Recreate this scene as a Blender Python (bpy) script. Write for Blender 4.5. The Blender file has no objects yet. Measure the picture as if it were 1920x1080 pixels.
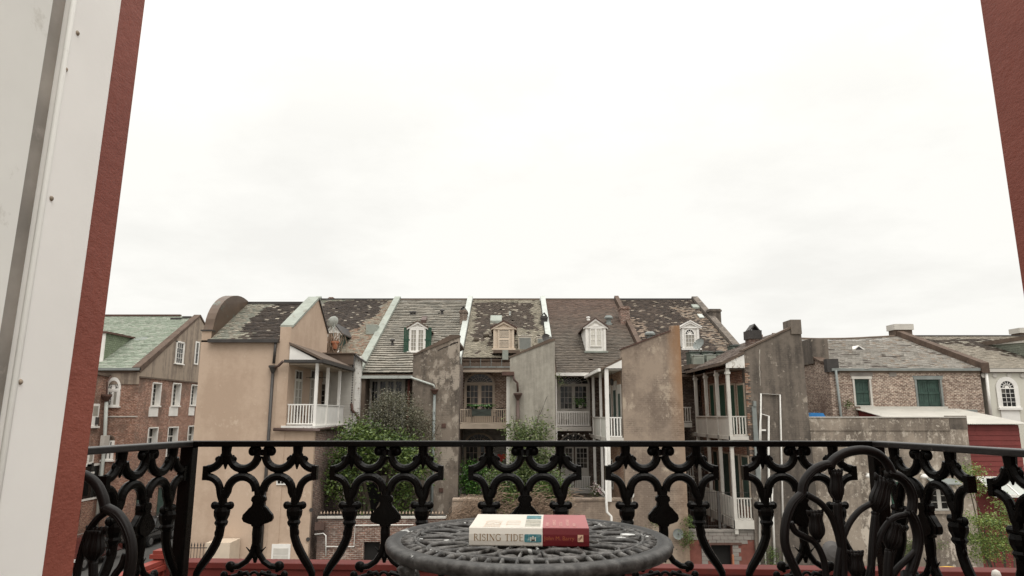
import bpy, bmesh, math, random
from mathutils import Vector, Matrix, noise
random.seed(7)
S = bpy.context.scene
COL = S.collection
R = math.radians

# ---------------------------------------------------------------- camera, sky, sun, exposure
EYE = 8.3
PITCH = R(10.53)
FOC = 1280.0
cam = bpy.data.cameras.new('camera')
cam.sensor_width = 36; cam.lens = 24; cam.clip_start = .05; cam.clip_end = 3000
camo = bpy.data.objects.new('camera', cam); COL.objects.link(camo)
camo.location = (0, 0, EYE); camo.rotation_euler = (R(90) + PITCH, 0, 0)
S.camera = camo
S.view_settings.view_transform = 'Standard'; S.view_settings.look = 'None'
S.view_settings.gamma = 1; S.view_settings.use_curve_mapping = False
S.view_settings.exposure = 0.12
SUN_EL, SUN_AZ = R(58), R(150)      # azimuth clockwise from +Y
w = bpy.data.worlds.new('World'); S.world = w; w.use_nodes = True
nt = w.node_tree; N = nt.nodes; L = nt.links
bg = N['Background']; bg.inputs[1].default_value = .1
sky = N.new('ShaderNodeTexSky'); sky.sky_type = 'NISHITA'; sky.sun_disc = False
sky.sun_elevation = SUN_EL; sky.sun_rotation = SUN_AZ
tc = N.new('ShaderNodeTexCoord')
sep = N.new('ShaderNodeSeparateXYZ'); L.new(tc.outputs['Generated'], sep.inputs[0])
grad = N.new('ShaderNodeValToRGB'); L.new(sep.outputs[2], grad.inputs[0])
e = grad.color_ramp.elements
e[0].position = 0; e[0].color = (.855, .843, .805, 1)
e[1].position = 1; e[1].color = (2.9, 2.84, 2.72, 1)
for p_, v in ((.16, .90), (.34, .92), (.55, 1.12), (.75, 1.85)):
    k = e.new(p_); k.color = (v, v * .985, v * .935, 1)
# clouds: a flat deck seen in perspective
addz = N.new('ShaderNodeMath'); addz.operation = 'ADD'; addz.inputs[1].default_value = .16; L.new(sep.outputs[2], addz.inputs[0])
dv = N.new('ShaderNodeVectorMath'); dv.operation = 'DIVIDE'; L.new(tc.outputs['Generated'], dv.inputs[0])
cmb = N.new('ShaderNodeCombineXYZ')
for i in range(3): L.new(addz.outputs[0], cmb.inputs[i])
L.new(cmb.outputs[0], dv.inputs[1])
cn = N.new('ShaderNodeTexNoise'); cn.inputs['Scale'].default_value = 1.15; cn.inputs['Detail'].default_value = 7; cn.inputs['Roughness'].default_value = .58
L.new(dv.outputs[0], cn.inputs['Vector'])
cr = N.new('ShaderNodeMapRange'); cr.inputs[1].default_value = .48; cr.inputs[2].default_value = .66; cr.inputs[3].default_value = 1.015; cr.inputs[4].default_value = .925
L.new(cn.outputs[0], cr.inputs[0])
mul = N.new('ShaderNodeVectorMath'); mul.operation = 'SCALE'; L.new(grad.outputs[0], mul.inputs[0]); L.new(cr.outputs[0], mul.inputs['Scale'])
mul2 = N.new('ShaderNodeVectorMath'); mul2.operation = 'SCALE'; mul2.inputs['Scale'].default_value = 10.3; L.new(mul.outputs[0], mul2.inputs[0])
mx = N.new('ShaderNodeMixRGB'); mx.inputs[0].default_value = .965; L.new(sky.outputs[0], mx.inputs[1]); L.new(mul2.outputs[0], mx.inputs[2])
L.new(mx.outputs[0], bg.inputs[0])
sd = bpy.data.lights.new('sun', 'SUN'); sd.energy = 1.25; sd.angle = R(30); sd.color = (1, .96, .9)
so = bpy.data.objects.new('sun', sd); COL.objects.link(so)
d = Vector((math.sin(SUN_AZ) * math.cos(SUN_EL), math.cos(SUN_AZ) * math.cos(SUN_EL), math.sin(SUN_EL)))
so.rotation_euler = d.to_track_quat('Z', 'Y').to_euler(); so.location = (0, -20, 40)

# ---------------------------------------------------------------- measuring helpers (photo pixel -> world point on a wall plane)
def ray(px, py):
    dx = (px - 960) / FOC; dy = (540 - py) / FOC
    return Vector((dx, math.cos(PITCH) - dy * math.sin(PITCH), math.sin(PITCH) + dy * math.cos(PITCH)))
def PY(px, py, Y):
    r = ray(px, py); t = Y / r.y
    return Vector((r.x * t, Y, EYE + r.z * t))
def PX(px, py, X):
    r = ray(px, py); t = X / r.x
    return Vector((X, r.y * t, EYE + r.z * t))
def PZ(px, py, z):
    r = ray(px, py); t = (z - EYE) / r.z
    return Vector((r.x * t, r.y * t, z))
def RC(x0, y0, x1, y1, Y):           # pixel rectangle on plane y=Y -> x0,x1,z0,z1
    ym = (y0 + y1) / 2; xm = (x0 + x1) / 2
    return PY(x0, ym, Y).x, PY(x1, ym, Y).x, PY(xm, y1, Y).z, PY(xm, y0, Y).z
def RX(x0, y0, x1, y1, X):           # on plane x=X -> ynear, yfar, z0, z1
    ym = (y0 + y1) / 2; xm = (x0 + x1) / 2
    a, b = PX(x0, ym, X).y, PX(x1, ym, X).y
    return min(a, b), max(a, b), PX(xm, y1, X).z, PX(xm, y0, X).z
RSL = (18.05 - 10.92) / 14.0
def PR(px, py, slope=RSL, y0=44.0, z0=10.92):      # on a roof plane z=z0+slope*(y-y0)
    r = ray(px, py); t = (z0 - slope * y0 - EYE) / (r.z - slope * r.y)
    return Vector((r.x * t, r.y * t, EYE + r.z * t))

# ---------------------------------------------------------------- materials
def srgb(*c):
    return tuple(((v / 255) / 12.92 if v / 255 <= .04045 else ((v / 255 + .055) / 1.055) ** 2.4) for v in c)
MATS = {}
def nm(name):
    m = bpy.data.materials.new(name); m.use_nodes = True; MATS[name] = m
    n = m.node_tree.nodes; l = m.node_tree.links
    return m, n, l, n['Principled BSDF']
def c4(c): return (c[0], c[1], c[2], 1)
def pos(n, l, scale=(1, 1, 1)):
    g = n.new('ShaderNodeNewGeometry'); mp = n.new('ShaderNodeMapping'); mp.inputs['Scale'].default_value = scale
    l.new(g.outputs['Position'], mp.inputs[0]); return mp.outputs[0]
def ntex(n, l, vec, scale, detail=4, rough=.55):
    t = n.new('ShaderNodeTexNoise'); t.inputs['Scale'].default_value = scale; t.inputs['Detail'].default_value = detail; t.inputs['Roughness'].default_value = rough
    l.new(vec, t.inputs['Vector']); return t.outputs[0]
def mrange(n, l, v, a, b, c=0, d_=1):
    t = n.new('ShaderNodeMapRange'); t.inputs[1].default_value = a; t.inputs[2].default_value = b; t.inputs[3].default_value = c; t.inputs[4].default_value = d_
    l.new(v, t.inputs[0]); return t.outputs[0]
def mixc(n, l, f, a, b, mode='MIX'):
    t = n.new('ShaderNodeMixRGB'); t.blend_type = mode
    if isinstance(f, (int, float)): t.inputs[0].default_value = f
    else: l.new(f, t.inputs[0])
    for i, v in ((1, a), (2, b)):
        if isinstance(v, tuple): t.inputs[i].default_value = c4(v)
        else: l.new(v, t.inputs[i])
    return t.outputs[0]
def mth(n, l, op, a, b=None):
    t = n.new('ShaderNodeMath'); t.operation = op
    for i, v in ((0, a), (1, b)):
        if v is None: continue
        if isinstance(v, (int, float)): t.inputs[i].default_value = v
        else: l.new(v, t.inputs[i])
    return t.outputs[0]
def bump(n, l, b, h, strength, dist=.01, prev=None):
    t = n.new('ShaderNodeBump'); t.inputs['Strength'].default_value = strength; t.inputs['Distance'].default_value = dist
    l.new(h, t.inputs['Height'])
    if prev: l.new(prev, t.inputs['Normal'])
    if b: l.new(t.outputs[0], b.inputs['Normal'])
    return t.outputs[0]
def plain(name, c, rough=.6, var=.12, vs=3., bs=.2, bsc=30., metal=0, bd=.004, dirt=None, ds=4., da=.5, spec=.35):
    m, n, l, b = nm(name)
    v = pos(n, l); f = ntex(n, l, v, vs, 5)
    col = mixc(n, l, mrange(n, l, f, .3, .7), tuple(x * (1 - var) for x in c), tuple(min(.95, x * (1 + var)) for x in c))
    if dirt:
        f2 = ntex(n, l, v, ds, 8, .7)
        col = mixc(n, l, mrange(n, l, f2, da, da + .08), col, dirt)
    l.new(col, b.inputs['Base Color']); b.inputs['Roughness'].default_value = rough; b.inputs['Metallic'].default_value = metal; b.inputs['Specular IOR Level'].default_value = spec
    if bs: bump(n, l, b, ntex(n, l, v, bsc, 3), bs, bd)
    return m
def stucco(name, c, stain, light, st=.5, li=.62, streak=.5, sc=.35, blot=None, bl=.66, rough=.9, ghost=0):
    """old render: broad stains, rain streaks running down, pale patches where it has weathered off"""
    m, n, l, b = nm(name)
    v = pos(n, l); vs = pos(n, l, (1.6, 1.6, .12))
    big = ntex(n, l, v, sc, 6, .62); stk = ntex(n, l, vs, 1.3, 5, .6); fine = ntex(n, l, v, 3.2, 8, .72)
    a = mth(n, l, 'ADD', mth(n, l, 'MULTIPLY', big, 1 - streak), mth(n, l, 'MULTIPLY', stk, streak))
    a = mth(n, l, 'ADD', mth(n, l, 'MULTIPLY', a, .75), mth(n, l, 'MULTIPLY', fine, .25))
    col = mixc(n, l, mrange(n, l, a, st - .055, st + .055), c, stain)
    col = mixc(n, l, mrange(n, l, fine, li, li + .08, 0, .75), col, light)
    if blot:
        b2 = ntex(n, l, pos(n, l, (1, 1, .7)), .8, 9, .75)
        col = mixc(n, l, mrange(n, l, b2, bl, bl + .05), col, blot)
    tiny = ntex(n, l, v, 25, 3)
    if ghost:
        g = n.new('ShaderNodeNewGeometry'); sp = n.new('ShaderNodeSeparateXYZ'); l.new(g.outputs['Position'], sp.inputs[0]); sn = n.new('ShaderNodeSeparateXYZ'); l.new(g.outputs['True Normal'], sn.inputs[0])
        u = mth(n, l, 'ADD', mth(n, l, 'MULTIPLY', sp.outputs[0], mth(n, l, 'ABSOLUTE', sn.outputs[1])), mth(n, l, 'MULTIPLY', sp.outputs[1], mth(n, l, 'ABSOLUTE', sn.outputs[0])))
        cb = n.new('ShaderNodeCombineXYZ'); l.new(u, cb.inputs[0]); l.new(sp.outputs[2], cb.inputs[1])
        t = n.new('ShaderNodeTexBrick'); t.inputs['Scale'].default_value = 1; t.inputs['Brick Width'].default_value = .25; t.inputs['Row Height'].default_value = .10; t.inputs['Mortar Size'].default_value = .02
        t.inputs['Color1'].default_value = (.42, .42, .42, 1); t.inputs['Color2'].default_value = (.85, .85, .85, 1); t.inputs['Mortar'].default_value = (1.25, 1.25, 1.25, 1); l.new(cb.outputs[0], t.inputs['Vector'])
        wh = ntex(n, l, v, .7, 6, .65); col = mixc(n, l, mrange(n, l, wh, .47, .60, 0, ghost), col, mixc(n, l, 1.0, col, t.outputs[0], 'MULTIPLY'))
    col = mixc(n, l, .25, col, mixc(n, l, tiny, tuple(x * .6 for x in c), tuple(min(1, x * 1.3) for x in c)))
    l.new(col, b.inputs['Base Color']); b.inputs['Roughness'].default_value = rough
    bump(n, l, b, fine, .35, .03)
    return m
def brick(name, c1, c2, mort, stain=None, sa=.6, w_=.25, h_=.092, paint=None, pa=.6, ms=.016):
    m, n, l, b = nm(name)
    g = n.new('ShaderNodeNewGeometry')
    sp = n.new('ShaderNodeSeparateXYZ'); l.new(g.outputs['Position'], sp.inputs[0])
    sn = n.new('ShaderNodeSeparateXYZ'); l.new(g.outputs['True Normal'], sn.inputs[0])
    u = mth(n, l, 'ADD', mth(n, l, 'MULTIPLY', sp.outputs[0], mth(n, l, 'ABSOLUTE', sn.outputs[1])), mth(n, l, 'MULTIPLY', sp.outputs[1], mth(n, l, 'ABSOLUTE', sn.outputs[0])))
    cb = n.new('ShaderNodeCombineXYZ'); l.new(u, cb.inputs[0]); l.new(sp.outputs[2], cb.inputs[1])
    t = n.new('ShaderNodeTexBrick'); t.inputs['Scale'].default_value = 1; t.inputs['Brick Width'].default_value = w_; t.inputs['Row Height'].default_value = h_
    t.inputs['Mortar Size'].default_value = ms; t.inputs['Color1'].default_value = c4(c1); t.inputs['Color2'].default_value = c4(c2); t.inputs['Mortar'].default_value = c4(mort)
    t.inputs['Bias'].default_value = 0; l.new(cb.outputs[0], t.inputs['Vector'])
    v = pos(n, l); big = ntex(n, l, v, .45, 6, .65); fine = ntex(n, l, v, 3, 8, .7)
    bn = ntex(n, l, pos(n, l, (4.2, 4.2, 11)), 1.0, 3, .7); col = mixc(n, l, mrange(n, l, bn, .35, .62, 0, .75), t.outputs[0], tuple(x * .38 for x in c1)); col = mixc(n, l, mrange(n, l, fine, .56, .66, .0, .55), col, mort)
    if stain: col = mixc(n, l, mrange(n, l, big, sa - .06, sa + .1, 0, .8), col, stain)
    if paint:
        f = ntex(n, l, v, 1.3, 9, .75); col = mixc(n, l, mrange(n, l, f, pa, pa + .06), col, paint)
    l.new(col, b.inputs['Base Color']); b.inputs['Roughness'].default_value = .92
    bump(n, l, b, mth(n, l, 'SUBTRACT', 1, t.outputs[1]), .5, .008)
    return m
def attrmat(name, rough=.85, fs=9.):
    m, n, l, b = nm(name)
    a = n.new('ShaderNodeAttribute'); a.attribute_name = 'col'
    v = pos(n, l); f = ntex(n, l, v, fs, 6, .7)
    col = mixc(n, l, mrange(n, l, f, .25, .75), mixc(n, l, .5, a.outputs[0], (0, 0, 0)), a.outputs[0])
    l.new(col, b.inputs['Base Color']); b.inputs['Roughness'].default_value = rough
    bump(n, l, b, f, .3, .01)
    return m
def leafmat(name, c1, c2, c3):
    m, n, l, b = nm(name)
    g = n.new('ShaderNodeNewGeometry'); r = n.new('ShaderNodeValToRGB'); l.new(g.outputs['Random Per Island'], r.inputs[0])
    r.color_ramp.elements[0].color = c4(c1); r.color_ramp.elements[1].color = c4(c3)
    k = r.color_ramp.elements.new(.5); k.color = c4(c2)
    l.new(r.outputs[0], b.inputs['Base Color']); b.inputs['Roughness'].default_value = .5
    out = n['Material Output']; tr = n.new('ShaderNodeBsdfTranslucent'); l.new(r.outputs[0], tr.inputs[0])
    ms = n.new('ShaderNodeMixShader'); ms.inputs[0].default_value = .2; l.new(b.outputs[0], ms.inputs[1]); l.new(tr.outputs[0], ms.inputs[2]); l.new(ms.outputs[0], out.inputs[0])
    return m

M = {}
M['slate'] = attrmat('roof slate')
M['tan'] = stucco('tan stucco', (.475, .358, .27), (.385, .28, .205), (.57, .455, .355), st=.50, li=.60, streak=.2, blot=(.52, .41, .315), bl=.6)
M['towerA'] = stucco('dark weathered stucco', (.20, .162, .128), (.040, .032, .026), (.40, .35, .29), st=.50, li=.57, streak=.3, blot=(.36, .31, .255), bl=.54, ghost=.7)
M['towerB'] = stucco('pale grey stucco', (.35, .325, .275), (.20, .18, .15), (.43, .405, .35), st=.52, li=.6, streak=.7)
M['towerC'] = stucco('brown grey stucco', (.30, .235, .18), (.135, .10, .078), (.40, .33, .26), st=.515, li=.58, streak=.25, blot=(.40, .33, .255), bl=.57, ghost=.6)
M['towerD'] = stucco('mildewed grey stucco', (.155, .128, .104), (.040, .033, .027), (.31, .265, .22), st=.5, li=.59, streak=.5, blot=(.38, .33, .27), bl=.59, ghost=.35)
M['yard'] = stucco('old concrete', (.30, .25, .20), (.085, .067, .053), (.56, .50, .42), st=.50, li=.54, streak=.35, blot=(.52, .46, .385), bl=.545)
M['gable'] = stucco('grey brown render', (.30, .24, .185), (.13, .10, .078), (.38, .32, .26), st=.53, li=.64, streak=.85)
M['cream'] = stucco('cream render', (.56, .54, .47), (.47, .45, .39), (.62, .6, .54), st=.6, li=.7)
def rusty_edge(src, name, x0, x1, z0):
    m = M[src].copy(); m.name = name; n = m.node_tree.nodes; l = m.node_tree.links; b = n['Principled BSDF']; prev = b.inputs['Base Color'].links[0].from_socket
    g = n.new('ShaderNodeNewGeometry'); sp = n.new('ShaderNodeSeparateXYZ'); l.new(g.outputs['Position'], sp.inputs[0])
    k = ntex(n, l, pos(n, l, (1.5, 1.5, .5)), 2.2, 6, .7)
    e = mrange(n, l, mth(n, l, 'ADD', sp.outputs[0], mth(n, l, 'MULTIPLY', k, .7)), x0 + .35, x1 + .3); h = mrange(n, l, sp.outputs[2], z0, z0 + 3.2, .25, 1)
    l.new(mixc(n, l, mth(n, l, 'MULTIPLY', mth(n, l, 'MULTIPLY', e, h), .85), prev, (.27, .145, .07)), b.inputs['Base Color']); M[name] = m
rusty_edge('towerC', 'towerC_rust', 8.2, 9.0, 7.4)
M['brick_red'] = brick('weathered red brick', (.26, .10, .062), (.42, .185, .115), (.50, .40, .32), stain=(.12, .08, .06), sa=.54, paint=(.44, .39, .35), pa=.62)
M['brick_old'] = brick('worn brick with pale mortar', (.16, .082, .058), (.29, .165, .12), (.58, .50, .41), stain=(.12, .075, .058), sa=.6, ms=.024)
M['brick_dark'] = brick('sooty brick', (.11, .07, .05), (.20, .13, .095), (.34, .30, .25), stain=(.06, .045, .04), sa=.5)
M['brick_orange'] = brick('warm brick', (.34, .17, .10), (.45, .25, .15), (.45, .38, .30), stain=(.20, .10, .07), sa=.62)
M['brick_grey'] = brick('grey painted brick', (.32, .30, .275), (.38, .36, .33), (.25, .235, .215), stain=(.20, .185, .17), sa=.55)
M['brick_yard'] = brick('courtyard brick', (.17, .085, .06), (.30, .15, .105), (.42, .37, .32), stain=(.07, .05, .042), sa=.5, paint=(.4, .36, .32), pa=.7)
M['block'] = plain('cinder block', (.21, .19, .17), .95, .2, 2, .4, 20)
M['red_stucco'] = plain('faded red paint', (.17, .06, .045), .9, .25, 2, .3, 12, dirt=(.14, .08, .065), ds=2, da=.56)
M['white'] = plain('old white paint', (.72, .70, .66), .55, .07, 2, .15, 30, dirt=(.38, .34, .30), ds=3.5, da=.63)
M['white_peel'] = plain('peeling white paint', (.68, .66, .62), .7, .1, 2, .3, 20, dirt=(.22, .17, .13), ds=5, da=.56)
M['offwhite'] = plain('greyed white paint', (.50, .475, .43), .6, .1, 2, .15, 30, dirt=(.28, .24, .2), ds=4, da=.62)
M['cream_trim'] = plain('pinkish cream paint', (.54, .45, .355), .6, .08, 2, .15, 30)
M['tan_trim'] = plain('tan painted timber', (.37, .305, .24), .6, .1, 2, .15, 30)
M['grey_panel'] = plain('greenish white panel', (.56, .55, .50), .6, .08, 1.5, .15, 20)
M['verdigris'] = plain('green copper', (.275, .295, .26), .75, .15, 1.5, .2, 12, dirt=(.20, .19, .16), ds=2.5, da=.56, spec=.2)
M['copper_brown'] = plain('brown copper', (.105, .072, .052), .45, .2, 1.5, .15, 10, metal=.3, dirt=(.12, .15, .13), ds=1.2, da=.58)
M['zinc'] = plain('pale zinc', (.42, .44, .41), .7, .12, 2, .15, 15, spec=.25, dirt=(.28, .28, .25), ds=3, da=.58)
M['gutter'] = plain('grey gutter', (.20, .215, .205), .6, .15, 2, .1, 15, spec=.3)
M['dark_metal'] = plain('dark metal', (.045, .04, .037), .5, .25, 3, .2, 15)
M['rust'] = plain('rusty iron', (.085, .045, .034), .7, .3, 4, .3, 15)
M['brown_pipe'] = plain('brown painted pipe', (.075, .045, .036), .5, .2, 3, .15, 15)
M['green'] = plain('dark green paint', (.016, .060, .036), .5, .15, 3, .1, 20)
M['green_door'] = plain('weathered green boards', (.030, .058, .046), .6, .3, 3, .2, 15)
M['glass'] = plain('dark window glass', (.014, .013, .012), .1, .3, .6, 0, spec=.28)
M['glass_pale'] = plain('pale reflecting window glass', (.30, .28, .24), .18, .15, .8, 0)  # pale base colour stands in for what the panes reflect
M['glass_mid'] = plain('window glass with dim curtain', (.075, .068, .058), .12, .4, 1.5, 0, spec=.28)
M['glass_curtain'] = plain('white curtain behind glass', (.60, .58, .52), .4, .12, 6, .2, 8, spec=.3)
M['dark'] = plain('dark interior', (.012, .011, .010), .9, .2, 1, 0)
M['soffit'] = plain('brown soffit', (.11, .08, .06), .8, .2, 2, .1, 12)
M['ac'] = plain('grey green casing', (.055, .068, .056), .5, .12, 3, .1, 20)
M['ac_light'] = plain('pale louvre', (.27, .29, .25), .5, .1, 3, .1, 20)
M['ac_tan'] = plain('tan condenser casing', (.42, .38, .32), .5, .1, 3, .1, 20)
M['asphalt'] = plain('asphalt', (.055, .053, .05), .9, .2, .5, .3, 40)
M['pave'] = plain('concrete pavement', (.15, .14, .125), .9, .2, .6, .3, 20)
M['earth'] = plain('packed earth and leaf litter', (.075, .06, .045), .95, .35, .5, .5, 8)
M['bark'] = plain('bark', (.10, .08, .06), .9, .3, 6, .5, 20)
M['twig'] = plain('dry twigs', (.24, .17, .12), .9, .3, 6, 0)
M['blue'] = plain('blue tarpaulin', (.03, .20, .50), .5, .15, 2, .3, 5)
M['terracotta'] = plain('terracotta', (.38, .15, .08), .8, .15, 6, .2, 30)
M['yellow'] = plain('yellow painted metal', (.62, .36, .04), .5, .12, 3, .1, 20)
M['tin'] = plain('pale tin roofing', (.47, .45, .405), .5, .1, .7, .1, 8, dirt=(.30, .26, .22), ds=1.6, da=.6)
M['barn'] = plain('barn red boards', (.155, .030, .026), .65, .15, 1.2, .2, 18)
M['deck_red'] = plain('red painted planks', (.100, .020, .016), .6, .2, 3, .25, 12, dirt=(.085, .022, .018), ds=6, da=.55, spec=.15)
M['deck_bright'] = plain('bright red trim', (.21, .034, .022), .6, .15, 3, .2, 12)
M['tyre'] = plain('rubber', (.02, .02, .02), .8, .1, 5, 0)
M['rim'] = plain('alloy', (.45, .45, .45), .3, .1, 5, 0, metal=.8)
M['car_black'] = plain('black car paint', (.015, .014, .014), .15, .1, 1, 0)
M['car_maroon'] = plain('dark maroon car paint', (.05, .012, .01), .2, .1, 1, 0)
M['car_glass'] = plain('car glass', (.03, .035, .035), .05, .1, 1, 0)
M['lamp'] = plain('headlamp', (.6, .6, .58), .15, .1, 1, 0)
M['leaf_dull'] = leafmat('dull olive leaves', (.06, .062, .038), (.11, .108, .066), (.20, .18, .125))
M['leaf_bright'] = leafmat('bright green leaves', (.026, .050, .011), (.070, .115, .022), (.15, .20, .048))
M['leaf_mid'] = leafmat('yellow green leaves', (.04, .065, .018), (.105, .145, .045), (.21, .24, .10))
M['leaf_maple'] = leafmat('lime green leaves', (.05, .085, .016), (.12, .18, .03), (.24, .28, .07))
M['fern'] = leafmat('fern fronds', (.02, .06, .01), (.05, .14, .02), (.12, .25, .04))
M['petal'] = leafmat('pale petals', (.5, .3, .3), (.65, .5, .5), (.8, .78, .7))
M['coping_brown'] = plain('dark brown coping', (.095, .066, .050), .8, .3, 2, .3, 10, dirt=(.18, .14, .11), ds=3, da=.6, spec=.2)
M['heart'] = plain('red heart', (.60, .07, .05), .6, .1, 5, 0)
M['bulb'] = plain('white bulb glass', (.85, .82, .75), .3, .05, 5, 0)
# ---------------------------------------------------------------- mesh helpers
WP = {}
class MB:
    def __init__(s): s.v = []; s.f = []; s.c = []; s.smooth = False
    def add(s, vs, fs, col=None):
        o = len(s.v); s.v += [tuple(x) for x in vs]; s.f += [tuple(o + i for i in f) for f in fs]
        if col is not None: s.c += [col] * len(vs)
    def box(s, x0, x1, y0, y1, z0, z1, col=None):
        s.add([(x0, y0, z0), (x1, y0, z0), (x1, y1, z0), (x0, y1, z0), (x0, y0, z1), (x1, y0, z1), (x1, y1, z1), (x0, y1, z1)],
              [(3, 2, 1, 0), (4, 5, 6, 7), (0, 1, 5, 4), (1, 2, 6, 5), (2, 3, 7, 6), (3, 0, 4, 7)], col)
    def fbox(s, F, u0, u1, z0, z1, n0, n1):
        P = [F.p(u, z, n) for n in (n0, n1) for u, z in ((u0, z0), (u1, z0), (u1, z1), (u0, z1))]
        s.add(P, [(3, 2, 1, 0), (4, 5, 6, 7), (0, 1, 5, 4), (1, 2, 6, 5), (2, 3, 7, 6), (3, 0, 4, 7)])
    def fprism(s, F, pts, n0, n1):
        k = len(pts); P = [F.p(u, z, n0) for u, z in pts] + [F.p(u, z, n1) for u, z in pts]
        s.add(P, [tuple(range(k))[::-1], tuple(range(k, 2 * k))] + [(i, (i + 1) % k, k + (i + 1) % k, k + i) for i in range(k)])
    def fstrip(s, F, outer, inner, n0, n1):      # ring segment between two polylines
        for i in range(len(outer) - 1):
            s.fprism(F, [outer[i], outer[i + 1], inner[i + 1], inner[i]], n0, n1)
    def tube(s, pts, r, k=8, flat=1.0, up=(0, 1, 0), caps=True):
        pts = [Vector(p) for p in pts]; n = len(pts); up = Vector(up); o = len(s.v)
        rr = r if isinstance(r, (list, tuple)) else [r] * n
        for i, p in enumerate(pts):
            t = (pts[min(i + 1, n - 1)] - pts[max(i - 1, 0)]).normalized()
            a = up - up.dot(t) * t
            if a.length < 1e-3: a = Vector((1, 0, 0)) - t.x * t
            if a.length < 1e-3: a = Vector((0, 0, 1)) - t.z * t
            a.normalize(); b = t.cross(a)
            for j in range(k):
                th = 2 * math.pi * (j + .5) / k
                s.v.append(tuple(p + a * math.cos(th) * rr[i] * flat + b * math.sin(th) * rr[i]))
        for i in range(n - 1):
            for j in range(k):
                s.f.append((o + i * k + j, o + i * k + (j + 1) % k, o + (i + 1) * k + (j + 1) % k, o + (i + 1) * k + j))
        if caps:
            s.f.append(tuple(o + j for j in range(k))[::-1]); s.f.append(tuple(o + (n - 1) * k + j for j in range(k)))
    def ball(s, c, rx, ry, rz, k=10, h=6):
        o = len(s.v); c = Vector(c)
        s.v.append(tuple(c + Vector((0, 0, -rz))))
        for i in range(1, h):
            ph = -math.pi / 2 + math.pi * i / h
            for j in range(k):
                th = 2 * math.pi * j / k
                s.v.append((c.x + rx * math.cos(ph) * math.cos(th), c.y + ry * math.cos(ph) * math.sin(th), c.z + rz * math.sin(ph)))
        s.v.append(tuple(c + Vector((0, 0, rz)))); top = len(s.v) - 1
        for j in range(k):
            s.f.append((o, o + 1 + (j + 1) % k, o + 1 + j)); q = o + 1 + (h - 2) * k
            s.f.append((top, q + j, q + (j + 1) % k))
        for i in range(h - 2):
            for j in range(k):
                a = o + 1 + i * k
                s.f.append((a + j, a + (j + 1) % k, a + k + (j + 1) % k, a + k + j))
    def lathe(s, c, prof, k=24, caps=True):        # prof: (r,z)
        o = len(s.v); n = len(prof)
        for r, z in prof:
            for j in range(k):
                th = 2 * math.pi * j / k; s.v.append((c[0] + r * math.cos(th), c[1] + r * math.sin(th), c[2] + z))
        for i in range(n - 1):
            for j in range(k): s.f.append((o + i * k + j, o + i * k + (j + 1) % k, o + (i + 1) * k + (j + 1) % k, o + (i + 1) * k + j))
        if caps:
            s.f.append(tuple(o + j for j in range(k))[::-1]); s.f.append(tuple(o + (n - 1) * k + j for j in range(k)))
    def mesh(s, name, mat, off=(0, 0, 0), fix=True, smooth=False):
        me = bpy.data.meshes.new(name); o = off
        me.from_pydata([(a - o[0], b - o[1], c - o[2]) for a, b, c in s.v], [], s.f)
        if s.c:
            ca = me.color_attributes.new('col', 'FLOAT_COLOR', 'POINT')
            ca.data.foreach_set('color', [x for c in s.c for x in (c[0], c[1], c[2], 1)])
        if fix:
            bm = bmesh.new(); bm.from_mesh(me); bmesh.ops.recalc_face_normals(bm, faces=bm.faces); bm.to_mesh(me); bm.free()
        if smooth or s.smooth: me.polygons.foreach_set('use_smooth', [True] * len(me.polygons))
        me.materials.append(MATS_(mat)); return me
    def build(s, name, mat, parent=None, fix=True, smooth=False, bevel=0):
        off = WP[parent.name] if parent else Vector((0, 0, 0))
        me = s.mesh(name, mat, off, fix, smooth)
        o = bpy.data.objects.new(name, me); COL.objects.link(o)
        if parent: o.parent = parent
        WP[o.name] = Vector(off)
        if bevel:
            b = o.modifiers.new('bevel', 'BEVEL'); b.width = bevel; b.segments = 2; b.limit_method = 'ANGLE'
        return o
def MATS_(m): return M[m] if isinstance(m, str) else m
class FR:
    def __init__(s, o, u, n): s.o = Vector(o); s.u = Vector(u); s.n = Vector(n)
    def p(s, u, z, n): q = s.o + s.u * u + s.n * n; return (q.x, q.y, q.z + z)
def FS(Y): return FR((0, Y, 0), (1, 0, 0), (0, -1, 0))       # wall that faces the camera
def FE(X): return FR((X, 0, 0), (0, 1, 0), (1, 0, 0))        # wall that faces east
def FW(X): return FR((X, 0, 0), (0, 1, 0), (-1, 0, 0))       # wall that faces west
def thing(name, label, cat, loc=(0, 0, 0), group=None):
    o = bpy.data.objects.new(name, None); COL.objects.link(o); o.location = loc
    o['label'] = label; o['category'] = cat
    if group: o['group'] = group
    WP[o.name] = Vector(loc); return o
def tag(o, label=None, cat=None, group=None, kind=None):
    for k, v in (('label', label), ('category', cat), ('group', group), ('kind', kind)):
        if v: o[k] = v
    return o
def inst(name, me, parent, loc, scale=(1, 1, 1), rot=(0, 0, 0)):
    o = bpy.data.objects.new(name, me); COL.objects.link(o); o.parent = parent
    o.location = Vector(loc) - (WP[parent.name] if parent else Vector()); o.scale = scale; o.rotation_euler = rot
    WP[o.name] = Vector(loc); return o
def unit_box(name, mat):
    m = MB(); m.box(-.5, .5, -.5, .5, -.5, .5); return m.mesh(name, mat)
UB = {}
def ubox(mat):
    if mat not in UB: UB[mat] = unit_box('unit_' + mat, mat)
    return UB[mat]
def part_box(name, mat, parent, x0, x1, y0, y1, z0, z1, rot=(0, 0, 0)):
    return inst(name, ubox(mat), parent, ((x0 + x1) / 2, (y0 + y1) / 2, (z0 + z1) / 2), (abs(x1 - x0), abs(y1 - y0), abs(z1 - z0)), rot)
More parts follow.
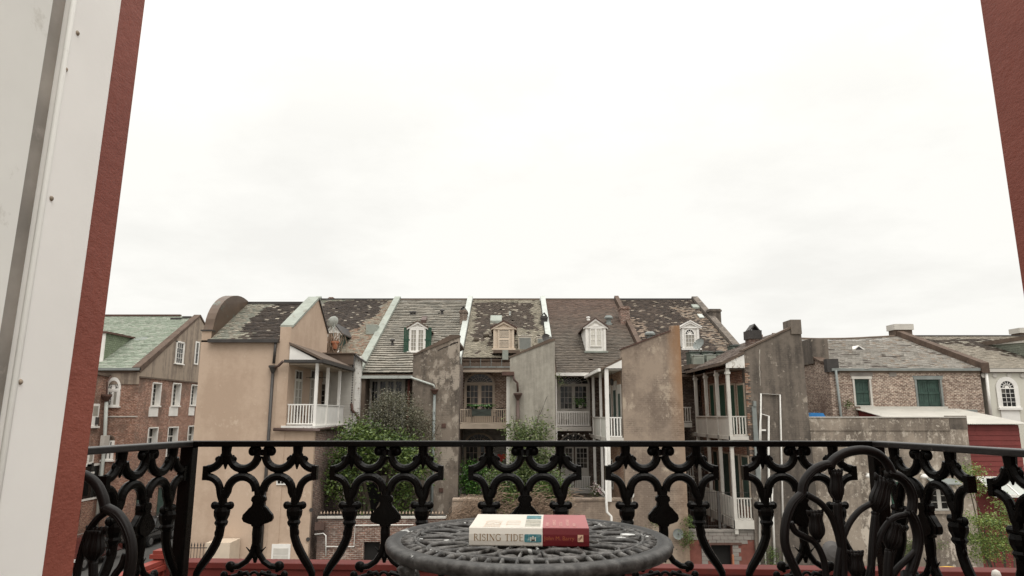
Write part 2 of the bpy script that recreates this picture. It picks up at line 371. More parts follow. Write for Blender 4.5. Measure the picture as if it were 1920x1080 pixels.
def fpart(name, mat, parent, F, u0, u1, z0, z1, n0, n1):
    a = Vector(F.p(u0, z0, n0)); b = Vector(F.p(u1, z1, n1)); jit = (0, 0, 0)
    return part_box(name, mat, parent, min(a.x, b.x), max(a.x, b.x), min(a.y, b.y), max(a.y, b.y), min(a.z, b.z), max(a.z, b.z), jit)
def pane(parent, F, u0, u1, z0, z1, n, mat='glass'):
    a = Vector(F.p(u0, z0, n)); b = Vector(F.p(u1, z1, n)); c = (a + b) / 2
    if mat == 'glass' and random.random() < .22: mat = 'glass_mid'
    sx = abs(b.x - a.x) or .012; sy = abs(b.y - a.y) or .012
    return inst('pane', ubox(mat), parent, c, (max(sx, .012), max(sy, .012), z1 - z0), (R(random.uniform(-1.3, 1.3)) if abs(F.n.y) > .5 else 0, R(random.uniform(-1, 1)) if abs(F.n.x) > .5 else 0, R(random.uniform(-1.2, 1.2))))
def sash(parent, F, u0, u1, z0, z1, cols, rows, mat='white', gm='glass', fr=.07, mt=.024, n=0.0, name='window', lower=0, dep=.06):
    """a glazed leaf: frame, glazing bars, every pane a piece of its own; lower = height of a solid bottom panel"""
    m = MB()
    m.fbox(F, u0, u0 + fr, z0, z1, n - dep, n); m.fbox(F, u1 - fr, u1, z0, z1, n - dep, n)
    m.fbox(F, u0 + fr, u1 - fr, z1 - fr, z1, n - dep, n - .002); m.fbox(F, u0 + fr, u1 - fr, z0, z0 + fr + lower, n - dep, n - .002)
    win = m.build(name, mat, parent)
    a0, a1, b0, b1 = u0 + fr, u1 - fr, z0 + fr + lower, z1 - fr
    cw = (a1 - a0) / cols; rh = (b1 - b0) / rows
    for i in range(cols):
        for j in range(rows): pane(win, F, a0 + i * cw, a0 + (i + 1) * cw, b0 + j * rh, b0 + (j + 1) * rh, n - dep * .75, gm)
    if cols * rows > 1:
        g = MB()
        for i in range(1, cols): g.fbox(F, a0 + i * cw - mt / 2, a0 + i * cw + mt / 2, b0, b1, n - dep * .6, n - .012)
        for j in range(1, rows): g.fbox(F, a0, a1, b0 + j * rh - mt / 2, b0 + j * rh + mt / 2, n - dep * .6, n - .014)
        g.build('glazing_bars', mat, win)
    return win
def arc(cu, cz, r, a0=0, a1=180, k=14, sz=1.0):
    return [(cu + r * math.cos(R(a0 + (a1 - a0) * i / k)), cz + sz * r * math.sin(R(a0 + (a1 - a0) * i / k))) for i in range(k + 1)]
def fanlight(parent, F, cu, cz, r, mat='cream_trim', th=.12, n=.05, spokes=7, sz=1.0):
    m = MB(); m.fstrip(F, arc(cu, cz, r, sz=sz), arc(cu, cz, r - th, sz=sz), -.1, n); fl = m.build('fanlight', mat, parent)
    g = MB(); g.fprism(F, arc(cu, cz, r - th - .002, sz=sz), -.02, .012); g.build('pane', 'glass', fl)
    s = MB()
    for i in range(1, spokes):
        a = R(180 * i / spokes); c, d_ = math.cos(a), math.sin(a) * sz; w_ = .014
        s.fprism(F, [(cu + .12 * c - w_ * d_, cz + .12 * d_ + w_ * c), (cu + .12 * c + w_ * d_, cz + .12 * d_ - w_ * c), (cu + (r - th) * c + w_ * d_, cz + (r - th) * d_ - w_ * c), (cu + (r - th) * c - w_ * d_, cz + (r - th) * d_ + w_ * c)], .012, .03)
    s.fstrip(F, arc(cu, cz, r * .55, sz=sz), arc(cu, cz, r * .55 - .03, sz=sz), .012, .028)
    s.fprism(F, arc(cu, cz, .13, sz=sz), .012, .034)
    s.build('spokes', mat, fl); return fl
def wall(parent, F, u0, u1, z0, z1, mat, holes=(), th=.35, name='wall', top=None):
    """wall slab with rectangular openings; top: optional function u->z for a sloped head"""
    us = sorted({u0, u1} | {h[0] for h in holes} | {h[1] for h in holes}); m = MB()
    for a, b in zip(us[:-1], us[1:]):
        if b - a < 1e-4: continue
        hs = sorted([(h[2], h[3]) for h in holes if h[0] <= a + 1e-4 and h[1] >= b - 1e-4]); z = z0
        for h0, h1 in hs:
            if h0 > z: m.fbox(F, a, b, z, h0, -th, 0)
            z = h1
        if top: m.fprism(F, [(a, z), (b, z), (b, top(b)), (a, top(a))], -th, 0)
        else: m.fbox(F, a, b, z, z1, -th, 0)
    bmm = m.build(name, mat, parent); return bmm
def pipe(parent, pts, r, mat, name='downpipe', k=8):
    m = MB(); m.tube(pts, r, k); return m.build(name, mat, parent, smooth=True)
BAL = {}
def balusters(parent, F, u0, u1, zb, zt, mat='white', step=.125, w_=.035, rail_w=.06, n=0.0, ends=True):
    """top rail, bottom rail and one object per baluster"""
    m = MB(); m.fbox(F, u0, u1, zt - .06, zt, n - rail_w / 2, n + rail_w / 2); m.build('top_rail', mat, parent)
    m = MB(); m.fbox(F, u0, u1, zb, zb + .07, n - rail_w / 2, n + rail_w / 2); m.build('bottom_rail', mat, parent)
    k = max(2, int(round((u1 - u0) / step)))
    for i in range(k):
        u = u0 + (i + .5) * (u1 - u0) / k
        a = Vector(F.p(u, 0, n))
        inst('baluster', ubox(mat), parent, (a.x, a.y, (zb + zt) / 2), (w_, w_, zt - zb - .1), (0, 0, 0))
def slates(parent, x0, x1, yz0, yz1, row, wd, colf, t=.022, name='slates', miss=.0, shear=None, sag=None):
    """every slate a little wedge: lower edge proud of the course below"""
    m = MB(); (Y0, z0), (Y1, z1) = yz0, yz1
    dY, dz = Y1 - Y0, z1 - z0; Ln = math.hypot(dY, dz); sy, sz = dY / Ln, dz / Ln; ny, nz = -sz, sy
    rows = int(Ln / row); rw = Ln / rows
    for r_ in range(rows):
        s0 = r_ * rw; s1 = s0 + rw * 1.25 if r_ < rows - 1 else Ln
        xa, xb = x0, x1
        if shear: xa, xb = shear(s0 / Ln)
        k = max(1, int(round((xb - xa) / wd))); ww = (xb - xa) / k; off = (.5 if r_ % 2 else 0) * ww
        cuts = [xa] + [xa + off + i * ww for i in range(0 if off else 1, k)] + [xb]
        for a, b in zip(cuts[:-1], cuts[1:]):
            if b - a < .02 or random.random() < miss: continue
            dj = random.uniform(-.02, .02) * (3.5 if random.random() < .05 else 1); tt = t * random.uniform(.7, 1.5)
            g = .004; sl = s0 + dj
            lf = t * 1.3
            def P(x, s_, h): return (x, Y0 + sy * s_ + ny * h, z0 + sz * s_ + nz * h + (sag(x, s_ / Ln) if sag else 0))
            c = colf((a + b) / 2, s0 / Ln)
            m.add([P(a + g, sl, lf), P(b - g, sl, lf), P(a + g, sl, lf + tt), P(b - g, sl, lf + tt), P(a + g, s1, .006), P(b - g, s1, .006)],
                  [(0, 1, 3, 2), (2, 3, 5, 4), (0, 2, 4), (1, 5, 3)], c)
    o = m.build(name, 'slate', parent, fix=False); o['kind'] = 'stuff'; return o
def vary(c, a=.25):
    f = 1 + random.uniform(-a, a); return (c[0] * f, c[1] * f, c[2] * f)
def fbm(x, y, s=1.0, o=5): return noise.fractal(Vector((x * s, y * s, 3.7)), .8, 2.0, o)
def coping(parent, xc, w_, pts, mat, h=.35, down=.5, name='coping'):
    """raised party-wall parapet following the roof slope; pts (Y,z) lower to upper"""
    F = FE(xc - w_ / 2); m = MB()
    top = [(y, z + h) for y, z in pts]; bot = [(y, z - down) for y, z in pts][::-1]
    m.fprism(F, top + bot, 0, w_); return m.build(name, mat, parent)
def clapboards(parent, F, u0, u1, z0, z1, mat, step=.14, name='clapboards', stuff=True, top=None):
    m = MB(); k = int((z1 - z0) / step)
    for i in range(k):
        a = z0 + (z1 - z0) * i / k; b = z0 + (z1 - z0) * (i + 1) / k
        P = [F.p(u0, a, 0), F.p(u1, a, 0), F.p(u1, a, .03), F.p(u0, a, .03), F.p(u0, b, .012), F.p(u1, b, .012), F.p(u1, b, 0), F.p(u0, b, 0)]
        m.add(P, [(0, 1, 2, 3), (3, 2, 5, 4), (4, 5, 6, 7), (0, 3, 4, 7), (1, 6, 5, 2)])
    o = m.build(name, mat, parent)
    if stuff: o['kind'] = 'stuff'
    return o
# ================================================================ GROUND
def struct(m, name, mat):
    o = m.build(name, mat); o['kind'] = 'structure'; return o
m = MB(); m.box(-900, 900, -300, 1500, -.5, 0); struct(m, 'ground', 'earth')
m = MB(); m.box(-24.9, -18.4, -60, 400, 0, .02); struct(m, 'street', 'asphalt')
m = MB(); m.box(-26.4, -24.9, -60, 400, 0, .14); struct(m, 'pavement', 'pave')
m = MB(); m.box(-18.4, -16.9, -60, 300, 0, .14); struct(m, 'pavement', 'pave')
m = MB(); m.box(-16.9, 45, 6, 36.2, 0, .03); struct(m, 'yard_paving', 'pave')

PX_ = [-16.75, -9.85, -3.6, 2.65, 9.0, 15.7]
def zr(Y): return 10.92 + RSL * (Y - 44)
# palettes (surface colours of single slates)
G1, G2, G3 = (.30, .285, .245), (.24, .225, .19), (.36, .335, .28)
MOSS, MOSS2, PALE, PINK, GRN = (.060, .043, .032), (.092, .068, .050), (.40, .35, .28), (.31, .205, .14), (.20, .205, .155)
def col_h1(x, s):
    n = fbm(x, s * 16, .35); n2 = fbm(x + 40, s * 16, 1.4)
    left = PX_[0] + 1.8; diag = PX_[1] - .6 - (1 - s) * 3.4
    inside = (x > left - .8 + n) and (x < diag + n * .7) and .06 < s < .965 + .05 * n
    lo = s < .32 and x < diag - 2.2 + (s * 6)
    if inside and not lo and n2 < .95: return vary(MOSS if n2 < .35 else MOSS2, .35) if random.random() > .035 else vary(PALE, .15)
    if x > diag: return vary(random.choice([(.34, .29, .22), (.31, .27, .21), PINK]), .12)
    return vary(random.choice([GRN, G1, (.30, .27, .20)]), .18)
def col_h2(x, s): return vary(random.choice([(.29, .265, .22), (.25, .232, .195), (.33, .30, .25)]), .12)
def col_h3(x, s):
    n = fbm(x, s * 16, .5); n2 = fbm(x + 9, s * 16, 1.6); c = (PX_[2] + PX_[3]) / 2
    ins = s > .42 + .1 * n2 and abs(x - c) < 2.3 + n * .6 and s < .93
    tail = abs(x - (c - 1.9 + n * .3)) < .45 and .22 < s < .6
    tail2 = abs(x - (c - 1.0)) < .22 and .15 < s < .4 and n2 > -.2
    if (ins or tail or tail2) and n2 < .8: return vary(MOSS2, .3) if random.random() > .07 else vary(PALE, .15)
    return vary(random.choice([(.33, .295, .225), (.28, .25, .19), (.38, .335, .26)]), .12) if random.random() > .03 else vary(MOSS2)
def col_h4(x, s):
    t = min(1, max(0, (s - .35) * 2 + fbm(x, s * 16, .3) * .4))
    b = [(1 - t) * p + t * q for p, q in zip((.115, .092, .07), (.135, .085, .062))]; return vary(b, .22)
def col_h5(x, s):
    n = fbm(x, s * 16, .3); n2 = fbm(x * .6 + 7, s * 16 * 2.4, 1.2); c = PX_[5]
    edge = x > c - 1.9 + n * .8 and s < .85
    if edge: return vary(random.choice([(.31, .23, .165), (.26, .195, .145), MOSS2, MOSS, (.34, .28, .22)]), .2)
    if x < PX_[4] + 1.0 + n and s < .7 and random.random() < .5: return vary((.38, .29, .22), .2)
    if n2 > .55 and random.random() < .6: return vary((.27, .215, .165), .25)
    return vary((.075, .052, .038), .4) if random.random() > .05 else vary((.36, .30, .23), .2)
COLF = [col_h1, col_h2, col_h3, col_h4, col_h5]
LAB = ['beige stuccoed corner house with a curved copper parapet and small white gallery',
       'house with a plain grey slate roof and a dormer with dark green shutters',
       'middle house with a cream dormer and a planter hung on its balcony rail',
       'house with an evenly brown slate roof, a white dormer and white posted gallery',
       'mossy-roofed house with green air conditioners behind it and the darkest stucco end wall']
YW = [45.4, 45.6, 46.4, 45.4, 45.4]
YE = [44, 44, 46.3, 44, 44]
ROWS = [(.23, .22), (.40, .45), (.215, .22), (.29, .26), (.215, .24)]
WM = ['white', 'brick_dark', 'brick_old', 'brick_dark', 'brick_dark']
H = []
for i in range(5):
    a, b = PX_[i], PX_[i + 1]; xc = (a + b) / 2
    T = thing('townhouse', LAB[i], 'house', (xc, 44, 0), 'row of old townhouses with steep slate roofs'); H.append(T)
    m = MB(); F = FE(a + .004)
    m.fprism(F, [(YW[i], 0), (YW[i], zr(YW[i]) - .32), (58, 17.75), (72, 10.6), (72, 0)], 0, b - a - .008); m.build('wall', WM[i], T)
    m = MB(); m.fprism(F, [(YE[i], zr(YE[i]) - .10), (58, 17.95), (72, 10.9), (72, 10.7), (58, 17.75), (YE[i] + .05, zr(YE[i]) - .24)], 0, b - a - .008); m.build('roof', 'soffit', T)
    slates(T, a + .26, b - .26, (YE[i], zr(YE[i])), (57.95, 18.03), ROWS[i][0], ROWS[i][1], COLF[i], t=.042 if i == 1 else .022, miss=.004 if i != 1 else 0, sag=lambda x, s: .055 * noise.noise(Vector((x * .55, s * 7, i * 3.1))) * min(1, s * 8) * min(1, (1 - s) * 12))
    m = MB(); m.box(a + .25, b - .25, 57.9, 58.12, 17.98, 18.16); m.build('ridge_cap', ['dark_metal', 'soffit', 'soffit', 'soffit', 'dark_metal'][i], T)
# party-wall copings: each belongs to the house on its right (the last two ends to the last house)
def cop(T, x, mat, w_=.42, h=.32, y0=44, kink=True):
    pts = [(y0, zr(y0) + (.0)), (58, 18.05), (60, 17.0)]
    return coping(T, x, w_, pts, mat, h)
cop(H[0], PX_[0] + .1, 'verdigris')
cop(H[1], PX_[1], 'verdigris', .5, .3)
m = MB(); m.box(PX_[1] - .95, PX_[1] - .15, 50.2, 51.2, zr(50.2) + .1, zr(51.2) + .3); m.build('flashing', 'verdigris', H[1])
cop(H[2], PX_[2], 'zinc', .42, .34, 45.6)
cop(H[3], PX_[3], 'zinc', .40, .34, 45.6)
cop(H[4], PX_[4], 'coping_brown', .34, .36)
coping(H[4], PX_[5] + .05, .5, [(44, zr(44)), (58, 18.05), (60, 17)], 'towerD', .30, .8)
m = MB(); m.box(PX_[5] - .18, PX_[5] + .12, 44, 57.7, 0, .01); 
# chimneys
def chim(T, px0, py0, px1, py1, Y, mat, dep=.9, cap=None, hood=False, name='chimney'):
    x0, x1, z0, z1 = RC(px0, py0, px1, py1, Y)
    m = MB(); m.box(x0, x1, Y, Y + dep, z0 - .8, z1); m.box(x0 - .06, x1 + .06, Y - .06, Y + dep + .06, z1 - .22, z1 - .08)
    c = m.build(name, mat, T)
    if cap:
        m = MB(); m.box(x0 - .09, x1 + .09, Y - .09, Y + dep + .09, z1, z1 + cap[1]); m.build('cap', cap[0], c)
    if hood:
        F = FS(Y); h = (x1 - x0) * .62; xm = (x0 + x1) / 2; m = MB()
        for sx in (-1, 1):
            m.fprism(F, [(xm + sx * (x1 - x0) * .5, z1), (xm + sx * (x1 - x0) * .38, z1), (xm, z1 + h * .84), (xm, z1 + h)], -dep, 0)
        m.build('hood', 'dark_metal', c)
    return c
chim(H[1], 862, 581, 875, 606, 52.2, 'brick_dark', 1.0, None, True)
chim(H[2], 1015, 592, 1026, 611, 52.0, 'dark_metal', .7, None, True)
chim(H[4], 1164, 574, 1181, 605, 52.4, 'brick_yard', 1.1)
chim(H[4], 1331, 579, 1352, 604, 53.4, 'towerD', 1.3)
chim(H[0], 616, 557, 624, 566, 58.6, 'brick_red', .7)
# ------------------------------------------------ dormers
def dormer(T, px0, px1, pytop, pybot, peak, wallmat, trim, sashrc, cols, rows, gm='glass', cheek=None, ridgemat='soffit', archtop=False, sill='white'):
    """front box on the roof, little gable, cheeks running back into the slates"""
    P = PR((px0 + px1) / 2, pybot); Y = P.y; zb = P.z
    x0, x1, _, ze = RC(px0, pytop, px1, pybot, Y); zp = PY((px0 + px1) / 2, peak, Y).z; xm = (x0 + x1) / 2
    F = FS(Y)
    def back(z): return 44 + (z - 10.92) / RSL
    m = MB(); m.fprism(F, [(x0, zb), (x1, zb), (x1, ze), (xm, zp - .08), (x0, ze)], -.14, 0)
    d_ = m.build('dormer', wallmat, T)
    for a, b in ((x0, x0 + .1), (x1 - .1, x1)):
        m = MB(); G = FE(a); m.fprism(G, [(Y + .14, zb - .1), (Y + .14, ze - .03), (back(ze) + .3, ze - .03), (Y + .2, zb - .1)], 0, b - a); m.build('cheek', cheek or wallmat, d_)
        if cheek:
            pass
    ov = .2
    for sx in (-1, 1):
        xe = x0 - ov if sx < 0 else x1 + ov; zo = ze - ov * (zp - ze) / (xm - x0) * .9
        m = MB(); yb0 = back(zo) + .2; yb1 = back(zp) + .2
        vs = []
        for dz in (0, .09):
            vs += [(xe, Y - .16, zo + dz), (xm, Y - .16, zp + dz), (xm, yb1, zp + dz), (xe, yb0, zo + dz)]
        m.add(vs, [(0, 1, 2, 3), (4, 5, 6, 7), (0, 1, 5, 4), (1, 2, 6, 5), (2, 3, 7, 6), (3, 0, 4, 7)])
        m.build('dormer_roof', ridgemat, d_)
    # raking trim and pediment base
    m = MB(); s_ = .1
    for sx in (-1, 1):
        xe = x0 - ov * .8 if sx < 0 else x1 + ov * .8; zo = ze - ov * .8 * (zp - ze) / (xm - x0)
        m.fprism(F, [(xe, zo), (xm, zp), (xm, zp - s_ * 1.4), (xe, zo - s_)], .01, .12)
    m.fbox(F, x0 - .1, x1 + .1, ze - .14, ze - .02, .0, .1)
    m.fbox(F, x0, x0 + .16, zb + .12, ze - .14, 0, .05); m.fbox(F, x1 - .16, x1, zb + .12, ze - .14, 0, .05)
    m.build('trim', trim, d_)
    m = MB(); m.fbox(F, x0 - .1, x1 + .1, zb - .02, zb + .1, -.05, .2); m.build('sill', sill, d_)
    a0, a1, b0, b1 = RC(*sashrc, Y)
    return d_, F, (x0, x1, zb, ze, Y), (a0, a1, b0, b1)
# house 2: casement and green shutters
d_, F, bb, ss = dormer(H[1], 767, 798, 613, 662, 603, 'white', 'white', (769, 617, 796, 660), 0, 0, ridgemat='soffit', cheek='soffit')
u0, u1, z0, z1 = ss; um = (u0 + u1) / 2
sash(d_, F, u0, um, z0, z1, 2, 5, 'white', 'glass_pale', n=.1, fr=.09); sash(d_, F, um, u1, z0, z1, 2, 5, 'white', 'glass_pale', n=.1, fr=.09)
for px0, px1 in ((757, 768.6), (796.4, 809)):
    a, b, c, e_ = RC(px0, 614, px1, 661, bb[4]); q = (b - a) / 4
    m = MB(); m.fbox(F, a, b, c + .02, c + .12, .02, .06); m.fbox(F, a, b, e_ - .12, e_ - .02, .02, .06); m.fbox(F, a, b, (c + e_) / 2 - .05, (c + e_) / 2 + .05, .02, .06)
    sh = m.build('shutter', 'green', d_)
    for k in range(4): fpart('board', 'green', sh, F, a + q * k + .008, a + q * (k + 1) - .008, c, e_, 0, .04 - .004 * (k % 2))
# house 3: cream sash dormer
d_, F, bb, ss = dormer(H[2], 925, 964, 614, 656, 603, 'cream_trim', 'cream_trim', (934, 617, 956, 655), 0, 0, ridgemat='rust', cheek='cream_trim', sill='cream_trim')
u0, u1, z0, z1 = ss; zm = (z0 + z1) / 2
sash(d_, F, u0, u1, zm, z1, 1, 6, 'cream_trim', 'glass_pale', n=.07, fr=.09, mt=.05); sash(d_, F, u0, u1, z0, zm, 1, 6, 'cream_trim', 'glass_pale', n=.1, fr=.09, mt=.05)
# house 4: white dormer with pointed head
d_, F, bb, ss = dormer(H[3], 1098, 1136, 612, 661, 598, 'white', 'white', (1106, 616, 1128, 650), 0, 0, ridgemat='brown_pipe', cheek='white_peel', sill='verdigris')
u0, u1, z0, z1 = ss; um = (u0 + u1) / 2
sash(d_, F, u0, um, z0, z1, 2, 3, 'white', 'glass_curtain', n=.09, fr=.06, mt=.018); sash(d_, F, um, u1, z0, z1, 2, 3, 'white', 'glass_curtain', n=.09, fr=.06, mt=.018)
m = MB(); m.fprism(F, arc(um, z1 + .12, .2, 0, 180, 8), .0, .12); m.build('finial', 'white', d_)
# house 5: white dormer with arched sash
d_, F, bb, ss = dormer(H[4], 1279, 1311, 612, 656, 603, 'white', 'white', (1284, 627, 1303, 652), 0, 0, ridgemat='white', cheek='white')
u0, u1, z0, z1 = ss; um = (u0 + u1) / 2; rr = (u1 - u0) / 2
sash(d_, F, u0, u1, z0, z1, 3, 3, 'white', 'glass_pale', n=.09, fr=.06)
fl = fanlight(d_, F, um, z1, rr, 'white', .06, .07, 5, 1.15)
# house 1: dormer half hidden behind the beige gable, cluttered
d_, F, bb, ss = dormer(H[0], 612, 636, 621, 664, 606, 'white', 'white', (613, 624, 625, 660), 0, 0, ridgemat='dark_metal', cheek='green_door')
m = MB(); m.fbox(F, ss[0], ss[1], ss[2], ss[3], .005, .03); m.build('opening', 'dark', d_)
# ------------------------------------------------ vents, pipes, skylights
def vent(T, px, py0, py1, rp, mat='dark_metal', cap=1.35, name='roof_vent'):
    P = PR(px, py1); r = rp / FOC * P.y; zt = PY(px, py0, P.y).z - P.z; m = MB()
    m.lathe(P, [(r * 1.2, -.25), (r * 1.15, .06), (r * .75, .1), (r * .7, zt * .62), (r * cap, zt * .64), (r * cap, zt * .8), (r * .9, zt)], 12)
    return m.build(name, mat, T, smooth=False)
for T, a in ((H[1], (771, 584, 591, 3)), (H[1], (777, 584, 591, 3)), (H[1], (829, 580, 590, 3.4)), (H[1], (823, 586, 590, 1.4)), (H[1], (735.5, 635, 648, 3.2))): vent(T, *a)
vent(H[3], 1141.5, 592, 608, 6, 'gutter'); vent(H[4], 1219, 622, 640, 7.5, 'gutter'); vent(H[3], 1103, 594, 600, 3, 'white'); vent(H[2], 956, 584, 592, 1.6, 'zinc', 1.0)
def on_roof(T, px0, py0, px1, py1, mat, h=.12, name='skylight'):
    A = PR(px0, py1); B = PR(px1, py0); m = MB(); m.fprism(FE(A.x), [(A.y, A.z), (B.y, B.z), (B.y, B.z + h), (A.y, A.z + h)], 0, B.x - A.x)
    return m.build(name, mat, T)
on_roof(H[2], 919, 597, 941, 607, 'verdigris', .25); on_roof(H[1], 789, 600, 801, 607, 'brown_pipe', .3, 'hatch')
on_roof(H[4], 1300, 575, 1312, 580, 'verdigris', .2); on_roof(H[4], 1312, 592, 1316, 598, 'zinc', .15, 'flashing')
for px, py in ((893, 640), (912, 632)):
    P = PR(px, py); m = MB(); m.ball((P.x, P.y, P.z + .1), .22, .2, .18); m.build('moss_clump', 'earth', H[2])

# ================================================================ HOUSE 1: the beige corner wing
T = H[0]; YF = 36.6
XL = PY(366, 778, YF).x; XE = PY(541, 700, YF).x           # wing west face, gable (east) face
xp = PY(521, 700, YF).x
zE = PY(450, 638, YF).z                                     # eave
zG = PY(532, 613, YF).z                                     # parapet pillar top at the front
YRG = 41.4; zRG = PY(590, 561, YRG).z; YBK = 43.9; zBK = PX(612, 625, XE).z
m = MB(); m.box(XL, xp, YF, YBK, 0, zE); m.build('wing_wall', 'tan', T)
m = MB(); m.fprism(FE(xp), [(YF - .03, 0), (YF - .03, zG), (YF + .35, zG), (YRG, zRG), (YBK, zBK), (YBK, 0)], 0, XE - xp); m.build('gable_wall', 'tan', T)
# copper coping on the gable parapet
sl = (zRG - zG) / (YRG - YF - .35)
m = MB(); m.fprism(FE(xp - .05), [(YF + .1, zG), (YF + .1, zG + .12), (YRG, zRG + .16), (YRG, zRG)], 0, XE - xp + .12); m.build('coping', 'verdigris', T)
m = MB(); m.fprism(FE(XE - .02), [(YRG, zRG), (YRG, zRG + .1), (YBK, zBK + .1), (YBK, zBK)], 0, .1); m.build('coping', 'dark_metal', T)
# slates of the wing
def col_w(x, s):
    n = fbm(x, s * 6, .55); n2 = fbm(x + 5, s * 7, 1.9)
    if x < XL + 1.55 + (s * .3) + n * .35: return vary(random.choice([(.27, .27, .22), (.33, .30, .24)]), .15)
    if s < .16 and x < xp - 1.6: return vary(random.choice([(.30, .28, .22), MOSS2]), .2)
    if n2 > 1.3 or (n2 > .4 and random.random() < .14): return vary((.38, .33, .26), .2)
    return vary(MOSS, .35) if random.random() > .05 else vary(PALE, .15)
m = MB(); m.fprism(FE(XL + .5), [(YF - .1, zE - .02), (YRG, zRG - .32), (YBK, zE + 1), (YBK, zE - .1), (YF, zE - .12)], 0, xp - XL - .5); m.build('roof', 'soffit', T)
slates(T, XL + .5, xp - .01, (YF - .12, zE), (YRG - .02, zRG - .3), .2, .22, col_w)
m = MB(); m.box(XL + .5, xp, YRG - .12, YRG + .12, zRG - .33, zRG - .17); m.build('ridge_cap', 'dark_metal', T)
m = MB(); m.box(XL + .45, xp - .02, YF - .28, YF - .1, zE - .14, zE + .04); m.build('gutter', 'dark_metal', T)
# curved copper parapet on the west side
F = FE(XL + .02); pts = []; zt = PY(440, 556, 40.2).z; z0 = PY(385, 620, YF).z
for k in range(15):
    a = R(180 - 8 * k if k < 12 else 180 - 8 * k)
    pts.append((YF + 3.7 + 3.55 * math.cos(a), z0 + (zt - z0) * math.sin(a)))
pts = [(YF + .05, zE - .1), (YF + .05, z0)] + pts[1:] + [(YRG + .6, zRG - .2), (YRG + .6, zE - .1)]
m = MB(); m.fprism(F, pts, .0, .5); m.build('curved_parapet', 'copper_brown', T)
m = MB(); m.box(XL - .06, XL + .55, YF - .06, YF + .4, z0 - .02, z0 + .05); m.build('coping', 'dark_metal', T)
m = MB(); m.box(XL, XL + .5, YF, YF + .36, zE - .1, z0 - .02); m.build('parapet_pillar', 'tan', T)
# downpipe with hopper
A = PY(519, 640, YF); B = PY(515, 682, YF); C_ = PY(511, 700, YF); D_ = PY(505, 778, YF)
pipe(T, [(A.x, YF - .15, zE), (B.x, YF - .15, B.z)], .075, 'dark_metal')
m = MB(); hx = PY(514, 690, YF); m.lathe((hx.x, YF - .17, hx.z), [(.08, -.28), (.2, 0), (.24, .02), (.24, .12)], 10); m.build('hopper', 'dark_metal', T)
pipe(T, [(hx.x, YF - .15, hx.z - .2), (hx.x - .04, YF - .15, .2)], .085, 'dark_metal')
pp = [PY(514, 689, YF - .3), PY(522, 686, YF - .3), PY(528, 680, YF - .3), PY(531, 677, YF - .3)]
pipe(T, pp, .07, 'brown_pipe')
# lower wing under the gallery
GX = -10.35; zgf = PY(570, 796, YF).z       # gallery outer face and floor
m = MB(); m.box(XE + .002, GX - .02, YF + .0, 43.6, 0, zgf - .32); m.build('lower_wing', 'tan', T)
m = MB(); m.fbox(FE(GX - .018), YF + .25, 43.6, 0, zgf - .34, 0, .02); m.build('brick_face', 'brick_yard', T)
m = MB(); m.box(XE - .2, GX + .05, YF - .1, 43.4, zgf - .3, zgf - .06); m.build('gallery_floor', 'white_peel', T)
p_ = [PY(513, 805, YF - .2), PY(600, 806, YF - .2), (GX + .12, YF + .1, PY(600, 806, YF).z), (GX + .12, 42.5, PY(600, 806, YF).z + .1)]
pipe(T, p_, .09, 'brown_pipe', 'drain_pipe')
fG = FS(YF + .12); zrt = PY(570, 757.5, YF).z
balusters(T, fG, XE + .02, GX - .16, zgf, zrt, 'white', .155, .05)
FO = FE(GX)
yv = [YF + .12, 38.9, 41.6]
ztp = PY(608, 681, YF).z
for k, y in enumerate(yv):
    m = MB(); m.box(GX - .15, GX, y - .08, y + .07, zgf - .25, ztp); m.build('post', 'white', T)
for a, b in zip(yv, yv[1:] + [42.9]):
    fpart('side_panel', 'white', T, FO, a + .075, b - .085, zgf - .1, zrt - .06, -.1, -.06); fpart('top_rail', 'white', T, FO, a + .075, b - .085, zrt - .055, zrt, -.13, -.02)
# east wall french doors
FD = FE(XE)
for pa, pb in ((552, 565), (581, 593)):
    y0, y1, z0, z1 = RX(pa, 694, pb, 757, XE); z0 = zgf + .02
    zt2 = z1 - .55
    sash(T, FD, y0, y1, zt2, z1, 2, 1, 'offwhite', 'glass', n=.05, name='transom')
    sash(T, FD, y0, (y0 + y1) / 2, z0, zt2, 1, 4, 'offwhite', 'glass_pale', n=.06, fr=.06, lower=.5, name='door'); sash(T, FD, (y0 + y1) / 2, y1, z0, zt2, 1, 4, 'offwhite', 'glass_pale', n=.06, fr=.06, lower=.5, name='door')
# back wall of the gallery: clapboards and a sash window
clapboards(T, FS(43.3), XE + .05, GX + .4, zgf - .1, ztp + .1, 'offwhite', .15)
m = MB(); m.box(XE, GX + .42, 43.32, 43.5, 0, ztp + .6); m.build('back_wall', 'offwhite', T)
a, b, z0, z1 = RC(601, 717, 619, 760, 43.2); sash(T, FS(43.28), a - .05, b, z0 - .6, z1, 2, 5, 'offwhite', 'glass', n=.12, fr=.12)
# clapboard strip next to house 2
xa, xb, z0, z1 = RC(664, 668, 690, 772, 43.6)
clapboards(T, FS(43.6), xa, PX_[1] + .25, z0, z1, 'white_peel', .12, top=None); m = MB(); m.box(xa, PX_[1] + .25, 43.62, 44, 0, z1); m.build('side_wall', 'white_peel', T)
pipe(T, [(xa - .02, 43.35, z1), (xa - .05, 43.35, z0)], .08, 'dark_metal')
pipe(T, [(xa - .05, 43.3, z0 + .5), (xa + .05, 43.2, z0 + .1), (xa + .45, 43.2, z0 - .4), (xa + .45, 43.2, 2)], .08, 'rust')
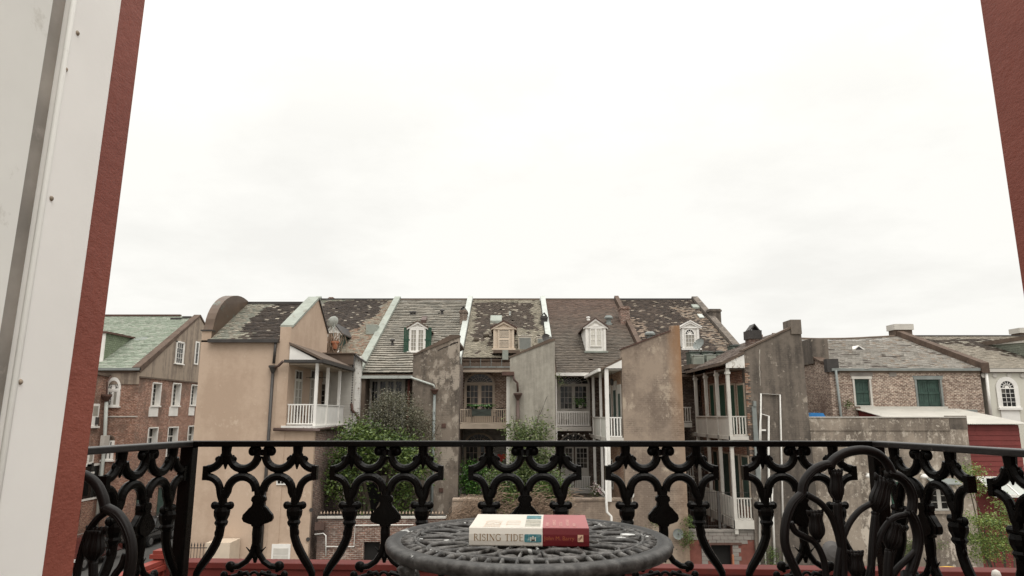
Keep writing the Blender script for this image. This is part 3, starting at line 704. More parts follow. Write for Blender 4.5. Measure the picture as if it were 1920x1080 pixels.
# lean-to roof of the gallery
zf = PY(570, 676, YF - .2).z; zhi = PY(541, 646, YF - .1).z; ex = GX + .3
m = MB(); vs = []
for dz in (0, .13):
    vs += [(XE, YF - .2, zhi + dz), (ex, YF - .2, zf + dz), (ex, 43.6, zf + dz), (XE, 43.6, zhi + dz)]
m.add(vs, [(0, 1, 2, 3), (4, 5, 6, 7), (0, 1, 5, 4), (1, 2, 6, 5), (2, 3, 7, 6), (3, 0, 4, 7)]); m.build('gallery_roof', 'soffit', T)
m = MB(); m.fprism(FS(YF - .05), [(XE + .03, zf + .02), (ex - .3, zf + .02), (XE + .03, zhi - .06)], 0, .06); m.build('pediment', 'white', T)
m = MB(); m.box(XE - .15, ex + .02, YF - .42, YF - .22, zf - .12, zf + .03); m.box(ex, ex + .14, YF - .4, 43.4, zf - .13, zf + .05); m.build('gutter', 'dark_metal', T)
m = MB(); m.box(XE + .02, ex - .1, YF + .05, 43.3, zf - .2, zf - .13); m.build('ceiling', 'tan_trim', T)
fx = PY(593, 700, 39.5); m = MB(); m.tube([(fx.x, 39.5, zf - .15), (fx.x, 39.5, zf - .7)], .03); m.ball((fx.x, 39.5, zf - .75), .12, .12, .08)
for k in range(5):
    a = k * 1.256; m.tube([(fx.x, 39.5, zf - .72), (fx.x + .55 * math.cos(a), 39.5 + .55 * math.sin(a), zf - .74)], [.03, .07], flat=.25, up=(0, 0, 1))
m.build('ceiling_fan', 'dark_metal', T)
# dark flat roof edge behind the gallery
a, b, z0, z1 = RC(612, 664, 663, 684, 43.2)
m = MB(); m.box(a - .3, b, 43.0, 44.6, z0, z1); m.box(a - .3, b + .05, 42.9, 44.7, z1, z1 + .08); m.build('flat_roof_edge', 'soffit', T)
m = MB(); m.fprism(FS(43.5), [(b, z1 + .06), (b, z1 - .04), (PX_[1] + .5, z1 - .55), (PX_[1] + .5, z1 - .42)], -.6, .15); m.build('eave_board', 'dark_metal', T)
# small openings low on the street wall
a, b, z0, z1 = RC(519, 899, 541, 909, YF - .02); sash(T, FS(YF - .03), a, b, z0, z1, 3, 1, 'white', 'glass', n=.06, fr=.06)
a, b, z0, z1 = RC(509, 1020, 544, 1060, YF - .02); m = MB(); m.fbox(FS(YF), a, b, 0, z1, 0, .05); dd = m.build('garage_door', 'white', T)
for k in range(5): fpart('door_panel', 'offwhite', dd, FS(YF), a + .1, b - .1, z1 - .2 - .34 * k - .3, z1 - .2 - .34 * k, .05, .065)
for px, py in ((584, 956), (578, 1011)):
    P = PY(px, py, YF); m = MB(); m.lathe((0, 0, 0), [(.05, 0), (.1, .02), (.1, .06)], 12); m.v = [(P.x + x, YF - z, P.z + y) for x, y, z in m.v]; m.build('wall_vent', 'dark_metal', T)

# ================================================================ HOUSE 2
T = H[1]; YG = 43.85; zg = PY(720, 706, YG).z
m = MB(); m.box(PX_[1] + .2, PX_[2] + .1, YG - .12, YG + .1, zg - .13, zg + .06); m.build('gutter', 'zinc', T)
a = PY(678, 740, 44.5).x
m = MB(); m.box(PX_[1] + .25, PX_[1] + .5, 43.9, 45.6, 0, zg - .1); m.build('corner_post', 'soffit', T)
x0, x1, z0, z1 = RC(695, 713, 755, 790, 45.5); F = FS(45.5); q = (x1 - x0) / 4
for k in range(4): sash(T, F, x0 + q * k, x0 + q * (k + 1), z0 - .5, z1, 2, 4, 'offwhite', 'glass', n=.12, fr=.09, lower=.4, name='door')
m = MB(); m.fbox(F, x0 - .15, x0, z0 - .5, z1 + .15, 0, .15); m.fbox(F, x1, x1 + .15, z0 - .5, z1 + .15, 0, .15); m.fbox(F, x0, x1, z1, z1 + .15, 0, .15); m.build('door_frame', 'offwhite', T)
P0 = PY(767, 712, 44.6); pipe(T, [(P0.x, 44.6, zg), (P0.x, 44.6, 4)], .09, 'red_stucco')
m = MB(); m.box(PX_[1] + .3, PX_[2], 43.7, 45.6, 5.9, 6.15); m.build('balcony_floor', 'offwhite', T)
fb, fd, _, _ = RC(678, 760, 775, 800, 43.8); balusters(T, FS(43.8), PX_[1] + .55, fd, 6.2, 7.1, 'offwhite', .14)
m = MB(); m.box(PX_[1] + .3, PX_[2], 44.9, 45.58, 0, 5.9); m.build('lower_wall', 'brick_dark', T)
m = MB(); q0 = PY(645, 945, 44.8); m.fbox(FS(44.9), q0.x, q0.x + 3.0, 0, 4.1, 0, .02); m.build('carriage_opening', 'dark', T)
m = MB(); m.fbox(FS(44.9), q0.x - .2, q0.x + 3.4, 4.1, 4.5, 0, .06); m.build('lintel', 'offwhite', T)

# ---- stucco end walls of the wings
def endwall(T, Y, pts_px, mat, th=.4, z0=0):
    P = [PY(x, y, Y) for x, y in pts_px]; m = MB()
    m.fprism(FS(Y), [(p.x, p.z) for p in P], -th, 0); return m.build('end_wall', mat, T)
YA = 40.7
A0 = PY(773, 740, YA).x; A1 = PY(860.5, 740, YA).x
zl = PY(774, 667, YA).z; zh = PY(860, 631, YA).z
m = MB(); m.fprism(FS(YA), [(A0, 0), (A1, 0), (A1, zh), (A1 - .55, zh + .02), (A0, zl)], -.4, 0); m.build('end_wall', 'towerA', T)
m = MB(); m.fprism(FS(YA), [(A1 + .03, zh), (A1 + .03, zh + .07), (A1 - .55, zh + .09), (A0 - .03, zl + .07), (A0 - .03, zl)], -.45, .05); m.build('wall_cap', 'soffit', T)
m = MB(); m.box(A0 + .1, A1 - .1, YA + .42, 45.6, 0, zl - .3); m.build('wing_wall', 'brick_dark', T)
vs = []
m = MB()
for dz in (0, .12): vs += [(A0 - .1, YA + .41, zl - .35 + dz), (A1 - .05, YA + .41, zh - .35 + dz), (A1 - .05, 45.5, zh - .35 + dz), (A0 - .1, 45.5, zl - .35 + dz)]
m.add(vs, [(0, 1, 2, 3), (4, 5, 6, 7), (0, 1, 5, 4), (1, 2, 6, 5), (2, 3, 7, 6), (3, 0, 4, 7)]); m.build('wing_roof', 'soffit', T)
for px, py in ((803, 798), (832, 798), (827, 919)):
    a, b, z0, z1 = RC(px - 4, py - 4, px + 4, py + 4, YA); fpart('tie_plate', 'rust', T, FS(YA), a, b, z0, z1, 0, .04)
p0, p1, p2 = PY(768, 708, YA - .1), PY(813, 722, YA - .1), PY(815, 728, YA - .1)
pipe(T, [(p0.x, YG, zg - .03), (p0.x + .1, YA - .1, p0.z), (p1.x, YA - .1, p1.z), (p2.x, YA - .1, p2.z)], .06, 'zinc')
m = MB(); q = PY(815, 733, YA - .15); m.lathe((q.x, YA - .2, q.z), [(.08, -.2), (.2, 0), (.24, .03), (.24, .1)], 10); m.build('hopper', 'rust', T)
pipe(T, [(q.x, YA - .15, q.z - .1), (q.x - .05, YA - .15, 0.3)], .085, 'gutter')
# ================================================================ HOUSE 3
T = H[2]; Y3 = 46.38; xA, xB = A1 + .02, PY(955, 740, YA).x
# valance and soffit
a, b, z0, z1 = RC(862, 677, 949, 690, 45.6)
n_ = 10; q = (PX_[3] - .3 - PX_[2] - .3) / n_
for k in range(n_): fpart('valance_sheet', 'gutter', T, FS(45.6), PX_[2] + .3 + q * k + .01, PX_[2] + .3 + q * (k + 1) - .01, z0 + .02, z1 - .35, 0, .05)
m = MB(); m.box(PX_[2] + .28, PX_[3] - .28, 45.62, 46.35, z1 - .6, z1 - .1); m.build('eave_box', 'soffit', T)
for k in range(8): fpart('eave_bracket', 'gutter', T, FS(45.6), PX_[2] + .8 + k * .7, PX_[2] + .83 + k * .7, z1 - .35, z1 + .15, 0, .04)
m = MB(); m.box(PX_[2] + .28, PX_[3] - .28, 45.3, 46.3, z0 - .14, z0 + .0); m.build('soffit', 'soffit', T)
m = MB(); m.box(PX_[2] + .28, PX_[3] - .28, 45.25, 45.35, z0 - .3, z0 - .14); m.build('beam', 'tan_trim', T)
F = FS(Y3)
def bay3(y_top_arc, y_spring, y_bot, px0, px1, lower):
    a, b, zs, _ = RC(px0, y_spring - 5, px1, y_spring, Y3); um = (a + b) / 2; rr = (b - a) / 2
    zb = PY(um, y_bot, Y3).z; zs = PY((px0 + px1) / 2, y_spring, Y3).z
    zt = PY((px0 + px1) / 2, y_top_arc, Y3).z; sz = (zt - zs) / rr
    fanlight(T, F, um, zs, rr, 'tan_trim', .16, .08, 9, sz)
    m = MB(); m.fbox(F, a, a + .10, zb, zs - .07, -.02, .12); m.fbox(F, b - .10, b, zb, zs - .07, -.02, .12); m.fbox(F, a, b, zs - .07, zs + .07, -.02, .13); m.fbox(F, um - .06, um + .06, zb, zs - .07, 0, .12); m.build('door_frame', 'tan_trim', T)
    sash(T, F, a + .105, um - .065, zb, zs - .075, 3, 4, 'tan_trim', 'glass', n=.09, fr=.055, lower=lower, name='door')
    sash(T, F, um + .065, b - .105, zb, zs - .075, 3, 4, 'tan_trim', 'glass', n=.09, fr=.055, lower=lower, name='door')
bay3(698, 719, 795, 871, 928, .9)
YBc = 43.2; zfl = PY(903, 794, YBc).z
bx1 = PY(950, 780, YBc).x; bx0 = PY(858, 780, YBc).x
m = MB(); m.box(bx0 - .1, bx1 + .1, YBc - .05, Y3, zfl - .32, zfl - .04); m.build('balcony_floor', 'cream_trim', T)
balusters(T, FS(YBc), bx0, bx1, zfl + .0, PY(903, 767, YBc).z, 'cream_trim', .135, .04)
# lower storey: grey painted brick behind, arch, rail
m = MB(); m.box(PX_[2] + .02, PX_[3] - .02, Y3 - .03, Y3 - .001, 0, zfl - .33); m.build('painted_wall', 'brick_grey', T)
F = FS(Y3 - .03); bay3(811, 833, 910, 870, 927, .8)
zf2 = PY(880, 916, YBc).z
m = MB(); m.box(bx0 - .1, bx1 + .3, YBc - .05, Y3 - .04, zf2 - .5, zf2 - .04); m.build('balcony_floor', 'offwhite', T)
balusters(T, FS(YBc), bx0, bx1, zf2, PY(880, 888, YBc).z, 'offwhite', .135, .04)
m = MB(); q = PY(940, 858, Y3 - .1)
hp = [(q.x + .028 * 16 * math.sin(t) ** 3 * .7, q.z + .02 * (13 * math.cos(t) - 5 * math.cos(2 * t) - 2 * math.cos(3 * t) - math.cos(4 * t))) for t in [2 * math.pi * k / 20 for k in range(20)]]
m.fprism(FS(Y3 - .06), hp, 0, .05); o = m.build('heart_sign', 'heart'); tag(o, 'red heart hung on the grey wall of the lower balcony', 'decoration')
# pier and end wall
a, b, _, _ = RC(949.5, 750, 957, 800, YA + .3); zt = PY(953, 706, YA).z
m = MB(); m.box(a, b + .05, YA + .1, YA + .5, 0, zt); m.build('pier', 'offwhite', T)
B0 = b; B1 = PY(1041, 740, YA).x; zl = PY(960, 671, YA).z; zh = PY(1040, 638, YA).z
m = MB(); m.fprism(FS(YA), [(B0 - .03, 0), (B1, 0), (B1, zh), (B1 - .3, zh), (B0 - .03, zl)], -.4, 0); m.build('end_wall', 'towerB', T)
m = MB(); m.fprism(FS(YA), [(B1 + .03, zh), (B1 + .03, zh + .08), (B1 - .32, zh + .08), (B0 - .06, zl + .08), (B0 - .06, zl)], -.45, .05); m.build('wall_cap', 'soffit', T)
m = MB(); m.box(B0 + .1, B1 - .1, YA + .42, 46.3, 0, zl - .3); m.build('wing_wall', 'brick_red', T)
vs = []; m = MB()
for dz in (0, .12): vs += [(B0, YA + .41, zl - .35 + dz), (B1 - .05, YA + .41, zh - .35 + dz), (B1 - .05, 45.5, zh - .35 + dz), (B0, 45.5, zl - .35 + dz)]
m.add(vs, [(0, 1, 2, 3), (4, 5, 6, 7), (0, 1, 5, 4), (1, 2, 6, 5), (2, 3, 7, 6), (3, 0, 4, 7)]); m.build('wing_roof', 'soffit', T)
fpart('meter_box', 'rust', T, FS(YA), *RC(941, 697, 964, 704, YA - .2), .02, .3)
pipe(T, [PY(962, 704, YA - .2), PY(964, 712, YA - .2), PY(970, 718, YA - .2), PY(971, 735, YA - .15)], .07, 'brown_pipe')
q = PY(971, 741, YA - .15); m = MB(); m.lathe((q.x, YA - .2, q.z), [(.09, -.25), (.22, 0), (.26, .03), (.26, .12)], 10); m.build('hopper', 'brown_pipe', T)
pipe(T, [(q.x, YA - .15, q.z - .1), (q.x - .04, YA - .15, .3)], .1, 'brown_pipe')
fpart('tie_plate', 'rust', T, FS(YA + .1), *RC(950.5, 795, 956, 801, YA), 0, .05)
# platform and duct under the condensers
P = PR(960, 664); a, b, z0, z1 = RC(925, 657, 975, 665, 46.5)
m = MB(); m.box(a, b, 46.3, 47.6, z0 + .1, z1); m.build('condenser_platform', 'soffit', T)
a, b, z0, z1 = RC(942, 657, 953, 675, 46.0); fpart('duct', 'verdigris', T, FS(46.1), a, b, z0, z1, 0, .4)

# ================================================================ HOUSE 4
T = H[3]; F = FS(45.4)
gz = PY(1070, 702, 43.85).z; gx = PY(1104, 702, 43.85).x
m = MB(); m.box(PX_[3] + .15, gx, 43.72, 43.98, gz - .1, gz + .1); m.build('gutter', 'white', T)
x0, x1, z0, z1 = RC(1047, 723, 1103, 765, 45.4); um = (x0 + x1) / 2
zfl = PY(1075, 799, 44).z
for a, b in ((x0 + .08, um - .05), (um + .05, x1 - .08)): sash(T, F, a, b, zfl, z1, 3, 4, 'offwhite', 'glass', n=.1, fr=.06, lower=z0 - zfl - .1, name='door')
m = MB(); m.fbox(F, x0 - .1, x0 + .08, zfl, z1 + .12, 0, .14); m.fbox(F, x1 - .08, x1 + .1, zfl, z1 + .12, 0, .14); m.fbox(F, um - .05, um + .05, zfl, z1, 0, .13); m.fbox(F, x0 + .08, x1 - .08, z1, z1 + .12, 0, .14); m.build('door_frame', 'offwhite', T)
fanlight(T, F, um, z1 + .12, (x1 - x0) / 2 + .1, 'offwhite', .12, .06, 9, .75)
m = MB(); m.box(PX_[3] + .05, gx + .1, 43.85, 45.39, zfl - .3, zfl - .03); m.build('balcony_floor', 'offwhite', T)
bx0 = PY(1044.5, 780, 43.9).x; bx1 = PY(1105, 780, 43.9).x
balusters(T, FS(43.9), bx0, bx1, zfl + .02, PY(1075, 771.5, 43.9).z, 'white', .15, .045)
m = MB(); m.box(bx0 - .08, bx0, 43.84, 43.94, 4, gz - .1); m.build('post', 'white', T)
# lower floor of house 4
m = MB(); m.box(PX_[3] + .02, PX_[4] - .02, 45.36, 45.39, 0, zfl - .31); m.build('lower_wall', 'brick_dark', T)
F2 = FS(45.35); zs = PY(1075, 836, 45.35).z; zf2 = PY(1075, 918, 43.9).z
fanlight(T, F2, um, zs, (x1 - x0) / 2, 'offwhite', .12, .06, 9, .85)
for a, b in ((x0 + .08, um - .05), (um + .05, x1 - .08)): sash(T, F2, a, b, zf2, zs - .05, 3, 4, 'offwhite', 'glass', n=.1, fr=.1, lower=1.1, name='door')
m = MB(); m.box(PX_[3] + .05, gx + .1, 43.85, 45.35, zf2 - .45, zf2 - .02); m.build('balcony_floor', 'offwhite', T)
balusters(T, FS(43.9), bx0, bx1, zf2 + .02, PY(1075, 893, 43.9).z, 'white', .15, .045)
# string lights along the soffit
zl_ = zfl - .42
st = thing('string_lights', 'string of little white bulbs under the white balcony of the brown-roofed house', 'string lights', (um, 43.95, zl_))
pts = [(bx0 + (bx1 - bx0) * k / 12, 43.95, zl_ - .1 * abs(math.sin(k * math.pi / 4))) for k in range(13)]
m = MB(); m.tube(pts, .012, 5); m.build('wire', 'dark_metal', st)
for k, p in enumerate(pts[::2] + [(p[0], p[1], p[2] - .38) for p in pts[1::3]]):
    m = MB(); m.ball((p[0], p[1], p[2] - .06), .045, .045, .05, 8, 5); m.build('bulb', 'bulb', st)
# wing C
C0 = PY(1168, 760, YF).x; C1 = PY(1281, 760, YF).x
zl = PY(1168, 656, YF).z; zh = PY(1257, 621, YF).z; zk = PY(1270, 610, YF).z; ck = PY(1259, 640, YF).x
m = MB(); m.fprism(FS(YF), [(C0, 0), (C1, 0), (C1, zk), (ck, zk - .02), (ck - .02, zh), (C0, zl)], -.42, 0); m.build('end_wall', 'towerC_rust', T)
m = MB(); m.fprism(FS(YF), [(ck - .02, zh), (ck - .02, zh + .07), (C0 - .03, zl + .07), (C0 - .03, zl)], -.46, .04); m.build('wall_cap', 'rust', T)
m = MB(); m.box(C0 + .01, C1 - .1, YF + .43, 45.3, 0, zl - .4); m.build('wing_wall', 'brick_orange', T)
GO = PY(1136, 760, YF).x; zgf = PY(1150, 820, YF).z; ze = PY(1136, 690, YF).z; zw = PY(1168, 674, YF).z
m = MB(); m.box(GO - .02, C0 + .005, YF + .02, 44.3, zgf - .22, zgf - .02); m.build('gallery_floor', 'offwhite', T)
slope_ = (zw - ze) / (C0 - GO); vs = []; m = MB()
for dz in (0, .1): vs += [(GO - .25, YF - .1, ze - .25 * slope_ + dz), (C1 - .1, YF + .44, zw + (C1 - .1 - C0) * slope_ * .85 + dz), (C1 - .1, 44.2, zw + (C1 - .1 - C0) * slope_ * .85 + dz), (GO - .25, 44.2, ze - .25 * slope_ + dz)]
vs[1] = (C0, YF - .1, zw); vs[5] = (C0, YF - .1, zw + .1); vs[2] = (C0, 44.2, zw); vs[6] = (C0, 44.2, zw + .1)
m.add(vs, [(0, 1, 2, 3), (4, 5, 6, 7), (0, 1, 5, 4), (1, 2, 6, 5), (2, 3, 7, 6), (3, 0, 4, 7)]); m.build('gallery_roof', 'soffit', T)
m = MB(); m.box(GO - .38, GO - .25, YF - .15, 43.7, ze - .25 * slope_ - .06, ze - .25 * slope_ + .1); m.build('gutter', 'white', T)
m = MB(); m.fprism(FS(YF - .02), [(GO - .05, ze - .02), (C0 - .01, ze - .02), (C0 - .01, zw - .03)], 0, .06); m.build('pediment', 'white', T)
m = MB(); m.box(GO, C0, YF + .1, 44.1, ze - .12, ze - .04); m.build('ceiling', 'offwhite', T)
for y, w_ in ((YF + .1, .2), (39.0, .13), (42.6, .15)):
    m = MB(); m.box(GO - .02, GO - .02 + w_, y - w_ / 2, y + w_ / 2, zgf - .25, ze - .05); m.build('post', 'white', T)
    m = MB(); m.box(GO - .02, GO - .02 + w_, y - w_ / 2, y + w_ / 2, 3.9, zgf - .26); m.build('post', 'white', T)
balusters(T, FS(YF + .1), GO + .2, C0 - .08, zgf, PY(1150, 782, YF).z, 'white', .17, .06)
zrt = PY(1150, 782, YF).z
for a, b in ((YF + .22, 38.93), (39.07, 42.5)):
    fpart('side_panel', 'grey_panel', T, FW(GO), a, b, zgf - .12, zrt - .07, -.06, -.02); fpart('top_rail', 'offwhite', T, FW(GO), a, b, zrt - .065, zrt, -.09, .02)
# doors on the brick west face of the wing
for pa, pb, zt_ in ((1141.5, 1147, 726), (1151, 1157, 718), (1160, 1165, 724)):
    y0, y1, z0, z1 = RX(pa, zt_, pb, 800, C0); F3 = FW(C0 + .005)
    m = MB(); m.fbox(F3, y0 - .1, y0, zgf, z1 + .1, 0, .06); m.fbox(F3, y1, y1 + .1, zgf, z1 + .1, 0, .06); m.fbox(F3, y0, y1, z1 - .4, z1 + .1, 0, .05); df = m.build('door_frame', 'offwhite', T)
    m = MB(); m.fbox(F3, y0, y1, zgf, z1 - .4, .01, .03); m.build('shutter', 'green_door', df)
q = PY(1147, 716, 38.5); lt = thing('porch_lantern', 'small dark lantern hanging in the white gallery beside the brown stucco end wall', 'lantern', (q.x, 38.5, q.z))
m = MB(); m.lathe((q.x, 38.5, q.z - .2), [(.05, 0), (.09, .05), (.11, .3), (.04, .4)], 6); m.build('lamp_glass', 'dark_metal', lt); m = MB(); m.tube([(q.x, 38.5, q.z + .2), (q.x, 38.5, ze - .1)], .012); m.build('chain', 'dark_metal', lt)
# white downspout of the gallery
pts = [PY(1126, 833, YF - .1), PY(1133, 834, YF - .1), PY(1136, 842, YF - .15), PY(1137, 942, YF - .15), PY(1138, 960, YF - .2), PY(1146, 968, YF - .2), PY(1146, 1060, YF - .2)]
pipe(T, pts, .07, 'white')
# stair at the lower gallery
m = MB(); A = PY(1110, 905, 42.5); B = PY(1134, 927, 37.2); m.tube([(GO, 42.5, A.z), (GO, 37.2, B.z)], .06, 6); m.build('stair_rail', 'white', T)
m = MB(); m.fprism(FE(GO + .02), [(42.5, A.z - 1), (42.5, A.z - .8), (37.3, B.z - .1), (37.3, B.z - .35)], 0, .06); m.build('stair_stringer', 'offwhite', T)
F3 = FW(C0 + .005)
y0, y1, z0, z1 = RX(1143, 860, 1150, 915, C0)
sash(T, F3, y0, y1, z0, z1, 1, 4, 'offwhite', 'glass', n=.06, fr=.08)

# ================================================================ HOUSE 5
T = H[4]; D0 = PY(1399, 740, YF).x; D1 = PY(1513, 740, YF).x
zl = PY(1397, 659, YF).z; zh = PY(1484, 616, YF).z; zk = PY(1493, 603, YF).z; dk = PY(1484, 640, YF).x; dk2 = PY(1503, 640, YF).x
m = MB(); m.fprism(FS(YF), [(D0, 0), (D1 + .15, 0), (dk2, zk - .1), (dk2, zh), (dk, zh), (D0, zl)], -.45, 0); m.build('end_wall', 'towerD', T)
m = MB(); m.box(dk, dk2 + .02, YF - .08, YF + 1.0, zh - .3, zk + .1); m.build('pillar_top', 'towerD', T)
m = MB(); m.fprism(FS(YF), [(dk, zh), (dk, zh + .1), (D0 - .05, zl + .1), (D0 - .05, zl)], -.5, .06); m.build('wall_cap', 'soffit', T)
m = MB(); m.box(D0 + .01, D1 - .05, YF + .46, 45.3, 0, zl - .5); m.build('wing_wall', 'brick_red', T)
GO = PY(1366, 760, YF).x; zgf = PY(1385, 817, YF).z; ze = PY(1366, 690, YF).z; sl_ = (zh - zl) / (dk - D0)
ec = GO - .3; zec = zl - (D0 - ec) * sl_
def col_d(x, s): return vary(random.choice([(.10, .07, .055), (.14, .10, .08), (.20, .16, .13)]), .3)
m = MB(); vs = []
for dz in (-.14, 0): vs += [(ec, YF - .15, zec + dz), (D0 - .01, YF - .15, zl + dz), (D0 - .01, 44.4, zl + dz), (ec, 44.4, zec + dz)]
m.add(vs, [(0, 1, 2, 3), (4, 5, 6, 7), (0, 1, 5, 4), (1, 2, 6, 5), (2, 3, 7, 6), (3, 0, 4, 7)])
vs = []
for dz in (-.14, 0): vs += [(D0, YF + .46, zl + dz), (dk, YF + .46, zh + dz - .1), (dk, 44.4, zh + dz - .1), (D0, 44.4, zl + dz)]
m.add(vs, [(0, 1, 2, 3), (4, 5, 6, 7), (0, 1, 5, 4), (1, 2, 6, 5), (2, 3, 7, 6), (3, 0, 4, 7)])
m.build('gallery_roof', 'soffit', T)
# slates on the lean-to (they run up eastward)
m = MB(); Ln = math.hypot(dk - ec, (zh - zec)); rr = int(Ln / .26)
for r_ in range(rr):
    for k in range(28):
        y0 = YF - .14 + k * (44.4 - YF) / 28 + (.14 if r_ % 2 else 0); t0 = r_ / rr; t1 = min(1, (r_ + 1.2) / rr)
        X0 = ec + (dk - ec) * t0; X1 = ec + (dk - ec) * t1
        if X0 > D0 - .1 and y0 < YF + .4: continue
        Z = lambda x: zec + (x - ec) * sl_ + .01
        y1 = min(44.4, y0 + .27); t = random.uniform(.02, .04)
        m.add([(X0, y0, Z(X0)), (X0, y1, Z(X0)), (X0, y0, Z(X0) + t), (X0, y1, Z(X0) + t), (X1, y0, Z(X1) + .004), (X1, y1, Z(X1) + .004)], [(0, 2, 3, 1), (2, 4, 5, 3), (0, 4, 2), (1, 3, 5)], col_d(0, 0))
o = m.build('slate', 'slate', T); o['kind'] = 'stuff'
m = MB(); m.fprism(FS(YF - .04), [(GO - .05, ze + .0), (D0 - .01, ze + .0), (D0 - .01, zl - .18), (GO - .05, zec - .05)], 0, .06); m.build('pediment', 'white_peel', T)
m = MB(); m.box(GO - .02, D0, YF - .02, 44.3, zgf - .22, zgf - .02); m.build('gallery_floor', 'offwhite', T)
m = MB(); m.box(GO, D0, YF + .1, 44.3, ze - .1, ze - .02); m.build('ceiling', 'soffit', T)
yp = [YF + .1, 38.7, 40.9, 43.2]
for y in yp:
    for (za, zb) in ((zgf - .25, ze), (2.3, zgf - .26)):
        m = MB(); m.box(GO - .02, GO + .15, y - .085, y + .085, za, zb); pt = m.build('post', 'offwhite', T)
        m = MB(); m.box(GO - .06, GO + .19, y - .125, y + .125, zb - .32, zb - .2); m.build('capital', 'offwhite', pt)
zrt = PY(1385, 780, YF).z
for a, b in zip(yp, yp[1:]):
    fpart('side_panel', 'offwhite', T, FW(GO), a + .09, b - .09, zgf - .12, zrt - .07, -.06, -.02); fpart('top_rail', 'offwhite', T, FW(GO), a + .09, b - .09, zrt - .065, zrt, -.1, .03)
balusters(T, FS(YF + .1), GO + .17, D0 - .02, zgf, zrt, 'offwhite', .17, .06)
F3 = FW(D0 + .005)
for k, (pa, pb) in enumerate(((1386, 1397.5), (1369.5, 1380), (1349, 1362), (1334, 1341))):
    y0, y1, _, z1 = RX(pa, 722, pb, 800, D0)
    m = MB(); m.fbox(F3, y0 - .1, y0, zgf, z1 + .1, 0, .07); m.fbox(F3, y1, y1 + .1, zgf, z1 + .1, 0, .07); m.fbox(F3, y0, y1, z1, z1 + .1, 0, .06); df = m.build('door_frame', 'tan_trim', T)
    for h in (0, 1): fpart('shutter', 'green', df, F3, y0 + (y1 - y0) * h / 2 + .01, y0 + (y1 - y0) * (h + 1) / 2 - .01, zgf, z1, .01, .05)
    # the same bays one storey down
    m = MB(); m.fbox(F3, y0 - .1, y0, 3.6, 6.2, 0, .07); m.fbox(F3, y1, y1 + .1, 3.6, 6.2, 0, .07); m.fbox(F3, y0, y1, 6.1, 6.2, 0, .06); df = m.build('door_frame', 'tan_trim', T)
    for h in (0, 1): fpart('shutter', 'green_door', df, F3, y0 + (y1 - y0) * h / 2 + .01, y0 + (y1 - y0) * (h + 1) / 2 - .01, 3.6, 6.1, .01, .05)
# main wall window at the back of the gallery and its balcony
F = FS(45.4); a, b, z0, z1 = RC(1307, 710, 1320, 765, 45.4); sash(T, F, a, b, z0, z1, 3, 5, 'soffit', 'glass', n=.1, fr=.08)
zfl = PY(1293, 792, 43.9).z; xa = C1 + .02; xb = GO - .1
m = MB(); m.box(xa, xb, 43.85, 45.39, zfl - .3, zfl - .03); m.build('balcony_floor', 'offwhite', T)
balusters(T, FS(43.9), xa, xb, zfl + .02, PY(1293, 763, 43.9).z, 'offwhite', .15, .05)
m = MB(); m.box(xa, xb, 45.3, 45.38, 0, zfl - .31); m.build('lower_wall', 'brick_dark', T)
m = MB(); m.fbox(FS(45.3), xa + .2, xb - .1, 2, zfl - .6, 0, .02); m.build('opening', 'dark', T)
zf2 = PY(1385, 992, YF).z; zr2 = PY(1385, 934, YF).z
m = MB(); m.box(xa, xb, 43.85, 45.3, 4.2, 4.45); m.build('balcony_floor', 'offwhite', T); balusters(T, FS(43.9), xa, xb, 4.5, 5.5, 'offwhite', .15, .05)
# lower gallery: sloping walkway with picket side
zf2 = PY(1385, 975, YF).z
m = MB(); m.box(GO - .02, D0, YF - .02, 43.4, zf2 - .45, zf2 - .02); m.build('gallery_floor', 'offwhite', T)
balusters(T, FS(YF + .1), GO + .17, D0 - .02, zf2, zr2, 'offwhite', .17, .06)
for a, b in zip(yp, yp[1:]): balusters(T, FW(GO), a + .09, b - .09, zf2, zr2, 'offwhite', .2, .09, .05, n=-.05)
# conduits, boxes on the dark end wall
q = [PY(x, y, YF - .06) for x, y in ((1424, 1060), (1427, 738), (1462, 740), (1470, 1060))]
pipe(T, q, .05, 'white', 'conduit')
q = [PY(x, y, YF - .1) for x, y in ((1453, 1058), (1449, 960), (1442, 950), (1441, 850), (1441, 780), (1427, 776), (1425, 806), (1424, 840))]
pipe(T, q, .055, 'white', 'conduit')
q = [PY(x, y, YF - .1) for x, y in ((1443, 905), (1448, 905), (1448, 945), (1444, 952))]; pipe(T, q, .045, 'white', 'conduit')
q = [PY(x, y, YF - .06) for x, y in ((1436, 1058), (1433, 1000), (1428, 955))]; pipe(T, q, .04, 'white', 'conduit')
fpart('electrical_box', 'gutter', T, FS(YF), *RC(1411, 752, 1416, 762, YF), 0, .18)
fpart('cable_duct', 'gutter', T, FS(YF), *RC(1413, 762, 1421, 900, YF), 0, .12)
fpart('conduit_joint', 'white', T, FS(YF), *RC(1424, 805, 1436, 808, YF - .1), .05, .12)
chim(T, 1406, 625, 1428, 645, 38.6, 'brick_yard', .8, None, False)
x0, x1, z0, z1 = RC(1405, 623, 1428, 640, 38.55); xm = (x0 + x1) / 2
m = MB(); m.box(x0 - .02, x1 + .02, 38.53, 39.45, z0 + .15, z1 + .12)
for sx in (-1, 1): m.fprism(FS(38.55), [(xm + sx * (x1 - x0) * .42, z1 + .12), (xm + sx * (x1 - x0) * .3, z1 + .12), (xm, z1 + .42), (xm, z1 + .5)], -.85, 0)
m.build('chimney_hood', 'dark_metal', T)
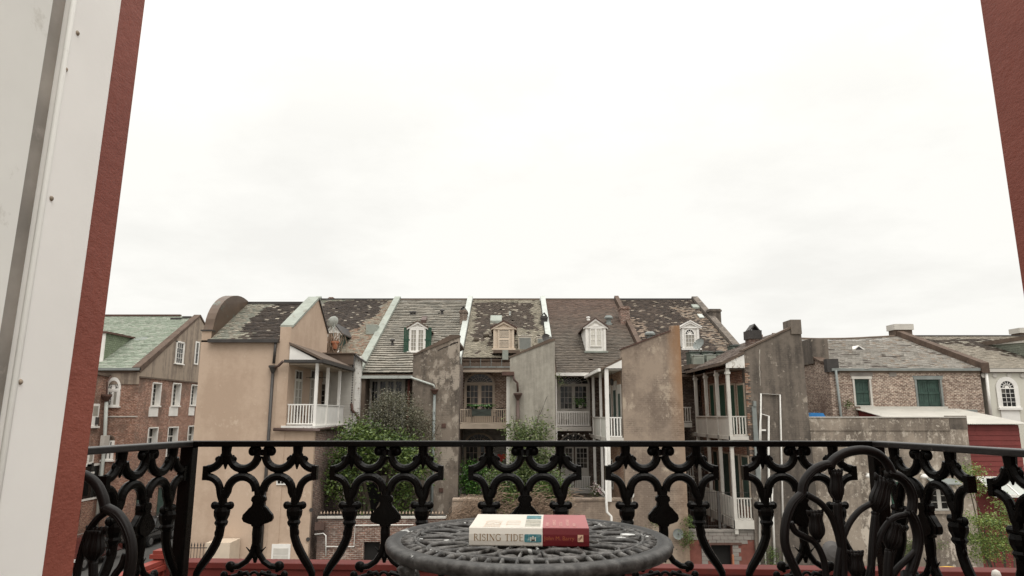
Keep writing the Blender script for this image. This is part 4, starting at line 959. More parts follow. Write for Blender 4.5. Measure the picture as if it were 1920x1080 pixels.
# ================================================================ roof-top plant
def condenser(label, px0, py0, px1, py1, Y, mat='ac', dep=.85, face='ac_light', fin=True):
    x0, x1, z0, z1 = RC(px0, py0, px1, py1, Y)
    t = thing('air_conditioner', label, 'air conditioner', ((x0 + x1) / 2, Y, z0), 'air conditioners on the roofs')
    m = MB(); m.box(x0, x1, Y, Y + dep, z0, z1 - .06); m.box(x0 - .03, x1 + .03, Y - .03, Y + dep + .03, z1 - .06, z1); m.build('casing', mat, t, bevel=.02)
    k = max(4, int((z1 - z0) / .09))
    for i in range(k): 
        if fin: fpart('louvre', face, t, FS(Y), x0 + .07, x1 - .07, z0 + .06 + (z1 - .2 - z0) * i / k, z0 + .06 + (z1 - .2 - z0) * (i + .6) / k, .0, .025)
    m = MB(); m.lathe(((x0 + x1) / 2, Y + dep / 2, z1), [(min(.33, (x1 - x0) * .4), 0), (min(.33, (x1 - x0) * .4), .05), (.1, .09)], 12); m.build('fan_guard', 'dark_metal', t)
    return t
Yp = 43.2
a, b, z0, z1 = RC(1291, 684, 1345, 691, Yp); m = MB(); m.box(a, b + 1.5, Yp - .3, Yp + 1.6, z0, z1 + .02); m.build('condenser_platform', 'soffit', H[4])
for p in (a + .3, b): 
    m = MB(); m.box(p, p + .1, Yp, Yp + .1, z0 - .5, z0); m.build('platform_leg', 'soffit', H[4])
zt = z1 + .02
def louv(lab, px0, px1, py0, Y, mat='ac', light=False):
    x0, x1, zz, z1 = RC(px0, py0, px1, 684, Y); return x0, x1, z1
condenser('dark green condenser nearest the arched dormer on the mossy roof', 1293, 659, 1312, 684, Yp + .5)
condenser('pale louvred condenser in front of the dark one nearest the arched dormer', 1302, 666, 1320.5, 684.5, Yp - .2, 'ac_light', .5)
condenser('dark condenser in the middle of the mossy roof platform', 1316.5, 659, 1338, 684, Yp + .5)
condenser('pale louvred condenser in the middle of the mossy roof platform', 1325.5, 665, 1343, 682, Yp - .2, 'ac_light', .5)
condenser('low dark condenser at the right end of the mossy roof platform', 1343, 659, 1363, 684, Yp + .5)
c_ = condenser('dark domed condenser standing apart by the right edge of the mossy roof', 1372, 647, 1396, 668, 43.0)
condenser('tan condenser right of the cream dormer', 972, 629, 997, 656, PR(984, 657).y, 'ac_tan', face='gutter')
condenser('small half-hidden condenser behind the pale grey end wall', 1006, 631, 1026, 650, PR(1015, 650).y + .5, 'ac_tan', face='gutter')
def dish(label, px, py, Y, r=.4, yaw=0, mat='gutter', armz=.8):
    c = PY(px, py, Y); t = thing('satellite_dish', label, 'satellite dish', (c.x, Y, c.z - armz), 'satellite dishes')
    m = MB(); m.lathe((0, 0, 0), [(.01, 0), (r * .5, .03), (r * .85, .09), (r, .14), (r, .155), (r * .85, .105), (r * .5, .045), (.01, .015)], 20, caps=False)
    q = Matrix.Rotation(yaw, 4, 'Z') @ Matrix.Rotation(R(62), 4, 'X'); m.v = [tuple(q @ Vector(v) + c) for v in m.v]; m.build('reflector', mat, t)
    m = MB(); f = q @ Vector((0, 0, .5)); m.tube([c - Vector((0, 0, r)), c + f + Vector((0, 0, -.1))], .022); m.ball(c + f + Vector((0, 0, -.08)), .07, .07, .06, 8, 5); m.build('feed_arm', 'zinc', t)
    m = MB(); m.tube([c + Vector((0, .08, 0)), (c.x, Y + .15, c.z - armz)], .03); m.build('mast', 'zinc', t); return t
dish('grey satellite dish beside the arched white dormer', 1312, 647, 44.8, .42, R(-55))
dish('dark satellite dish peeping over the pale grey end wall', 1024, 637, 44.6, .38, R(30), 'dark_metal')
dish('pale satellite dish beside the cluttered dormer behind the beige gable', 626, 605, 46.3, .42, R(-130), 'zinc', 1.2)
# ================================================================ left brick building
X0 = -26.7
YC = PX(262, 700, X0).y
T = thing('brick_building', 'red brick building with a pale green slate roof and white window reveals', 'house', (-30, YC, 0))
ze = PX(266, 692, X0).z; R0 = PX(374, 593, X0); YR, zR = R0.y, R0.z
F0 = FE(X0)
holes = []; wins = []
for pa, pb, pt, pbt in ((284, 301, 717, 761), (322, 338, 718, 761), (357, 371, 721, 760), (274.5, 293, 801, 876), (312, 331, 800, 873), (350, 366, 798, 866)):
    y0, y1, z0, z1 = RX(pa, pt, pb, pbt, X0); wins.append((y0, y1, z0, z1)); holes.append((y0, y1, z0, z1))
sl0 = (zR - ze) / (YR - YC); YE_ = 2 * YR - YC
zb_ = PX(300, 708, X0).z - .1
wall(T, F0, YC, YE_, 0, zb_, 'brick_red', holes, .5)
m = MB(); m.fprism(F0, [(YC, zb_), (YE_, zb_), (YE_, ze), (YR, zR), (YC, ze)], -.5, .03); m.build('gable', 'gable', T)
m = MB(); m.fbox(F0, YC - .05, YE_, zb_ - .06, zb_ + .05, -.3, .1); m.build('string_course', 'soffit', T)
m = MB(); m.fprism(F0, [(YC - .25, ze - .15), (YC - .25, ze + .12), (YR, zR + .14), (YE_, ze + .12), (YE_, ze), (YR, zR - .02), (YC, ze - .25)], -.45, .1); m.v = [(a, b, c) for a, b, c in m.v]; m.build('coping', 'coping_brown', T)
for k, (y0, y1, z0, z1) in enumerate(wins):
    m = MB(); m.fbox(F0, y0, y0 + .08, z0, z1, -.42, .05); m.fbox(F0, y1 - .08, y1, z0, z1, -.42, .05); m.fbox(F0, y0, y1, z1 - .08, z1, -.42, .055); m.fbox(F0, y0 - .05, y1 + .05, z0 - .08, z0 + .02, -.42, .12); m.build('window_reveal', 'white', T)
    zt = z1 - .08
    if k > 2:
        sash(T, F0, y0 + .08, y1 - .08, z1 - .75, zt, 3, 1, 'white', 'glass', n=-.3, fr=.05); zt = z1 - .75
    sash(T, F0, y0 + .08, y1 - .08, z0, zt, 3, 5, 'white', 'glass', n=-.3, fr=.06)
for pa, pb, pt, pbt in ((278, 296, 763, 781), (316, 333, 763, 780), (353, 364, 763, 779)):
    y0, y1, z0, z1 = RX(pa, pt, pb, pbt, X0); fpart('apron_panel', 'white', T, F0, y0 + .05, y1 - .05, z0, z1, 0, .05)
# gable window and scars
y0, y1, z0, z1 = RX(328, 640, 343, 682, X0); m = MB(); m.fbox(F0, y0, y0 + .1, z0, z1, 0, .12); m.fbox(F0, y1 - .1, y1, z0, z1, 0, .12); m.fbox(F0, y0, y1, z1 - .1, z1, 0, .12); m.fbox(F0, y0 - .1, y1 + .1, z0 - .08, z0, 0, .18); m.build('window_frame', 'white', T)
sash(T, F0, y0 + .1, y1 - .1, z0, z1 - .1, 3, 4, 'white', 'glass', n=.08, fr=.05)
y0, y1, z0, z1 = RX(364, 640, 371, 684, X0); sash(T, F0, y0, y1, z0, z1, 1, 2, 'white', 'glass', n=.1, fr=.12)
# ground floor openings
for y in (YC + 1.2, YC + 4.2, YC + 7.4):
    m = MB(); m.fbox(F0, y, y + 1.5, .2, 2.9, 0, .04); o = m.build('shopfront', 'green_door', T); fpart('head_board', 'soffit', o, F0, y - .15, y + 1.65, 2.9, 3.1, 0, .1)
# front (south) wall of the main block, between wing and corner
XWg = PY(200, 760, YC).x
FSo = FS(YC)
m = MB(); m.box(-44, X0 - .5, YC, YE_, 0, ze - .3); m.build('wall', 'brick_red', T)
m = MB(); m.box(-44, X0 + .02, YC - .06, YC, ze - 1.1, ze - .05); m.build('frieze', 'gable', T)
m = MB(); m.box(-44, X0 + .1, YC - .3, YC - .1, ze - .12, ze + .06); m.build('gutter', 'gutter', T)
a, b, zs, z1 = RC(199, 728, 227, 731, YC); zb = PY(212, 761, YC).z; um = (a + b) / 2; rr = (b - a) / 2; zt = PY(213, 710, YC).z
m = MB(); m.fbox(FSo, a, a + .16, zb, zs, 0, .1); m.fbox(FSo, b - .16, b, zb, zs, 0, .1); m.fbox(FSo, a - .1, b + .1, zb - .12, zb, 0, .16); m.fbox(FSo, a, b, zs - .08, zs + .1, 0, .09); m.build('window_frame', 'white', T)
sash(T, FSo, a + .16, um, zb, zs - .08, 2, 3, 'white', 'glass', n=.07, fr=.08); sash(T, FSo, um, b - .16, zb, zs - .08, 1, 1, 'white', 'glass_pale', n=.07, fr=.08)
fanlight(T, FSo, um, zs + .1, rr, 'white', .16, .08, 9, (zt - zs) / rr)
a, b, zs, z1 = RC(196, 823, 216, 826, YC); zb = PY(206, 862, YC).z; um = (a + b) / 2; rr = (b - a) / 2
m = MB(); m.fbox(FSo, a, a + .12, zb, zs, 0, .1); m.fbox(FSo, b - .12, b, zb, zs, 0, .1); m.fbox(FSo, a - .1, b + .1, zb - .12, zb, 0, .16); m.build('window_frame', 'white', T)
sash(T, FSo, a + .12, um, zb, zs, 1, 2, 'white', 'glass', n=.06, fr=.08); sash(T, FSo, um, b - .12, zb, zs, 1, 2, 'white', 'glass', n=.06, fr=.08); fanlight(T, FSo, um, zs, rr, 'soffit', .12, .06, 5, 1.0)
a, b, z0, z1 = RC(192, 780, 258, 782, YC); fpart('string_course', 'offwhite', T, FSo, a, b, z0, z1, 0, .05)
# roof
def col_g(x, s): return vary(random.choice([(.31, .355, .28), (.345, .385, .31), (.28, .325, .25), (.375, .40, .33)]), .08)
m = MB(); m.fprism(FE(-44), [(YC - .15, ze - .05), (YR, zR - .05), (YE_, ze - .05), (YE_, ze - .3), (YC - .1, ze - .3)], 0, 44 + X0 - .46); m.build('roof', 'soffit', T)
slates(T, -44, X0 - .42, (YC - .2, ze), (YR, zR), .24, .30, col_g)
m = MB(); m.box(-44, X0 - 1.6, YR - .15, YR + .15, zR - .02, zR + .14); m.build('ridge_cap', 'rust', T)
P = PX(338, 612, X0 - 1.2); m = MB(); m.box(P.x - .9, P.x, P.y, P.y + .8, P.z - .5, P.z + .75); m.box(P.x, P.x + .7, P.y + .2, P.y + .9, P.z, P.z + .9); m.build('chimney', 'dark_metal', T)
# roof dormer
sl_g = (zR - ze) / (YR - YC)
def PG(px, py):
    r = ray(px, py); t = (ze - sl_g * YC - EYE) / (r.z - sl_g * r.y); return Vector((r.x * t, r.y * t, EYE + r.z * t))
P = PG(192, 680); xd = P.x; yd = P.y
zt = PY(194, 625, yd).z; yb = YC + (zt - ze) / sl_g
m = MB(); m.fprism(FE(xd - 2.2), [(yd, P.z - .3), (yd, zt), (yb, zt)], 0, 2.2); d_ = m.build('dormer', 'slate_green_face' if 'slate_green_face' in M else 'green_door', T)
def gcheek():
    m = MB(); k = 14
    for i in range(k):
        za = P.z + (zt - P.z) * i / k; zb2 = P.z + (zt - P.z) * (i + 1) / k; ye = YC + (za - ze) / sl_g; y = yd
        j = 0
        while y < ye + .2:
            y1 = y + (.15 if j == 0 and i % 2 else .3); j += 1
            c = vary((.21, .25, .165), .12); m.add([(xd + .002, y + .006, za), (xd + .002, y1 - .006, za), (xd + .03, y + .006, za), (xd + .03, y1 - .006, za), (xd + .008, y + .006, zb2), (xd + .008, y1 - .006, zb2)], [(0, 2, 3, 1), (2, 4, 5, 3), (0, 4, 2), (1, 3, 5)], c); y = y1
    o = m.build('cheek_slates', 'slate', d_); o['kind'] = 'stuff'
gcheek()
m = MB(); m.fprism(FE(xd - 2.3), [(yd - .2, zt), (yd - .2, zt + .14), (yb + .3, zt + .14), (yb, zt)], 0, 2.5); m.build('dormer_roof', 'rust', d_)
m = MB(); m.box(xd - 2.2, xd + .05, yd - .1, yd - .003, P.z - .1, zt); m.build('dormer_front', 'white', d_)
on = PG(259, 640); m = MB(); m.fprism(FE(on.x - .4), [(on.y, on.z), (on.y + .5, on.z + .5 * sl_g), (on.y + .5, on.z + .5 * sl_g + .1), (on.y, on.z + .1)], 0, .9); m.build('skylight', 'gutter', T)
# nearer wing of that building
FWg = FE(XWg); zw = PX(190, 706, XWg).z
ys = []
for pa, pb, pt, pbt, gm in ((170, 184, 757, 799, 0), (163, 174, 845, 885, 0)):
    ys.append(RX(pa, pt, pb, pbt, XWg))
T2 = thing('brick_wing', 'low-eaved brick rear wing with a white downpipe, at the left edge beside the door frame', 'house', (-34, 44, 0))
m = MB(); m.fprism(FE(-40), [(36, 0), (YC - .01, 0), (YC - .01, zw), (43, zw + .4), (36, zw + .9)], 0, 40 + XWg); m.build('wall', 'brick_red', T2)
m = MB(); m.fprism(FE(-40), [(35.9, zw + .9), (43, zw + .4), (YC - .05, zw), (YC - .05, zw + .16), (43, zw + .56), (35.9, zw + 1.06)], 0, 40 + XWg + .12); m.build('coping', 'soffit', T2)
for y0, y1, z0, z1 in ys:
    m = MB(); m.fbox(FWg, y0, y1, z0, z1, 0, .05); m.fbox(FWg, y0 - .1, y1 + .1, z0 - .12, z0, 0, .15); f = m.build('window', 'white', T2)
    fpart('air_conditioner_vent', 'dark_metal', f, FWg, y0 + .5, y1 - .15, z0 + .1, z0 + .6, .05, .2)
    fpart('pane', 'glass_pale', f, FWg, y0 + .15, y1 - .15, z0 + .7, z1 - .15, .05, .06)
a = PX(160, 950, XWg); m = MB(); m.fbox(FWg, a.y - 1.2, a.y + 1.2, 2.6, 5.0, 0, .05); f = m.build('window', 'white', T2); fpart('pane', 'glass', f, FWg, a.y - 1.05, a.y + 1.05, 2.75, 4.85, .05, .06)
q = [PX(x, y, XWg + .25) for x, y in ((208, 706), (201, 716))]; q2 = [PX(x, y, XWg + .3) for x, y in ((200, 742), (196, 830), (191, 885))]
pipe(T2, q2 + [(q2[-1].x, q2[-1].y, .4)], .12, 'zinc'); m = MB(); m.lathe((q2[0].x, q2[0].y, q2[0].z - .1), [(.12, -.3), (.3, 0), (.34, .05), (.34, .2)], 10); m.build('hopper', 'rust', T2)
m = MB(); p = PX(194, 826, XWg + .3); m.box(p.x - .05, p.x + .25, p.y - .3, p.y + .3, p.z - .35, p.z + .35); m.build('junction_box', 'offwhite', T2)
m = MB(); m.tube([(q[0].x, q[0].y, q[0].z), (q[1].x, q[1].y, q[1].z), (q2[0].x, q2[0].y, q2[0].z)], .06); m.build('spout', 'rust', T2)

# ================================================================ right brick building with green shutters
Y6 = 44.2; zg = PY(1690, 692, Y6).z; X6 = PY(1560, 760, Y6).x; X7 = PY(1840, 720, Y6).x
yr6 = 53.2; zr6 = PY(1600, 631, yr6).z
T = thing('brick_building', 'brown brick building with two dark green shuttered windows and a grey slate roof', 'house', (25, Y6, 0))
F = FS(Y6); hs = []
for px0, px1, py0, py1 in ((1600, 1635, 707, 762), (1717, 1768, 708, 766)): a, b, z0, z1 = RC(px0, py0, px1, py1, Y6); hs.append((a, b, z0, z1))
wall(T, F, X6 + .4, X7, 0, zg, 'brick_old', hs, .4)
for k, (a, b, z0, z1) in enumerate(hs):
    m = MB(); w_ = .12; m.fbox(F, a, a + w_, z0, z1, -.25, .03); m.fbox(F, b - w_, b, z0, z1, -.25, .03); m.fbox(F, a - .06, b + .06, z1 - w_, z1 + .04, -.25, .05); m.fbox(F, a, b, z0, z0 + .06, -.25, .05)
    m.build('window_frame', 'offwhite' if k == 0 else 'gutter', T)
    leaves = 1 if k == 0 else 2; a2, b2 = a + w_, b - w_
    for h in range(leaves):
        la = a2 + (b2 - a2) * h / leaves + .01; lb = a2 + (b2 - a2) * (h + 1) / leaves - .01
        mm = MB()
        for zz in (.12, .5, .88): mm.fbox(F, la, lb, z0 + (z1 - z0) * zz - .08, z0 + (z1 - z0) * zz + .08, -.15, -.11)
        sh = mm.build('shutter', 'green_door', T); n_ = 5
        for j in range(n_): fpart('board', 'green_door', sh, F, la + (lb - la) * j / n_ + .006, la + (lb - la) * (j + 1) / n_ - .006, z0 + .06, z1 - w_, -.2, -.15 + .006 * (j % 2))
    a3, b3 = a - .12, b + .15
    fpart('lintel', 'gutter' if k else 'block', T, F, a3, b3, z1 + .045, z1 + (.42 if k == 0 else .12), 0, .02)
m = MB(); m.fbox(F, hs[0][1] + .2, X7 - .5, hs[0][2] - .38, hs[0][2] - .2, .0, .06); m.build('flashing', 'gutter', T)
a, b, z0, z1 = RC(1667, 697, 1681, 706, Y6); fpart('patch', 'block', T, F, a, b, z0, z1, 0, .02)
m = MB(); m.box(X6 + .1, X7 - .05, Y6 - .18, Y6 - .02, zg - .12, zg + .04); m.build('gutter', 'gutter', T)
q = [PY(x, y, Y6 - .15) for x, y in ((1567, 694), (1578, 790))]; pipe(T, [q[0], q[1], (q[1].x + .1, Y6 - .15, 0)], .08, 'gutter')
# west wall with stepped parapet
FWs = FW(X6); zp1 = PX(1556, 684, X6).z
m = MB(); ztop = zg + .35; P2 = PX(1530, 664, X6)
m.fprism(FWs, [(Y6 - .02, 0), (Y6 - .02, ztop), (Y6 + 1.0, ztop + .1), (yr6, zr6 + .1), (2 * yr6 - Y6, zg), (2 * yr6 - Y6, 0)], -.4, 0); m.build('side_wall', 'brick_old', T)
m = MB(); m.fprism(FWs, [(Y6 - .1, ztop), (Y6 - .1, ztop + .14), (Y6 + 1.0, ztop + .25), (yr6, zr6 + .28), (yr6, zr6 + .1), (Y6 + 1.0, ztop + .1)], -.5, .08); m.build('coping', 'coping_brown', T)
m = MB(); m.box(X6 - .15, X6 + .6, Y6 - .12, Y6 + .35, zg - .2, ztop + .3); m.build('corner_block', 'dark_metal', T)
c0 = PX(1518, 650, X6); m = MB(); cz = PX(1527, 634, X6).z; m.box(X6 - .1, X6 + 1.0, Y6 + 2.0, Y6 + 4.2, zg + .5, cz); m.build('chimney', 'towerD', T)
m = MB(); m.fbox(F, X6 + .4, X7, zg - 1, zg - .9, -.5, -.41); 
m = MB(); m.fprism(FE(X6 + .4), [(Y6 - .12, zg - .06), (yr6, zr6 - .34), (2 * yr6 - Y6, zg), (2 * yr6 - Y6, zg - .25), (Y6, zg - .25)], 0, X7 - X6 - .4); m.build('roof', 'soffit', T)
def col_6(x, s):
    n = fbm(x * .45, s * 9 * 1.6, 1.1)
    if n > .38 and random.random() < .8: return vary((.13, .105, .085), .2)
    if x > X7 - 5.5 - s * 2 and random.random() < .12: return vary((.34, .27, .21), .1)
    return vary(random.choice([(.38, .35, .31), (.43, .395, .345), (.345, .32, .28)]), .08)
sg6 = lambda x, s: -.24 * s * math.sin(math.pi * min(1, max(0, (x - X6) / (X7 - X6))) ** .8) + .03 * noise.noise(Vector((x * .7, s * 5, 9)))
slates(T, X6 + .42, X7 - .02, (Y6 - .14, zg), (yr6, zr6), .26, .26, col_6, sag=sg6)
m = MB(); m.tube([(X6 + .4 + (X7 - .6 - X6) * k / 14, yr6, zr6 + .03 + sg6(X6 + .4 + (X7 - .6 - X6) * k / 14, 1)) for k in range(15)], .10, 6); m.build('ridge_cap', 'soffit', T)
m = MB(); m.fprism(FE(X7 - .02), [(Y6 - .25, zg - .25), (Y6 - .25, zg + .4), (yr6, zr6 + .45), (yr6 + .5, zr6 + .3), (yr6, zr6 - .1)], 0, .5); m.build('coping', 'coping_brown', T)
P = PY(1597, 646, 50.5); rvz = zg + (zr6 - zg) * (50.5 - Y6) / (yr6 - Y6); m = MB(); m.fprism(FS(49.5), [(P.x - .55, rvz - .5), (P.x + .55, rvz - .5), (P.x, rvz - .12)], -1.2, 0); m.build('roof_vent', 'white', T); m = MB(); m.fprism(FS(49.5), [(P.x - .33, rvz - .46), (P.x + .33, rvz - .46), (P.x, rvz - .2)], 0, .02); m.build('vent_louvre', 'dark_metal', T)
x0, x1, z0, z1 = RC(1674, 616, 1705, 630, yr6 + .4); m = MB(); m.box(x0, x1, yr6, yr6 + 1, z0 - 1, z1 - .15); c = m.build('chimney', 'soffit', T); m = MB(); m.box(x0 - .1, x1 + .1, yr6 - .1, yr6 + 1.1, z1 - .15, z1 + .3); m.build('cap', 'offwhite', c)
m = MB(); 
for k in range(60):
    p = PY(1590 + random.gauss(0, 4), 758 + random.gauss(0, 4), Y6 - .1)
    a = random.uniform(0, 6.3); s_ = random.uniform(.05, .12); m.add([(p.x, p.y - .1 * random.random(), p.z), (p.x + s_ * math.cos(a), p.y - .1, p.z + s_ * math.sin(a)), (p.x + s_ * math.cos(a + 1), p.y - .15, p.z + s_ * math.sin(a + 1))], [(0, 1, 2)])
o = m.build('wall_plant', 'leaf_mid', None, fix=False); tag(o, 'tuft of weeds growing from the brick wall under the narrow green shutter', 'plant')

# ================================================================ cream house
T = thing('cream_house', 'cream rendered house with an arched white window, at the right edge', 'house', (34, Y6, 0))
F = FS(Y6); XR = 46
m = MB(); m.box(X7 + .48, XR, Y6 + .02, 62, 0, zg - .05); m.build('wall', 'cream', T)
m = MB(); m.box(X7 + .3, XR, Y6 - .2, Y6, zg - .2, zg + .02); m.build('gutter', 'offwhite', T)
m = MB(); m.fprism(FE(X7 + .5), [(Y6 - .14, zg), (yr6, zr6 - .02), (62, zg), (62, zg - .25), (Y6, zg - .25)], 0, XR - X7 - .5); m.build('roof', 'soffit', T)
def col_7(x, s):
    n = fbm(x * .6, s * 9, .5); d_ = x - (X7 + 2 + (1 - s) * 5.5)
    if d_ > -1.2 + n and s < .9 + .1 * n: return vary(MOSS2, .3) if random.random() > .16 else vary((.50, .46, .38), .15)
    return vary(random.choice([(.42, .37, .30), (.36, .32, .26)]), .12)
slates(T, X7 + .5, XR, (Y6 - .14, zg + .02), (yr6, zr6), .26, .26, col_7)
m = MB(); m.box(X7 + .5, XR, yr6 - .1, yr6 + .1, zr6, zr6 + .1); m.build('ridge_cap', 'dark_metal', T)
a, b, zs, _ = RC(1871, 726, 1904, 728, Y6); zb = PY(1888, 764, Y6).z; zt = PY(1888, 713, Y6).z; um = (a + b) / 2; rr = (b - a) / 2 - .08
zs = zt - rr
m = MB(); m.fstrip(F, arc(um, zs, rr + .22), arc(um, zs, rr), 0, .06); m.fbox(F, um - rr - .22, um - rr, zb, zs, 0, .06); m.fbox(F, um + rr, um + rr + .22, zb, zs, 0, .06); m.fbox(F, um - rr - .25, um + rr + .25, zb - .15, zb, 0, .15); m.build('window_surround', 'white', T)
sash(T, F, um - rr, um + rr, zb, zs, 3, 4, 'white', 'glass', n=.07, fr=.07); fanlight(T, F, um, zs, rr, 'white', .05, .06, 7)
fpart('apron_panel', 'white', T, F, um - rr - .1, um + rr + .1, zb - .95, zb - .15, 0, .04)
for px in (1844, 1865, 1892, 1917):
    p = PY(px, 704, Y6); m = MB(); m.lathe((0, 0, 0), [(.16, 0), (.16, .03), (.1, .05), (.05, .05)], 12); m.v = [(p.x + x, Y6 - z, p.z + y) for x, y, z in m.v]; m.build('rosette', 'offwhite', T)
pipe(T, [PY(1849, 697, Y6 - .1), PY(1859, 790, Y6 - .1)], .09, 'white')
P = Vector((PY(1912, 680, 47.5).x, 47.5, 0)); xa, xb = P.x, P.x + 2.6; zt = PY(1912, 636, 46.2).z; zb = zg + (zr6 - zg) * (46.2 - Y6) / (yr6 - Y6); sl6 = (zr6 - zg) / (yr6 - Y6)
yb = 46.2 + (zt - zb) / sl6
m = MB(); m.fprism(FE(xa), [(46.2, zb), (46.2, zt), (yb, zt)], 0, 2.6); d_ = m.build('dormer', 'green_door', T)
m = MB(); m.box(xa - .03, xb, 46.1, 46.197, zb - .1, zt); m.build('dormer_front', 'white', d_); sash(d_, FS(46.1), xa + .45, xb - .4, zb + .25, zt - .2, 3, 3, 'white', 'glass_pale', n=.04)
m = MB(); m.fprism(FE(xa - .2), [(45.9, zt), (45.9, zt + .25), (yb + .8, zt + .3), (yb, zt)], 0, 3.0); m.build('dormer_roof', 'soffit', d_); m = MB(); m.fprism(FE(xa - .1), [(46.0, zt - .2), (46.0, zt - .002), (yb, zt - .002)], 0, .08); m.build('fascia', 'white', d_)
m = MB(); k = 9
for i in range(k):
    za = zb + (zt - zb) * i / k; zc = zb + (zt - zb) * (i + 1) / k; ye = 46.2 + (za - zb) / sl6; y = 46.2; j = 0
    while y < ye + .25:
        y1 = y + (.17 if j == 0 and i % 2 else .34); j += 1
        m.add([(xa - .002, y + .006, za), (xa - .002, y1 - .006, za), (xa - .03, y + .006, za), (xa - .03, y1 - .006, za), (xa - .008, y + .006, zc), (xa - .008, y1 - .006, zc)], [(0, 1, 3, 2), (2, 3, 5, 4), (0, 2, 4), (1, 5, 3)], vary((.20, .215, .17), .12)); y = y1
o = m.build('cheek_slates', 'slate', d_); o['kind'] = 'stuff'
x0, x1, z0, z1 = RC(1908, 618, 1935, 632, yr6 + .3); m = MB(); m.box(x0, x1, yr6, yr6 + 1, z0 - 1, z1 - .3); c = m.build('chimney', 'soffit', T); m = MB(); m.box(x0 - .1, x1 + .1, yr6 - .1, yr6 + 1.1, z1 - .3, z1 + .1); m.build('cap', 'offwhite', c)

# ================================================================ red shed
T = thing('red_shed', 'barn-red boarded shed with a pale corrugated tin roof, against the brick wall', 'shed', (28, 40, 0))
YSf = 38.6; XS0 = 21.9; XS1 = PY(1917, 850, YSf).x; zst = PY(1700, 767, Y6).z; zsb = PY(1900, 795, YSf).z
m = MB(); n_ = 120
for i in range(n_):                                   # corrugated sheet
    xa_ = XS0 + (XS1 + .4 - XS0) * i / n_; xb_ = XS0 + (XS1 + .4 - XS0) * (i + 1) / n_; h = .04 if i % 2 else 0; h2 = .04 - h
    m.add([(xa_, YSf - .25, zsb + h), (xb_, YSf - .25, zsb + h2), (xb_, Y6 - .02, zst + h2), (xa_, Y6 - .02, zst + h), (xa_, YSf - .25, zsb + h - .03), (xb_, YSf - .25, zsb + h2 - .03), (xb_, Y6 - .02, zst + h2 - .03), (xa_, Y6 - .02, zst + h - .03)], [(0, 1, 2, 3), (7, 6, 5, 4), (0, 4, 5, 1)])
m.build('roof', 'tin', T, fix=False)
m = MB(); m.box(XS0 + .3, XS1 - .3, Y6 - .06, Y6 - .02, zst, zst + .16); m.build('wall_flashing', 'tin', T)
m = MB(); m.fprism(FE(XS0 + .15), [(YSf, 0), (YSf, zsb - .06), (Y6 - .05, zst - .06), (Y6 - .05, 0)], 0, .1); m.build('side_wall', 'barn', T)
m = MB(); m.fprism(FE(XS1 - .1), [(YSf + .05, 0), (YSf + .05, zsb - .06), (Y6 - .05, zst - .06), (Y6 - .05, 0)], 0, .1); m.build('side_wall', 'barn', T)
m = MB(); m.box(XS0 + .2, XS1 - .12, YSf + .03, YSf + .1, 0, zsb - .05); m.build('wall', 'barn', T)
k = 28; hz = (zsb - .06) / k
me = MB(); me.add([(0, 0, 0), (1, 0, 0), (1, -.035, 0), (0, -.035, 0), (0, -.012, 1), (1, -.012, 1), (1, 0, 1), (0, 0, 1)], [(0, 1, 2, 3), (3, 2, 5, 4), (4, 5, 6, 7), (0, 3, 4, 7), (1, 6, 5, 2)]); bm_ = me.mesh('siding_board', 'barn')
xb0 = PY(1800, 850, YSf).x
for i in range(k):
    c = XS0 + .2
    while c < XS1 - .01:
        e_ = min(XS1, c + random.choice((3.6, 4.8, 2.4)))
        if e_ - c > .1: inst('siding_board', bm_, T, (c, YSf + .03, i * hz), (e_ - c - .006, 1, hz))
        c = e_
# white framed glass lean-to against the shed
A = PY(1836, 897, YSf - .1); B = PY(1960, 897, YSf - .1)
T = thing('glazed_awning', 'white framed awning with grey glass panels on the red boarded wall', 'awning', (A.x, YSf, A.z), None)
n_ = 6; w_ = (B.x - A.x) / n_; zlo = PY(1860, 930, 37.0).z; Yo = 37.3
for i in range(n_ + 1):
    m = MB(); x = A.x + w_ * i; m.tube([(x, YSf, A.z), (x, Yo, zlo)], .05, 4); m.build('bar', 'white', T)
for i in range(n_):
    x = A.x + w_ * i; m = MB(); m.add([(x + .05, YSf, A.z), (x + w_ - .05, YSf, A.z), (x + w_ - .05, Yo, zlo), (x + .05, Yo, zlo), (x + .05, YSf, A.z - .02), (x + w_ - .05, YSf, A.z - .02), (x + w_ - .05, Yo, zlo - .02), (x + .05, Yo, zlo - .02)], [(0, 1, 2, 3), (7, 6, 5, 4), (0, 4, 5, 1), (1, 5, 6, 2), (2, 6, 7, 3), (3, 7, 4, 0)]); m.build('panel', 'zinc', T)
m = MB(); m.box(A.x - .1, B.x + .1, YSf - .08, YSf, A.z - .06, A.z + .1); m.box(A.x - .1, B.x + .1, Yo - .08, Yo + .04, zlo - .1, zlo + .04); m.build('frame', 'white', T)

# ================================================================ concrete yard wall
YW_ = 36.9; XW0 = D1 - .05; XW1 = PY(1826, 900, YW_).x; zt = PY(1650, 783, YW_).z
T = thing('concrete_wall', 'tall stained concrete yard wall between the dark end wall and the red shed', 'wall', (20, YW_, 0))
F = FS(YW_); h1 = RC(1668, 900, 1690, 956, YW_); h2 = RC(1744, 914, 1782, 958, YW_)
wall(T, F, XW0, XW1 - .02, 0, zt, 'yard', [h1, h2], .4)
cw = PY(1780, 790, YW_).x; m = MB(); m.fbox(F, cw, XW1, zt - .6, zt + .1, -.41, .02); m.build('raised_end', 'towerD', T)
zl_ = PY(1650, 806, YW_).z; m = MB(); m.fbox(F, XW0 + .02, cw - .01, zl_ - .04, zl_ + .03, 0, .035); m.build('ledge', 'yard', T)
m = MB(); m.fbox(F, XW0 + .02, XW1 - .05, zt + .001, zt + .05, -.45, .05); 
m.build('wall_cap', 'offwhite', T)
